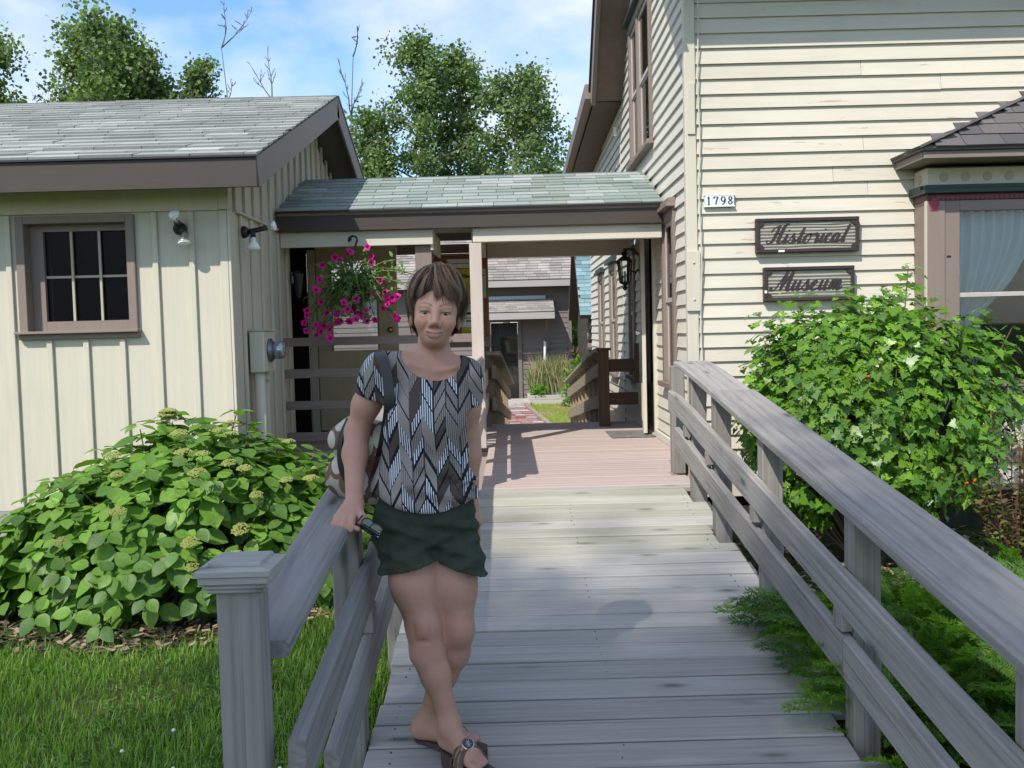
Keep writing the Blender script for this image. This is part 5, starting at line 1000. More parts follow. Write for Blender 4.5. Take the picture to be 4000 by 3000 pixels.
# flower places (x,z) read as a cloud hanging to both sides
FL=[(-1.135,2.262),(-1.255,2.222),(-1.29,2.215),(-1.405,2.187),(-1.36,2.165),(-1.498,2.125),(-1.108,2.185),(-1.095,2.13),(-1.515,2.005),(-1.0,1.995),(-1.035,1.99),(-1.54,1.925),(-1.50,1.918),(-1.455,1.868),(-1.39,1.868),(-1.515,1.825),(-1.31,1.84),(-1.305,1.815),(-1.215,1.842),(-1.135,1.872),(-1.072,1.892),(-.998,1.898),(-1.0,1.848),(-.985,1.83),(-.978,1.79),(-.945,1.82),(-.935,1.842),(-.905,1.86),(-1.64,1.76),(-1.635,1.72),(-1.475,1.735),(-1.385,1.745),(-1.40,1.725),(-1.30,1.77),(-1.275,1.755),(-1.24,1.74),(-1.155,1.752),(-1.195,1.725),(-1.67,1.665),(-1.42,1.665),(-1.385,1.665),(-1.34,1.67),(-1.29,1.665),(-1.22,1.68),(-1.17,1.675),(-1.145,1.665),(-1.075,1.67),(-.92,1.695),(-.905,1.675),(-1.56,1.64),(-1.535,1.64),(-1.50,1.63),(-1.46,1.605),(-1.57,1.565),(-1.53,1.585),(-1.655,1.60),(-1.44,1.535),(-1.19,1.70),(-1.16,1.70),(-1.27,1.78),(-1.32,1.80),(-1.01,1.76)]
for x,z in FL:
    y=7.86-r.uniform(-.05,.24)*(1-min(1,abs(x+1.255)/.6)); FP.append((x,y,z)); stem((x,y+.03,z-.01),r.uniform(.0,.12))
for i in range(56): stem((hc[0]+r.normal(0,.24),7.86+r.normal(-.05,.1),r.uniform(1.62,2.16)),.06)
b.build('stems',plain('petunia_stem',(.10,.14,.03,1),.7),HB)
n=len(LP); keep=r.uniform(size=n)<.95; LP=np.array(LP)[keep]; LD=np.array(LD)[keep]; LN=np.array(LN)[keep]
scatter('leaves',leaf_tpl('small'),LP,frame(LD,LN),r.uniform(.03,.062,len(LP)),[leafmat('petunia_leaf_a',(.07,.16,.03,1),(.12,.22,.05,1),.35),leafmat('petunia_leaf_b',(.10,.19,.05,1),(.17,.27,.08,1),.4)],HB,mi=r.integers(0,2,len(LP)))
m=Mt('magenta_petal',.6,.2); v=m.coord('Object',(1,1,1),0); ln_=m.n('VectorMath',operation='LENGTH'); m.l(v,ln_.inputs[0]); c=m.ramp(ln_.outputs['Value'],[(.0,(.05,.0,.02,1)),(.28,(.16,.0,.06,1)),(.42,(.62,.012,.22,1)),(1.,(.74,.03,.30,1))]); m.color(c); tr=m.n('BsdfTranslucent'); m.l(c,tr.inputs['Color']); ms=m.n('MixShader'); ms.inputs[0].default_value=.3; m.l(m.b.outputs[0],ms.inputs[1]); m.l(tr.outputs[0],ms.inputs[2]); m.l(ms.outputs[0],m.out.inputs['Surface'])
V=[(0,0,-.35)];Fp=[]; K=20
for j,rr in enumerate((.2,.55,1.)):
    for i in range(K):
        a=2*math.pi*i/K; lob=1-.13*(1-abs(math.cos(2.5*a)))*(j==2)*1.6; V.append((math.cos(a)*rr*lob,math.sin(a)*rr*lob,(-.18,-.02,.03-.08*math.cos(5*a))[j]))
for i in range(K): Fp.append((0,1+i,1+(i+1)%K))
for j in range(2):
    for i in range(K): a=1+j*K+i;bb_=1+j*K+(i+1)%K; Fp.append((a,a+K,bb_+K)); Fp.append((a,bb_+K,bb_))
bq=MB(); bq.add(V,Fp); pm=bq.mesh('petunia_flower',(0,0,0),True,(m.mat,))
for x,y,z in FP:
    d=unit(np.array([r.normal(0,.45),-1,r.normal(.15,.4)])); Mx=frame(np.cross(d,[0.1,0,1.])[None],d[None])[0]; inst('flower',pm,HB,(x,y,z),Matrix(Mx.tolist()).to_euler(),r.uniform(.029,.037))
# ---------------------------------------------------------------- planting in front of the brown building
GG=thing('ornamental_grass','tall feathery ornamental grass in the timber planter','grass clump',(1.1,25,-.13))
r=np.random.default_rng(81); n=900; V=[];
bx=r.uniform(.55,1.7,n); by=r.uniform(24.6,25.5,n); hh=r.uniform(.5,1.15,n)*np.where(np.abs(bx-1.05)<.45,1,.75); dx=r.normal(0,.18,n); w=.012
B0=np.stack([bx-w,by,-.12+0*bx],1);B1=np.stack([bx+w,by,-.12+0*bx],1);M0=np.stack([bx+dx*.4-w*.7,by,hh*.6-.12],1);M1=np.stack([bx+dx*.4+w*.7,by,hh*.6-.12],1);T=np.stack([bx+dx,by,hh-.12],1)
V=np.stack([B0,B1,M0,M1,T],1).reshape(-1,3); fi=np.arange(n)[:,None]*5; Fg=np.concatenate([fi+np.array([[0,1,3]]),fi+np.array([[0,3,2]]),fi+np.array([[2,3,4]])]); o=npmesh('blades',V,Fg,[leafmat('tall_grass_green',(.09,.14,.04,1),(.15,.2,.07,1),.3),leafmat('tall_grass_straw',(.33,.26,.15,1),(.42,.33,.2,1),.3)],GG); mi=(r.uniform(size=n)<.35).astype(np.int32); o.data.polygons.foreach_set('material_index',np.concatenate([mi]*3)); tag(o,kind='stuff')
def clump(name,lbl,c,rad,h,n,size,mats,seed,cat='plant'):
    r=np.random.default_rng(seed); d=unit(r.normal(0,1,(n,3))); d[:,2]=np.abs(d[:,2]); q=r.uniform(.5,1,n)[:,None]; P=np.array(c)+d*q*np.array([rad,rad,h]); t=thing(name,lbl,cat,tuple(c)); D=unit(d+r.normal(0,.5,(n,3))); scatter('foliage',leaf_tpl('small'),P,frame(D,unit(d+np.array([0,-.2,.6])+r.normal(0,.4,(n,3)))),r.uniform(.7,1.3,n)*size,mats,t,mi=r.integers(0,len(mats),n)); b=MB()
    for i in range(6): b.tube([c,tuple(P[i])],[.01,.004],5)
    b.build('stems',bpy.data.materials['grey_bark_twig'],t); return t
clump('flowering_plant','round bright green plant at the corner of the timber planter',(.72,24.45,-.12),.26,.30,420,.07,M_vib,1)
clump('silver_plant','low silvery green plant along the timber planter',(1.45,24.45,-.12),.34,.14,320,.06,[leafmat('silver_leaf',(.25,.32,.22,1),(.36,.42,.32,1),.25)],2)
clump('garden_shrub','leafy green shrub in the gap between the brown building and the cabin',(1.72,23.6,-.33),.45,1.25,900,.12,M_vib,3,'shrub'); clump('garden_shrub','rounded background shrub in the gap behind the cabin wall',(1.9,28.5,-.33),.9,3.4,1500,.2,M_hyd,4,'shrub')
# thin grass of the yard
n=14000; X=r.uniform(.1,3.5,n); Y=r.uniform(16.5,24.2,n); k=(X>.86-(Y-18.)*.0756)&(np.sin(X*3+Y)*np.sin(Y*2.1)>-.55); X,Y=X[k],Y[k]; n=len(X); w=.008; hh=r.uniform(.03,.09,n); V=np.stack([np.stack([X-w,Y,-.33+0*X],1),np.stack([X+w,Y,-.33+0*X],1),np.stack([X+r.normal(0,.03,n),Y,-.33+hh],1)],1).reshape(-1,3)
o=npmesh('yard_grass',V,np.arange(3*n).reshape(-1,3),[M_gr[1]]); tag(o,'thin patchy grass of the yard beside the brick path','grass',kind='stuff')
o=MB().box(.45,4.5,16.5,24.2,-.335,-.3265).build('yard_soil',plain('dry_reddish_soil',(.30,.20,.13,1),.95,.1,0,.3)); tag(o,kind='structure')
# ================================================================ trees
M_bark=plain('pale_poplar_bark',(.30,.27,.22,1),.9,.1,0,.3); M_barkg=plain('grey_dead_bark',(.15,.14,.13,1),.9,.1,0,.2); M_barkd=plain('dark_bark',(.09,.07,.055,1),.95,.1,0,.3)
M_tl=[leafmat('poplar_leaf_a',(.105,.16,.07,1),(.155,.22,.09,1),.42,.5,.3),leafmat('poplar_leaf_b',(.155,.22,.09,1),(.235,.30,.13,1),.45,.45,.3),leafmat('poplar_leaf_c',(.075,.12,.055,1),(.11,.165,.065,1),.38,.5,.3)]
LQ=(np.array([(-.5,0,0),(.0,-.5,.06),(.5,0,0),(0,.5,-.06)]),np.array([(0,1,2),(0,2,3)]))
def tree(name,lbl,base,h,z0,rad,n,seed,leaf=.14,bark=None,mats=None,group=None,cl=90,spread=.45,shape=1.0):
    """trunk with limbs; leaf clumps gather round the limb ends"""
    r=np.random.default_rng(seed); base=np.array(base,float); t=thing(name,lbl,'tree',tuple(base),group); bark=bark or M_bark; b=MB(); top=base+np.array([r.normal(0,.03*h),r.normal(0,.02*h),h])
    ks=np.linspace(0,1,9); tr=[base+(top-base)*k+np.array([r.normal(0,.012*h),r.normal(0,.012*h),0])*(0<k<1) for k in ks]; R0=.012*h+.03
    b.tube(tr,[R0*(1-.92*k)+.01 for k in ks],9); C_=[]
    def at(k): i=min(int(k*8),7); f_=k*8-i; return tr[i]*(1-f_)+tr[i+1]*f_
    nl=int(16+h)
    for i in range(nl):
        k=(z0/h)+(1-z0/h)*((i+.5)/nl)**.9; k=min(k,.985); p=at(k); rel=(k-z0/h)/(1-z0/h); L_=rad*(np.sin(np.pi*min(1,.22+.78*rel)**shape)**.7*.9+.18)*r.uniform(.65,1.15); a=i*2.4+r.normal(0,.4); d=np.array([np.cos(a),np.sin(a),r.uniform(.35,.9)]); d/=np.linalg.norm(d); e=p+d*L_; mid=p+d*L_*.5+np.array([0,0,.06*L_])
        b.tube([p,mid,e],[R0*(1-k)*.5+.02,R0*(1-k)*.3+.012,.008],6); 
        for q in np.linspace(.35,1,5): C_.append(p+d*L_*q+r.normal(0,.1*L_,3))
        for s_ in range(2):
            q=r.uniform(.4,.9); d2=d+r.normal(0,.55,3); e2=p+d*L_*q+d2*L_*.4; b.tube([p+d*L_*q,e2],[.014,.006],5); C_+= [e2,p+d*L_*q+d2*L_*.22]
    b.build('trunk',bark,t,True); C_.append(top)
    if n:
        C_=np.array(C_); ci=r.integers(0,len(C_),n); P=C_[ci]+np.clip(r.normal(0,1,(n,3)),-1.5,1.5)*np.array([spread,spread,spread*.8])*r.uniform(.35,1.1,(n,1)); D=unit(r.normal(0,1,(n,3))); N_=unit(r.normal(0,1,(n,3))+np.array([0,-.2,.5])); o=scatter('crown',LQ,P,frame(D,N_),leaf*r.uniform(.6,1.25,n),mats or M_tl,t,mi=((ci*7)%3)); 
    return t
G='poplars behind the buildings'
tree('poplar_tree','tall poplar rising over the middle of the porch roof, with a tufted peak',(-3.3,38,-.4),13.2,3.2,1.75,14350,1,.14,group=G,spread=.42)
tree('poplar_tree','poplar with a narrow spire beside the tufted poplar over the porch roof',(-1.9,39.5,-.4),13.0,3.4,1.6,13650,2,.14,group=G,spread=.42)
tree('poplar_tree','broad poplar over the porch roof with a pale forked trunk',(-.05,38.5,-.4),11.6,3.0,1.95,15050,3,.14,group=G,spread=.44)
tree('poplar_tree','low leafy poplar next to the eave of the clapboard house',(1.7,37,-.4),7.9,2.4,1.25,9100,4,.14,group=G,spread=.40)
tree('poplar_tree','leafy poplar showing beside the roof peak of the cream building',(-4.7,37.5,-.4),10.2,2.5,1.2,9800,5,.14,group=G,spread=.40)
tree('leafy_tree','large full tree rising behind the ridge of the cream building',(-13.75,32,-.4),12.1,3.5,2.5,26250,6,.14,spread=.45)
tree('leafy_tree','dense tree cut by the frame beyond the long grey shingle roof',(-17.1,32,-.4),11.9,3,1.9,17500,7,.14,spread=.45)
tree('leafy_tree','small rounded treetop between the full tree and the bare twigs',(-11.4,33,-.4),11.5,4,1.15,11375,8,.14,spread=.36)
tree('leafy_tree','small oval treetop next to the first bare tree above the ridge',(-10.1,33.5,-.4),11.3,4,.85,7875,9,.14,spread=.3)
def bare(lbl,base,h,seed):
    r=np.random.default_rng(seed); t=thing('bare_tree',lbl,'tree',base,'bare trees behind the cream building'); b=MB(); base=np.array(base,float)
    def br(p,d,l,w,lev):
        n=6; pts=[p]
        for i in range(n): d=unit(d+r.normal(0,.05 if lev==0 else .12,3)+np.array([0,0,.05])); pts.append(pts[-1]+d*l/n)
        b.tube(pts,[w*(1-.85*i/n)+.005 for i in range(n+1)],5)
        if lev<3:
            for i in range(2,n+1):
                for _ in range(2):
                    if r.uniform()<.75: br(pts[i],unit(d+r.normal(0,.7,3)*np.array([1,.6,.4])),l*r.uniform(.14,.30)*(1.3-.12*i),w*.45,lev+1)
    br(base,np.array([0,0,1.]),h,.045,0); b.build('trunk',M_barkg,t)
bare('bare grey tree standing between the cream building and the poplars',(-5.45,32,-.4),10.8,3); bare('bare twiggy tree above the ridge of the cream building',(-9.0,32.5,-.4),11.6,5); bare('thin bare twigs over the right end of the ridge',(-7.0,33,-.4),9.9,8)
# tall tree behind the viewer that thinly shades the near end of the ramp
for i,(x,y,h,rd,sd_) in enumerate(((-12.2,-16.0,24.4,2.6,20),(-16.4,-16.2,23.8,2.6,21))):
    tree('shade_tree',('tall open crowned shade tree far behind the viewer, the one nearer the house','tall open crowned shade tree far behind the viewer, over the lawn side')[i],(x,y,0),h,16.5,rd,(5800,4600)[i],sd_,.24,M_barkd,group='tall shade trees behind the viewer',spread=.8,shape=.8)
# ================================================================ the woman (surfaces grown from a distance field)
def axis_grid(lo,hi,step,fine=()):
    out=[lo]
    while out[-1]<hi:
        x=out[-1]; s=step
        for a,b_,t in fine:
            if a<=x<b_: s=min(s,t)
        out.append(x+s)
    return np.array(out,np.float32)
class Field:
    def __init__(s,xs,ys,zs): s.xs,s.ys,s.zs=xs,ys,zs; s.f=np.full((len(xs),len(ys),len(zs)),.06,np.float32)
    def sub(s,lo,hi):
        i=[(max(0,np.searchsorted(a,l)-1),min(len(a),np.searchsorted(a,h)+1)) for a,l,h in zip((s.xs,s.ys,s.zs),lo,hi)]
        sl=tuple(slice(*q) for q in i); return sl,s.xs[sl[0]][:,None,None],s.ys[sl[1]][None,:,None],s.zs[sl[2]][None,None,:]
    def comb(s,sl,d,k,op):
        f=s.f[sl]
        if op=='add': h=np.clip(.5+.5*(f-d)/k,0,1); s.f[sl]=f*(1-h)+d*h-k*h*(1-h)
        elif op=='sub': h=np.clip(.5-.5*(f+d)/k,0,1); s.f[sl]=f*(1-h)-d*h+k*h*(1-h)
    def rc(s,a,b_,ra,rb,k=.02,op='add'):
        a=np.array(a,np.float32);b_=np.array(b_,np.float32); m=max(ra,rb)+k+.012; sl,X,Y,Z=s.sub(np.minimum(a,b_)-m,np.maximum(a,b_)+m); d=b_-a; L2=float(d@d)+1e-9
        t=np.clip(((X-a[0])*d[0]+(Y-a[1])*d[1]+(Z-a[2])*d[2])/L2,0,1); r=ra+(rb-ra)*t
        s.comb(sl,np.sqrt((X-a[0]-d[0]*t)**2+(Y-a[1]-d[1]*t)**2+(Z-a[2]-d[2]*t)**2)-r,k,op); return s
    def chain(s,pts,rad,k=.02):
        for i in range(len(pts)-1): s.rc(pts[i],pts[i+1],rad[i],rad[i+1],k)
        return s
    def el(s,c,r,Rm=None,k=.02,op='add'):
        c=np.array(c,np.float32); m=max(r)+k+.012; sl,X,Y,Z=s.sub(c-m,c+m); X=X-c[0];Y=Y-c[1];Z=Z-c[2]
        if Rm is not None: u=X*Rm[0,0]+Y*Rm[1,0]+Z*Rm[2,0]; v=X*Rm[0,1]+Y*Rm[1,1]+Z*Rm[2,1]; w=X*Rm[0,2]+Y*Rm[1,2]+Z*Rm[2,2]
        else: u,v,w=X,Y,Z
        k0=np.sqrt((u/r[0])**2+(v/r[1])**2+(w/r[2])**2); k1=np.sqrt((u/r[0]**2)**2+(v/r[1]**2)**2+(w/r[2]**2)**2)+1e-6
        s.comb(sl,(k0*(k0-1)/k1).astype(np.float32),k,op); return s
    def grids(s): return s.xs[:,None,None],s.ys[None,:,None],s.zs[None,None,:]
    def cut(s,expr,k=.004):
        """keep where expr<0"""
        e=np.broadcast_to(expr,s.f.shape); h=np.clip(.5-.5*(s.f-e)/k,0,1); s.f=(s.f*(1-h)+e*h+k*h*(1-h)).astype(np.float32); return s
    def mesh(s):
        f=s.f; sg=f<0; c=[sg[i:f.shape[0]-1+i,j:f.shape[1]-1+j,k:f.shape[2]-1+k] for i in(0,1) for j in(0,1) for k in(0,1)]
        anyv=c[0].copy(); allv=c[0].copy()
        for q in c[1:]: anyv|=q; allv&=q
        I,J,K=np.nonzero(anyv&~allv); idx=np.full(anyv.shape,-1,np.int32); idx[I,J,K]=np.arange(len(I)); acc=np.zeros((len(I),3)); cnt=np.zeros(len(I)); G=(s.xs,s.ys,s.zs)
        for ax in range(3):
            o1,o2=[q for q in range(3) if q!=ax]
            for p in(0,1):
                for q in(0,1):
                    A=[I.copy(),J.copy(),K.copy()]; A[o1]=A[o1]+p; A[o2]=A[o2]+q; B=[x.copy() for x in A]; B[ax]=B[ax]+1
                    fa=f[A[0],A[1],A[2]];fb=f[B[0],B[1],B[2]]; m=(fa<0)!=(fb<0); t=np.where(m,fa/(fa-fb+1e-12),0); P=np.stack([G[0][A[0]],G[1][A[1]],G[2][A[2]]],1).astype(float); P[:,ax]+=t*(G[ax][B[ax]]-G[ax][A[ax]]); acc[m]+=P[m]; cnt[m]+=1
        V=acc/np.maximum(cnt,1)[:,None]; Q=[]
        for ax in range(3):
            o1,o2=[q for q in range(3) if q!=ax]; sa=[slice(None)]*3; sb=[slice(None)]*3; sa[ax]=slice(0,-1); sb[ax]=slice(1,None); ch=sg[tuple(sa)]!=sg[tuple(sb)]; E=list(np.nonzero(ch)); ok=(E[o1]>0)&(E[o2]>0)&(E[o1]<f.shape[o1]-1)&(E[o2]<f.shape[o2]-1); E=[e[ok] for e in E]; neg=sg[E[0],E[1],E[2]]
            def cid(p,q): C=[e.copy() for e in E]; C[o1]=C[o1]-p; C[o2]=C[o2]-q; return idx[C[0],C[1],C[2]]
            q4=np.stack([cid(1,1),cid(0,1),cid(0,0),cid(1,0)],1); fl=neg if ax!=1 else ~neg; q4[~fl]=q4[~fl][:,::-1]; Q.append(q4)
        Q=np.concatenate(Q); Q=Q[(Q>=0).all(1)]; return V,Q
    def build(s,name,mats,parent,smooth_it=1):
        V,Q=s.mesh()
        for _ in range(smooth_it):   # light relaxation
            n=np.zeros(len(V)); a=np.zeros_like(V)
            for i in range(4):
                p,q=Q[:,i],Q[:,(i+1)%4]; np.add.at(a,p,V[q]); np.add.at(n,p,1); np.add.at(a,q,V[p]); np.add.at(n,q,1)
            V=V*.5+.5*a/np.maximum(n,1)[:,None]
        return npmesh(name,V,Q,mats,parent,True),V
WM=thing('person','person in a black and white patterned blouse and dark green shorts leaning on the handrail','person',(-.28,3.0,.2))
A3=np.array
# joints
SHR,SHL=A3((-0.4152,3.0600,1.4374)),A3((-0.1449,3.1000,1.4157)); ELR,WRR=A3((-0.5059,3.0900,1.2182)),A3((-0.4907,2.9350,1.0290)); ELL,WRL=A3((-0.1448,3.1500,1.1997)),A3((-0.1425,3.1500,0.9783))
HPR,HPL=A3((-0.3549,3.0400,0.9213)),A3((-0.2089,3.0700,0.9112)); KNR,ANR=A3((-0.2930,2.9700,0.6257)),A3((-0.2164,2.9350,0.3342)); KNL,ANL=A3((-0.1898,3.0400,0.5951)),A3((-0.3031,3.1000,0.2851))
CH,AB,PV=A3((-0.2739,3.0650,1.3196)),A3((-0.2844,3.0550,1.1316)),A3((-0.2838,3.0600,0.9776)); NB,NT=A3((-0.2507,3.0750,1.4638)),A3((-0.2383,3.0650,1.5519))
HO=A3((-0.2301,3.0350,1.6147)); _t=R(5.2); _w=R(-4); 
Rz=A3([[math.cos(_w),math.sin(_w),0],[-math.sin(_w),math.cos(_w),0],[0,0,1]]) ; Ry=A3([[math.cos(_t),0,math.sin(_t)],[0,1,0],[-math.sin(_t),0,math.cos(_t)]])
HR=Ry@Rz@A3([[1,0,0],[0,-1,0],[0,0,1]])      # head axes: right, forward, up (as columns)
hp=lambda x,y,z:HO+HR@A3([x,y,z])
HM=HR.copy()
xs=axis_grid(-.80,.02,.0052,((-.36,-.12,.0026),(-.60,-.44,.0032))); ys=axis_grid(2.70,3.30,.0052,((2.90,3.0,.0026),(2.82,2.90,.0032))); zs=axis_grid(.17,1.72,.0052,((1.40,1.66,.0026),(.94,1.09,.0032)))
B=Field(xs,ys,zs)
# torso
B.el(CH,(.125,.072,.150),k=.03).el(AB,(.135,.10,.16),k=.06).el(PV,(.150,.105,.12),k=.06)
B.rc(SHR,(SHR+NB)/2,.044,.040,.03).rc(SHL,(SHL+NB)/2,.044,.040,.03).rc((SHR+NB)/2-A3([0,0,.008]),(SHL+NB)/2-A3([0,0,.008]),.044,.044,.03)
B.rc(NB-A3([0,0,.03]),NT,.055,.0495,.035).el(CH+A3([.01,-.016,.080]),(.105,.038,.065),k=.03)
# collar bones
B.rc((-0.2417,3.0120,1.4349),(-0.3157,3.0200,1.4574),.005,.007,.02).rc((-0.2240,3.0120,1.4329),(-0.1668,3.0300,1.4452),.005,.007,.02)
# arms
B.chain([SHR,SHR*.5+ELR*.5+A3([-.004,0,0]),ELR+A3([.006,.0,.02]),ELR*.75+WRR*.25,WRR],[.043,.041,.0355,.0365,.0255],.03)
B.chain([SHL,SHL*.5+ELL*.5,ELL,ELL*.75+WRL*.25,WRL],[.046,.042,.036,.037,.0265],.03)
# legs
B.chain([HPR,HPR*.45+KNR*.55,KNR,],[.080,.069,.050],.04).chain([KNR,KNR*.74+ANR*.26+A3([-.010,.012,0]),KNR*.5+ANR*.5+A3([-.004,.010,0]),ANR],[.049,.0505,.0430,.0285],.03)
B.el(KNR+A3([.004,-.034,.010]),(.026,.020,.032),k=.018).el(KNL+A3([-.002,-.034,.010]),(.026,.020,.032),k=.018)
for kk in(KNR,KNL): B.rc(kk+A3([-.018,-.054,-.026]),kk+A3([.020,-.054,-.026]),.005,.005,.012,'sub').rc(kk+A3([-.030,-.052,.030]),kk+A3([-.024,-.056,-.01]),.004,.004,.012,'sub').rc(kk+A3([.030,-.052,.030]),kk+A3([.026,-.056,-.01]),.004,.004,.012,'sub')
B.chain([HPL,HPL*.45+KNL*.55,KNL],[.080,.069,.050],.04).chain([KNL,KNL*.74+ANL*.26+A3([.010,.012,0]),KNL*.5+ANL*.5+A3([.004,.010,0]),ANL],[.049,.0505,.0430,.0285],.03)
# feet: heel, ball, toes
def foot(an,heel,ball,toe,side):
    heel,ball,toe=A3(heel),A3(ball),A3(toe); B.chain([an,heel+A3([0,0,.012])],[.030,.031],.025); B.rc(an+A3([0,-.012,-.012]),ball+A3([0,0,.008]),.029,.020,.03); B.rc(heel,ball,.028,.026,.03); d=unit((toe-ball)[None])[0]; sd=np.cross(d,[0,0,1.]); sd/=np.linalg.norm(sd)
    B.rc(ball-sd*.016,ball+sd*.018,.020,.017,.02)
    for i,(o,l,r_) in enumerate(((-.024,.052,.0115),(-.009,.052,.009),(.005,.047,.0085),(.018,.041,.008),(.029,.034,.0075))):
        q=ball+sd*o*side+d*.012; e=q+d*l*.9; B.rc(q,e+A3([0,0,-.004]),r_*1.05,r_,.006)
FZ=0.1964
foot(ANR,(-0.2234,2.9550,0.2726),(-0.1499,2.8450,0.2645),(-0.0964,2.7700,0.2568),-1)
foot(ANL,(-0.3228,3.1000,0.2468),(-0.1991,3.0300,0.2479),(-0.1336,2.9950,0.2479),1)
# right hand resting on the rail, closed round the spectacles' arm
MC=[A3(p) for p in ((-0.5385,2.9050,0.9978),(-0.5240,2.9000,1.0063),(-0.5070,2.8970,1.0111),(-0.4880,2.8950,1.0095))]
PI=[A3(p) for p in ((-0.5458,2.8780,0.9822),(-0.5317,2.8680,0.9815),(-0.5122,2.8620,0.9806),(-0.4898,2.8620,0.9816))]
TP=[A3(p) for p in ((-0.5334,2.8720,0.9745),(-0.5164,2.8620,0.9698),(-0.4931,2.8560,0.9674),(-0.4695,2.8580,0.9695))]
B.rc(WRR,WRR*.4+(MC[1]+MC[2])/2*.6,.026,.023,.02)
for q in MC: B.rc(WRR*.8+(MC[1]+MC[2])*.1,q,.019,.0125,.016)
for i in range(4):
    r_=(.0085,.0095,.0102,.0102)[i]; B.rc(MC[i],PI[i],r_*1.12,r_,.006).rc(PI[i],TP[i],r_,r_*.86,.005)
TH=[A3(p) for p in ((-0.4769,2.9150,1.0180),(-0.4595,2.8900,1.0003),(-0.4666,2.8720,0.9837))]; B.rc(WRR+A3([.008,0,-.012]),TH[0],.018,.0145,.015).rc(TH[0],TH[1],.0135,.0115,.008).rc(TH[1],TH[2],.011,.0092,.006)
# left hand hanging
B.rc(WRL,(-0.1316,3.1400,0.9287),.0245,.024,.02).rc((-0.1415,3.1350,0.9300),(-0.1236,3.1500,0.9265),.018,.018,.02)
for i,(u0,u1,v1) in enumerate(((1841,1844,2118),(1848,1853,2132),(1856,1862,2134),(1864,1868,2120))): pass
FL_=[((-0.1400,3.1250,0.9107),(-0.1370,3.1150,0.8830),(-0.1325,3.1150,0.8617)),((-0.1346,3.1350,0.9051),(-0.1302,3.1300,0.8736),(-0.1265,3.1250,0.8491)),((-0.1283,3.1450,0.9028),(-0.1241,3.1450,0.8702),(-0.1212,3.1400,0.8455)),((-0.1226,3.1550,0.9058),(-0.1193,3.1600,0.8754),(-0.1172,3.1550,0.8558))]
for a_,b_,c_ in FL_: B.rc(a_,b_,.0105,.009,.006).rc(b_,c_,.009,.0078,.005)
B.rc((-0.1407,3.1300,0.9522),(-0.1441,3.1100,0.9223),.013,.0105,.012).rc((-0.1441,3.1100,0.9223),(-0.1409,3.1000,0.9007),.0105,.009,.006)
# head
E_=lambda c,r,k=.02,op='add':B.el(hp(*c),r,HM,k,op)
E_((0,-.012,.034),(.071,.090,.082)); E_((0,.030,-.016),(.0615,.060,.074),.03); E_((0,.038,-.060),(.041,.044,.036),.03); B.rc(hp(-.006,.067,-.083),hp(.006,.067,-.083),.0145,.0145,.018); E_((0,.02,-.080),(.030,.042,.022),.03)
for s_ in(-1,1):
    E_((s_*.038,.058,-.030),(.023,.023,.021),.022); E_((s_*.027,.0745,.0165),(.022,.011,.0065),.016)
    E_((s_*.031,.094,-.003),(.017,.011,.0095),.010,'sub')
    E_((s_*.074,-.006,-.02),(.008,.018,.030),.008)
    # eyelids: soft bulge round the eyeball
    E_((s_*.031,.0762,.0046),(.0170,.0110,.0054),.005); E_((s_*.031,.0750,-.0122),(.0160,.0105,.0045),.005)
B.rc(hp(0,.084,.010),hp(0,.1035,-.030),.0075,.0105,.014); 
for s_ in(-1,1): B.rc(hp(s_*.012,.092,-.037),hp(s_*.013,.088,-.038),.0088,.0088,.009); B.rc(hp(s_*.0065,.100,-.0455),hp(s_*.008,.094,-.047),.0032,.0032,.004,'sub')
# smiling mouth: lips follow a curve, corners raised
def mz(x): return -.0665+12.5*x*x
mp=[(x,.0885-6.2*x*x,mz(x)) for x in np.linspace(-.026,.026,9)]
for (x0_,y0_,z0_),(x1_,y1_,z1_) in zip(mp[:-1],mp[1:]):
    w=1-(abs((x0_+x1_)/2)/.029)**2; B.rc(hp(x0_,y0_+.0005,z0_+.0045*w),hp(x1_,y1_+.0005,z1_+.0045*w),.0028*w+.001,.0028*w+.001,.005); B.rc(hp(x0_,y0_-.0005,z0_-.0065*w),hp(x1_,y1_-.0005,z1_-.0065*w),.0038*w+.001,.0038*w+.001,.006)
for (x0_,y0_,z0_),(x1_,y1_,z1_) in zip(mp[:-1],mp[1:]): B.rc(hp(x0_,y0_+.006,z0_-.0006),hp(x1_,y1_+.006,z1_-.0006),.0016,.0016,.003,'sub')
for s_ in(-1,1): B.rc(hp(s_*.024,.0895,-.036),hp(s_*.034,.079,-.060),.0016,.0016,.010,'sub')
# ---- skin material with vertex colour
m=Mt('skin',.5,.3); at_=m.n('VertexColor'); at_.layer_name='tint'; nz=m.noise(m.coord('Object',(1,1,1),0),60.,4); c=m.mix(m.ramp(nz,[(.35,(0,0,0)),(.7,(.3,.3,.3))]),at_.outputs['Color'],(.42,.19,.13,1)); m.color(c); m.b.inputs['Subsurface Weight'].default_value=.12; m.b.inputs['Subsurface Radius'].default_value=(.012,.005,.003); m.b.inputs['Subsurface Scale'].default_value=.6; m.bump(m.noise(m.coord('Object',(1,1,1),0),350.,2),.12,.001); M_skin=m.mat
body,V=B.build('body',M_skin,WM)
base=A3([.49,.275,.195]); col=np.tile(base,(len(V),1)); L_=(V-HO)@HR      # head-local coordinates
hd=(np.abs(L_[:,0])<.085)&(L_[:,2]>-.10)&(L_[:,1]>.03)
def paintc(w,c): 
    global col; w=np.clip(w,0,1)[:,None]; col=col*(1-w)+A3(c)*w
x,y,z=L_.T
paintc(hd*.35*np.exp(-(((np.abs(x)-.040)/.02)**2+((z+.035)/.02)**2)),(.55,.20,.15))
paintc(hd*.25*np.exp(-((x/.012)**2+((z+.032)/.014)**2)),(.55,.22,.16))
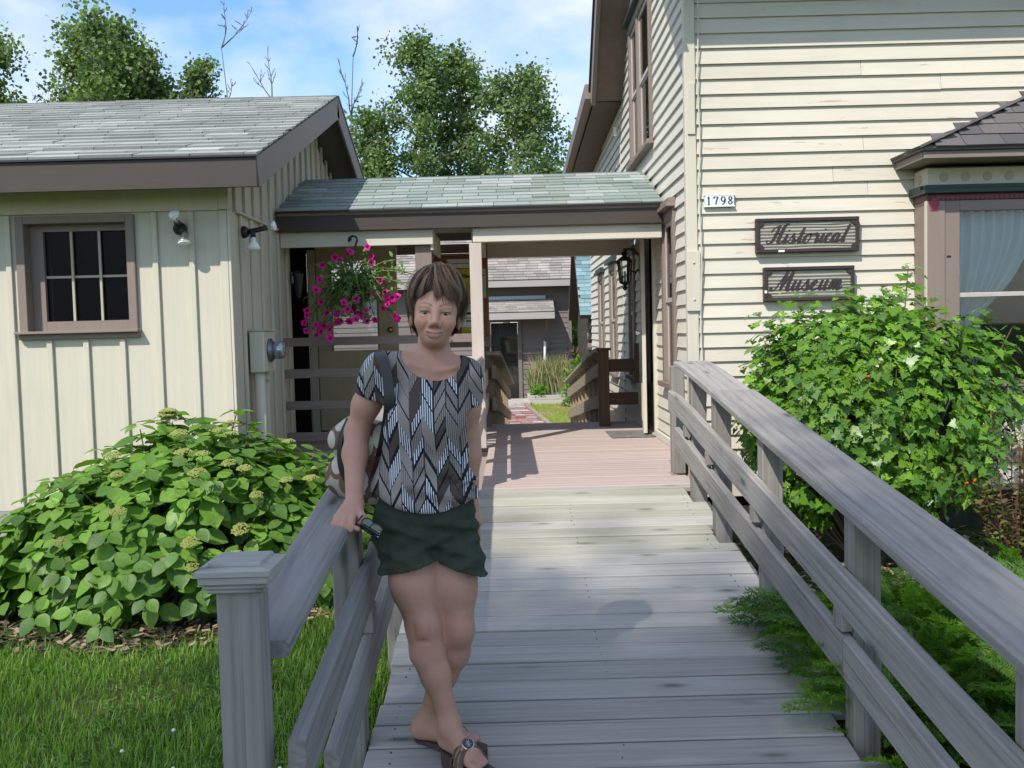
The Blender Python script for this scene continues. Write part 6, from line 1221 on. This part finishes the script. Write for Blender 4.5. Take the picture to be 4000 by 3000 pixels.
zl=z-(-.0665+12.5*x*x); wl=np.clip(1-(np.abs(x)/.0275)**2,0,1); paintc(hd*(y>.055)*.85*np.clip(1-(np.abs(zl+.001)/(.0088*np.sqrt(wl)+1e-4))**4,0,1)*(wl>.02),(.36,.105,.095))
paintc(hd*(y>.055)*.9*np.exp(-((zl)/.0017)**2)*(np.abs(x)<.0255),(.07,.02,.02))
paintc(hd*(y>.055)*.75*np.exp(-((zl+.0004)/.0011)**2)*(np.abs(x)<.015),(.50,.44,.38))
for s_ in(-1,1):
    u=(x*s_-.010)/.042; bz=.0185+.011*np.sin(np.clip(u,0,1)*2.2)-.004*u; paintc(hd*.8*((u>0)&(u<1))*np.exp(-((z-bz)/.0032)**2)*np.clip(1.15-u,0,1),(.10,.055,.035))
    ez=-.003; ux=(x*s_-.031)/.0165; lid=ez+.0052*(1-ux**2); paintc(hd*.85*(np.abs(ux)<1.05)*np.exp(-((z-lid)/.0015)**2)*(y>.05),(.05,.03,.025)); paintc(hd*.4*(np.abs(ux)<1)*np.exp(-((z-(ez-.0046*(1-ux**2)))/.0013)**2),(.16,.08,.06)); paintc(hd*.22*np.exp(-((ux/1.3)**2+((z-.003)/.009)**2)),(.33,.16,.115))
    paintc(hd*.8*np.exp(-(((x*s_-.0072)/.004)**2+((z+.046)/.003)**2)),(.12,.04,.03))
redarm=np.exp(-(np.linalg.norm((V-ELR)*A3([1,1,.7]),axis=1)/.09)**2); paintc(.30*redarm,(.55,.22,.16))
for kp in(KNR,KNL): paintc(.28*np.exp(-(np.linalg.norm(V-kp-A3([0,-.05,0]),axis=1)/.045)**2),(.46,.17,.13))
for q in PI+MC: paintc(.3*np.exp(-(np.linalg.norm(V-q,axis=1)/.014)**2),(.52,.19,.15))
paintc(.35*np.exp(-(np.linalg.norm((V-A3((-0.1968,2.9800,1.4398)))*A3([1,.5,1.2]),axis=1)/.06)**2),(.52,.21,.16))
ca=body.data.color_attributes.new('tint','FLOAT_COLOR','POINT'); ca.data.foreach_set('color',np.concatenate([col,np.ones((len(V),1))],1).astype(np.float32).ravel())
# eyes
m=Mt('eye',.08,.6); v=m.coord('Object',(1,1,1),0); sp=m.n('VectorMath',operation='LENGTH'); sc_=m.n('VectorMath',operation='MULTIPLY'); sc_.inputs[1].default_value=(1,0,1); m.l(v,sc_.inputs[0]); m.l(sc_.outputs[0],sp.inputs[0]); c=m.ramp(sp.outputs['Value'],[(.0022,(.005,.005,.006)),(.0026,(.035,.036,.032)),(.0060,(.025,.027,.025)),(.0066,(.30,.26,.23))]); m.color(c); 
q=MB(); q.lathe((0,0,0),[(.012*math.sin(a),-.012*math.cos(a)) for a in np.linspace(.05,3.09,12)],18,(0,1,0)); em=q.mesh('eye',(0,0,0),True,(m.mat,))
for s_ in(-1,1): inst('eye',em,WM,hp(s_*.031,.0722,-.0030))
# ---- blouse
xs=axis_grid(-.64,.0,.0046); ys=axis_grid(2.86,3.26,.0046); zs=axis_grid(.95,1.56,.0046)
T=Field(xs,ys,zs)
T.el(CH+A3([0,0,-.01]),(.146,.106,.165),k=.03).el(AB+A3([.004,-.008,0]),(.137,.114,.155),k=.07).el(A3((-0.2864,3.0450,1.0383)),(.166,.125,.11),k=.06)
T.el((-0.3193,2.9850,1.2765),(.072,.058,.078),k=.05).el((-0.2209,2.9900,1.2679),(.070,.058,.076),k=.05)
T.rc(SHR,(SHR+NB)/2,.052,.047,.03).rc(SHL,(SHL+NB)/2,.051,.047,.03).rc((SHR+NB)/2-A3([0,0,.008]),(SHL+NB)/2-A3([0,0,.008]),.050,.050,.03)
SRE=SHR*.62+ELR*.38; SLE=SHL*.55+ELL*.45
T.rc(SHR,SRE+(ELR-SHR)*.1,.051,.060,.03).rc(SHL,SLE+(ELL-SHL)*.1,.052,.055,.03)
X,Y,Z=T.grids()
# folds
wv=lambda a,b_,c,f_,p:np.sin((a*X+b_*Y+c*Z)*f_+p)
hem=np.clip((1.22-Z)/.14,0,1); T.f=T.f-(.0060*wv(.35,0,1,85,0)*hem*np.clip((X+.42)/.12,0,1)+.0045*wv(1,.3,-.5,70,1)*hem+.0045*wv(.8,0,1,48,2)*np.clip((Z-1.15)/.2,0,1)*.6+.004*wv(1.,0,.25,60,.5)*np.clip((1.08-Z)/.06,0,1)).astype(np.float32)
# gathered side
cx=A3((-0.1364,3.0000,1.0381)); gd=np.sqrt((X-cx[0])**2+(Z-cx[2])**2); T.f=T.f-(.006*np.cos(gd*260)*np.exp(-(gd/.06)**2)).astype(np.float32)
hemz=lambda x:1.0538+(x-(-0.4326))*0
x0h,zc,x1h=-0.4376,0.9964,-0.1287; zl_,zr_=1.0498,1.0258
u=np.clip((X-x0h)/(x1h-x0h),0,1); hz=zl_*(1-u)+zr_*u-(4*u*(1-u))*((zl_+zr_)/2-zc); T.cut(hz-Z,.006)
for s0,e0 in((SHR,SRE),(SHL,SLE)):
    d=unit((e0-s0)[None])[0]; pl_=(X-e0[0])*d[0]+(Y-e0[1])*d[1]+(Z-e0[2])*d[2]; near=np.sqrt((X-e0[0])**2+(Y-e0[1])**2+(Z-e0[2])**2)<.125; side=(X<SHR[0]+.03) if s0 is SHR else (X>SHL[0]-.012); T.cut(np.where(near&side,pl_,-1.),.004)
# neckline: scooped opening
nc=A3((-0.2498,3.0300,1.4813)); e=np.sqrt(((X-nc[0]+.15*(Z-nc[2]))/.093)**2+((Y-nc[1])/.17)**2+((Z-nc[2]+.06*(X-nc[0]))/.080)**2)-1; T.cut(-e*.08,.004)
m=Mt('patterned_blouse_fabric',.75,.2); tc=m.n('TexCoord'); sx=m.n('SeparateXYZ'); m.l(tc.outputs['Object'],sx.inputs[0]); Xn,Zn=sx.outputs['X'],sx.outputs['Z']
Xn=m.math('ADD',Xn,m.math('MULTIPLY',Zn,.03)); cw_=.037; xx=m.math('DIVIDE',Xn,cw_); colm=m.math('FLOOR',xx); fx=m.math('SUBTRACT',xx,colm); par=m.math('PINGPONG',colm,1.); sl_=m.math('MULTIPLY_ADD',par,2.,-1.)
v=m.math('DIVIDE',m.math('ADD',Zn,m.math('MULTIPLY',m.math('MULTIPLY',sl_,m.math('SUBTRACT',fx,.5)),.066)),.044); wc=m.n('TexWhiteNoise',noise_dimensions='1D'); m.l(colm,wc.inputs['W']); v=m.math('ADD',m.math('MULTIPLY',v,m.math('MULTIPLY_ADD',wc.outputs['Value'],.5,.62)),m.math('MULTIPLY',wc.outputs['Value'],7.3)); row=m.math('FLOOR',v); cb=m.n('CombineXYZ'); m.l(colm,cb.inputs[0]); m.l(row,cb.inputs[1]); wn=m.n('TexWhiteNoise',noise_dimensions='3D'); m.l(cb.outputs[0],wn.inputs['Vector']); rn=wn.outputs['Value']
st=m.math('FRACT',m.math('DIVIDE',Xn,.0068)); white=m.math('LESS_THAN',st,.5); thin=m.math('LESS_THAN',m.math('FRACT',m.math('DIVIDE',Xn,.0058)),.30)
taupe=(.27,.235,.21,1); blk=(.012,.011,.016,1); c_t=m.mix(thin,taupe,(.045,.036,.034,1)); c_w=m.mix(white,(.016,.016,.028,1),(.62,.63,.68,1)); 
c=m.mix(m.math('LESS_THAN',rn,.86),(.075,.058,.048,1),c_w); c=m.mix(m.math('LESS_THAN',rn,.54),c,c_t); c=m.mix(m.math('LESS_THAN',rn,.20),c,taupe); fr=m.math('SUBTRACT',v,row); wn2=m.n('TexWhiteNoise',noise_dimensions='4D'); m.l(cb.outputs[0],wn2.inputs['Vector']); wn2.inputs['W'].default_value=3.7; c=m.mix(m.math('LESS_THAN',fr,m.math('MULTIPLY_ADD',wn2.outputs['Value'],.42,-.06)),c,blk); c=m.mix(m.math('MULTIPLY',m.math('LESS_THAN',fx,.09),m.math('GREATER_THAN',wn2.outputs['Value'],.35)),c,(.022,.02,.024,1)); m.color(c); m.bump(m.noise(m.coord('Object',(1,1,1),0),45.,3),.25,.004)
T.build('blouse',m.mat,WM)
# ---- shorts
xs=axis_grid(-.52,.02,.0048); ys=axis_grid(2.84,3.26,.0048); zs=axis_grid(.72,1.12,.0048)
Sh=Field(xs,ys,zs); Sh.el(PV+A3([0,.0,-.005]),(.163,.122,.125),k=.03)
HR_=HPR+A3([-.004,0,0]); HL_=HPL+A3([.004,0,0]); KR=HPR*.45+KNR*.55; KL=HPL*.45+KNL*.55
ER=A3((-0.3310,3.0050,0.8134)); EL=A3((-0.1825,3.0400,0.7950))
Sh.rc(HR_,ER+(ER-HR_)*.3,.094,.093,.03).rc(HL_,EL+(EL-HL_)*.3,.089,.087,.015)
X,Y,Z=Sh.grids(); wv=lambda a,b_,c,f_,p:np.sin((a*X+b_*Y+c*Z)*f_+p)
Sh.f=Sh.f-(.0070*(1-np.abs(wv(.45,0,1,36,0))*1.6)*np.clip((1.0-Z)/.05,0,1)+.0048*(1-np.abs(wv(-.5,.2,1,52,1.))*1.6)*np.clip((.98-Z)/.08,0,1)+.0016*wv(.2,0,1,160,.3)).astype(np.float32)
cuts=[]
Sh.rc((-0.2317,2.9250,1.0098),(-0.2334,2.9450,0.8940),.0035,.0035,.006,'sub').rc((-0.4016,2.9500,1.0135),(-0.4325,2.9600,0.9361),.003,.003,.006,'sub').rc((-0.1431,2.9700,0.9830),(-0.1286,3.0000,0.9116),.003,.003,.006,'sub')
for tz0,tz1,xa,xb,md in((0.7996,0.8415,-0.4167,-0.2375,-1),(0.8262,0.7843,-0.2348,-0.1185,1)):
    sl_=(tz1-tz0)/(xb-xa); hz=tz0+(X-xa)*sl_; cuts.append((hz,md))
xm=-0.2379; hz=np.where(X<xm,cuts[0][0],cuts[1][0]); band=hz+.030-Z; Sh.f=Sh.f-(.0032*np.clip(band/.003,0,1)).astype(np.float32); Sh.cut(hz-Z,.003)
m=Mt('dark_green_cotton',.85,.15); nz=m.noise(m.coord('Object',(1,1,1),0),30.,4); c=m.ramp(nz,[(.3,(.034,.044,.030,1)),(.7,(.050,.062,.043,1))]); m.color(c); m.bump(m.noise(m.coord('Object',(1,1,1),0),500.,2),.3,.001); Sh.build('shorts',m.mat,WM)
# ---- hair: cap plus strands
xs=axis_grid(-.42,-.04,.004); ys=axis_grid(2.88,3.20,.004); zs=axis_grid(1.38,1.80,.004); Hf=Field(xs,ys,zs)
E_=lambda c,r,k=.02,op='add':Hf.el(hp(*c),r,HM,k,op)
E_((0,-.018,.040),(.079,.096,.090)); E_((0,-.045,-.002),(.068,.062,.056),.04); E_((-.060,-.012,.016),(.022,.036,.042),.025); E_((.060,-.012,.016),(.022,.036,.042),.025)
E_((0,.088,-.040),(.062,.072,.107),.012,'sub')
M_hair=Mt('brown_hair',.45,.4); m=M_hair; ge=m.n('NewGeometry'); c=m.ramp(ge.outputs['Random Per Island'],[(.0,(.045,.022,.010,1)),(.45,(.100,.054,.026,1)),(.8,(.18,.105,.054,1)),(1,(.27,.17,.095,1))]); m.color(c); M_hair=m.mat
hair,_=Hf.build('hair',plain('dark_brown_hair_base',(.065,.036,.020,1),.6),WM)
r=np.random.default_rng(91); nl=560; per=22; SV=[];SF=[]
for lk in range(nl):
    p0=r.uniform(-np.pi,np.pi); lp=abs(r.normal(0,.010)); dze=r.normal(0,.010); sw=r.normal(0,.16); tl0=r.uniform(0,.62)
    for i in range(per):
        p=p0+r.normal(0,.055); f_=math.cos(p); sd=math.sin(p)
        if f_>.55: zend=.061+.009*math.sin(p*7)+dze*1.4
        elif f_>.2: zend=-.022+.066*(f_-.2)/.35+dze
        elif f_>-.3: zend=-.028+dze
        else: zend=-.052+dze
        if f_>.80 and abs(sd+.22)<.10: zend+=.020
        zend+=r.normal(0,.004); puff=lp+r.uniform(0,.004); t0=max(0,tl0+r.normal(0,.06)); n=8; pts=[]; rx,ry=.0785+puff,.0980+puff; zt=.040+.099+puff
        for k in range(n):
            t=t0+(1-t0)*k/(n-1); zc_=zt-(zt-zend)*t**1.35
            rr=math.sqrt(max(0,1-((zc_-.040)/(.0995+puff))**2)) if zc_>.040 else 1.-.12*((.040-zc_)/.11)**1.5
            a=p+sw*t*t+(.30*t*t*(1 if sd>-.20 else -1) if f_>.4 else .0); inw=.012*max(0,t-.78)/.22 if f_<.5 else .004*max(0,t-.8)/.2
            pts.append(hp((rx-inw)*rr*math.sin(a),-.018+(ry-inw)*rr*math.cos(a),zc_))
        pts=np.array(pts); tan=np.gradient(pts,axis=0); out=pts-hp(0,-.018,.03); sdv=np.cross(tan,out); sdv/=np.linalg.norm(sdv,axis=1,keepdims=True)+1e-9; w=np.linspace(1,.3,n)[:,None]*r.uniform(.0007,.0013)
        b0=len(SV); SV.extend(pts-sdv*w); SV.extend(pts+sdv*w)
        for k in range(n-1): SF.append((b0+k,b0+n+k,b0+n+k+1,b0+k+1))
o=npmesh('strands',np.array(SV),np.array(SF),M_hair,hair,True); tag(o,kind='stuff')
# ---- sandals
M_sole=plain('brown_sandal_sole',(.075,.050,.042,1),.6,.3,0,.2); M_strap=plain('brown_leather_strap',(.13,.075,.06,1),.5,.3,0,.15); M_gold=plain('bronze_strap_trim',(.40,.28,.17,1),.4,.4,.3); M_med=plain('silver_medallion',(.45,.45,.44,1),.3,.5,.9)
def sandal(heel,ball,toe,zh,zb,side):
    heel,ball,toe=[A3(q) for q in(heel,ball,toe)]; d=toe-heel; L0=np.linalg.norm(d[:2]); d=A3([d[0],d[1],0]); d/=np.linalg.norm(d); s_=np.cross(d,[0,0,1.]); b=MB(); n=14; top=[];bot=[]
    for i in range(n+1):
        t=i/n; w=(.030 if t<.3 else .030+.014*math.sin(min(1,(t-.3)/.4)*1.57))*math.sqrt(max(.02,1-(2*t-1)**8)); c=heel+d*(-.028+(L0+.060)*t); zt=zh+(zb-zh)*min(1,t/.62); gz_=dz(c[1])+.002
        top.append((c,w,zt,gz_))
    for c,w,zt,g_ in top: b.v+=[tuple((c+s_*w)[:2])+(zt,),tuple((c-s_*w)[:2])+(zt,),tuple((c-s_*w*.94)[:2])+(g_,),tuple((c+s_*w*.94)[:2])+(g_,)]
    for i in range(n):
        for j in range(4): b.f.append((i*4+j,i*4+(j+1)%4,(i+1)*4+(j+1)%4,(i+1)*4+j)); b.m.append(0)
    b.f+=[(0,3,2,1),(n*4,n*4+1,n*4+2,n*4+3)]; b.m+=[0,0]; sd_=b.build('sandal',M_sole,WM)
    for q,(off,wd,mt_) in enumerate(((-.026,.012,M_strap),(-.010,.006,M_gold),(.004,.011,M_strap),(.018,.006,M_gold),(.030,.011,M_strap))):
        b=MB(); pts=[]
        for a in np.linspace(0,math.pi,11):
            conv=1-.55*math.sin(a); c=ball+d*off*conv+d*(-.012); pts.append(c+s_*math.cos(a)*.046+A3([0,0,zb-ball[2]+ (.055+ .008*(off<.0))*math.sin(a)]))
        for k in range(10): b.rail(pts[k],pts[k+1]+(pts[k+1]-pts[k])*.08,wd*1.25,.005,0)
        b.build('strap',mt_,sd_)
    c=ball-d*.012+A3([0,-.006,zb-ball[2]+.060]); ax=unit((A3([0,-.45,1.])+d*.3)[None])[0]; b=MB(); b.lathe(c,[(.020,0),(.021,.003),(.019,.005)],20,ax); me_=b.build('medallion',M_med,sd_,True); b=MB(); b.lathe(c+ax*.0052,[(.016,0),(.015,.0012)],20,ax); b.build('medallion_face',M_black,me_)
    b=MB()
    for k in range(6):
        a=k*math.pi/6; u_=np.cross(ax,[1,0,0.]); u_/=np.linalg.norm(u_); w_=np.cross(ax,u_); dd_=u_*math.cos(a)+w_*math.sin(a); b.rail(c+ax*.0068-dd_*.013,c+ax*.0068+dd_*.013,.0022,.0012,0)
    b.build('medallion_star',M_med,me_)
sandal((-0.2234,2.9550,0.2726),(-0.1499,2.8450,0.2645),(-0.0964,2.7700,0.2568),0.2726-.026,0.2645-.022,-1)
sandal((-0.3228,3.1000,0.2468),(-0.1991,3.0300,0.2479),(-0.1336,2.9950,0.2479),0.2468-.026,0.2479-.022,1)
# ================================================================ handbag on her shoulder
HBG=thing('handbag','cream and brown patterned handbag with dark leather straps hanging from the shoulder','handbag',tuple((-0.4881,3.1600,1.0239)))
xs=axis_grid(-.62,-.30,.005); ys=axis_grid(3.0,3.34,.005); zs=axis_grid(1.0,1.36,.005); Bg=Field(xs,ys,zs)
Bg.chain([(-0.5539,3.1600,1.2048),(-0.4209,3.1400,1.1825)],[.055,.060],.03); Bg.chain([(-0.5556,3.1700,1.0840),(-0.4164,3.1400,1.0595)],[.068,.070],.03); Bg.rc((-0.4866,3.1600,1.1946),(-0.4863,3.1600,1.0752),.062,.074,.04); Bg.rc((-0.5242,3.1700,1.2540),(-0.4431,3.1600,1.2275),.03,.034,.04)
m=Mt('cream_brown_bag_fabric',.8,.2); v=m.coord('Object',(1,1,1),0); mp_=m.n('Mapping'); mp_.inputs['Rotation'].default_value=(0,.6,0); mp_.inputs['Scale'].default_value=(1,0,.55); m.l(v,mp_.inputs['Vector']); vo=m.n('TexVoronoi',feature='F1'); vo.inputs['Scale'].default_value=21; vo.inputs['Randomness'].default_value=.55; m.l(mp_.outputs[0],vo.inputs['Vector']); c=m.ramp(vo.outputs['Distance'],[(.0,(.46,.42,.33,1)),(.46,(.48,.44,.35,1)),(.49,(.17,.085,.06,1)),(.66,(.19,.10,.07,1)),(.69,(.40,.36,.29,1))]); m.color(c); Bg.build('bag_body',m.mat,HBG)
M_lea=plain('black_brown_leather',(.022,.018,.017,1),.4,.4,0,.15)
def strap(pts,w,th,mat,nm,wd=(1,-.35,.15)):
    P_=[Vector(p) for p in catmull(pts,8)]; b=MB(); n=len(P_); W0=Vector(wd)
    for i,p in enumerate(P_):
        t=(P_[min(i+1,n-1)]-P_[max(i-1,0)]).normalized(); wv_=(W0-t*W0.dot(t)).normalized(); nv=t.cross(wv_)
        b.v+=[tuple(p+wv_*w/2+nv*th/2),tuple(p+wv_*w/2-nv*th/2),tuple(p-wv_*w/2-nv*th/2),tuple(p-wv_*w/2+nv*th/2)]
    for i in range(n-1):
        for j in range(4): b.f.append((i*4+j,i*4+(j+1)%4,i*4+4+(j+1)%4,i*4+4+j)); b.m.append(0)
    b.f+=[(3,2,1,0),(n*4-4,n*4-3,n*4-2,n*4-1)]; b.m+=[0,0]
    return b.build(nm,mat,HBG)
st_=strap([(-0.4303,3.1000,1.1416),(-0.4012,3.0100,1.2179),(-0.3765,2.9550,1.3188),(-0.3755,2.9550,1.3980),(-0.3903,2.9750,1.4608),(-0.4094,3.0300,1.4918),(-0.4319,3.1100,1.4864),(-0.4607,3.1700,1.4307),(-0.4921,3.2000,1.3361),(-0.5105,3.1900,1.2517)],.034,.005,M_lea,'shoulder_strap')
strap([(-0.5286,3.1000,1.2776),(-0.5540,3.0900,1.2127),(-0.5534,3.0900,1.1128),(-0.5017,3.0850,1.0245)],.016,.006,M_lea,'piping'); strap([(-0.4125,3.0750,1.1777),(-0.4387,3.0700,1.1127),(-0.4667,3.0750,1.0379)],.03,.006,M_lea,'leather_trim'); strap([(-0.3964,3.0900,1.2253),(-0.3772,3.0800,1.1430),(-0.3847,3.0800,1.0349)],.045,.006,M_lea,'leather_trim')
b=MB()
for u in (((-0.4856,3.0850,1.1575)),((-0.4803,3.0850,1.1699)),((-0.4628,3.0750,1.1541))): b.lathe(u,[(.006,0),(.005,.004)],10,(0,-1,0))
b.build('studs',plain('brass_stud',(.6,.45,.18,1),.25,.5,1.),HBG)
# ================================================================ sunglasses in her hand
SG=thing('sunglasses','folded black sunglasses held in the hand on the rail','sunglasses',tuple((-0.4467,2.8700,0.9711)))
M_plb=plain('black_glossy_plastic',(.010,.010,.011,1),.15,.5)
b=MB(); b.tube([(-0.4531,2.8600,1.0106),(-0.4730,2.8550,0.9903),(-0.4764,2.8560,0.9840),(-0.4513,2.8520,0.9811),(-0.4165,2.8500,0.9573),(-0.4063,2.8520,0.9489)],[.003,.0034,.004,.004,.005,.006],7); b.build('temple_arm',M_plb,SG,True)
b=MB(); b.tube([(-0.4699,2.8720,0.9775),(-0.4397,2.8720,0.9564),(-0.4122,2.8700,0.9389)],[.004,.005,.006],7); b.build('temple_arm',M_plb,SG,True)
M_sgl=plain('dark_lens',(.006,.006,.008,1),.05,.8)
for nm,cc in(('a',(-0.4396,2.8620,0.9850)),('b',(-0.4145,2.8600,0.9676))):
    cc=A3(cc); b=MB(); ax=unit(A3([[-.25,-1,.35]]))[0]; u_=unit(A3([[.85,0,-.52]]))[0]; w_=np.cross(ax,u_); ring=[cc+u_*.019*math.cos(a)+w_*.015*math.sin(a) for a in np.linspace(0,2*math.pi,19)]; b.tube(ring,.0022,6); rim=b.build('rim',M_plb,SG,True); b=MB(); b.poly(ring[:-1],.001,ax); b.build('lens',M_sgl,rim)
b=MB(); 
for k in range(9): b.lathe(A3((-0.4079,2.8420,0.9542))+A3([random.uniform(-.007,.007),0,random.uniform(-.009,.009)]),[(.0018,0),(.0012,.0016),(.0002,.002)],6,(0,-1,0))
b.build('sparkle_studs',M_chrome,SG)
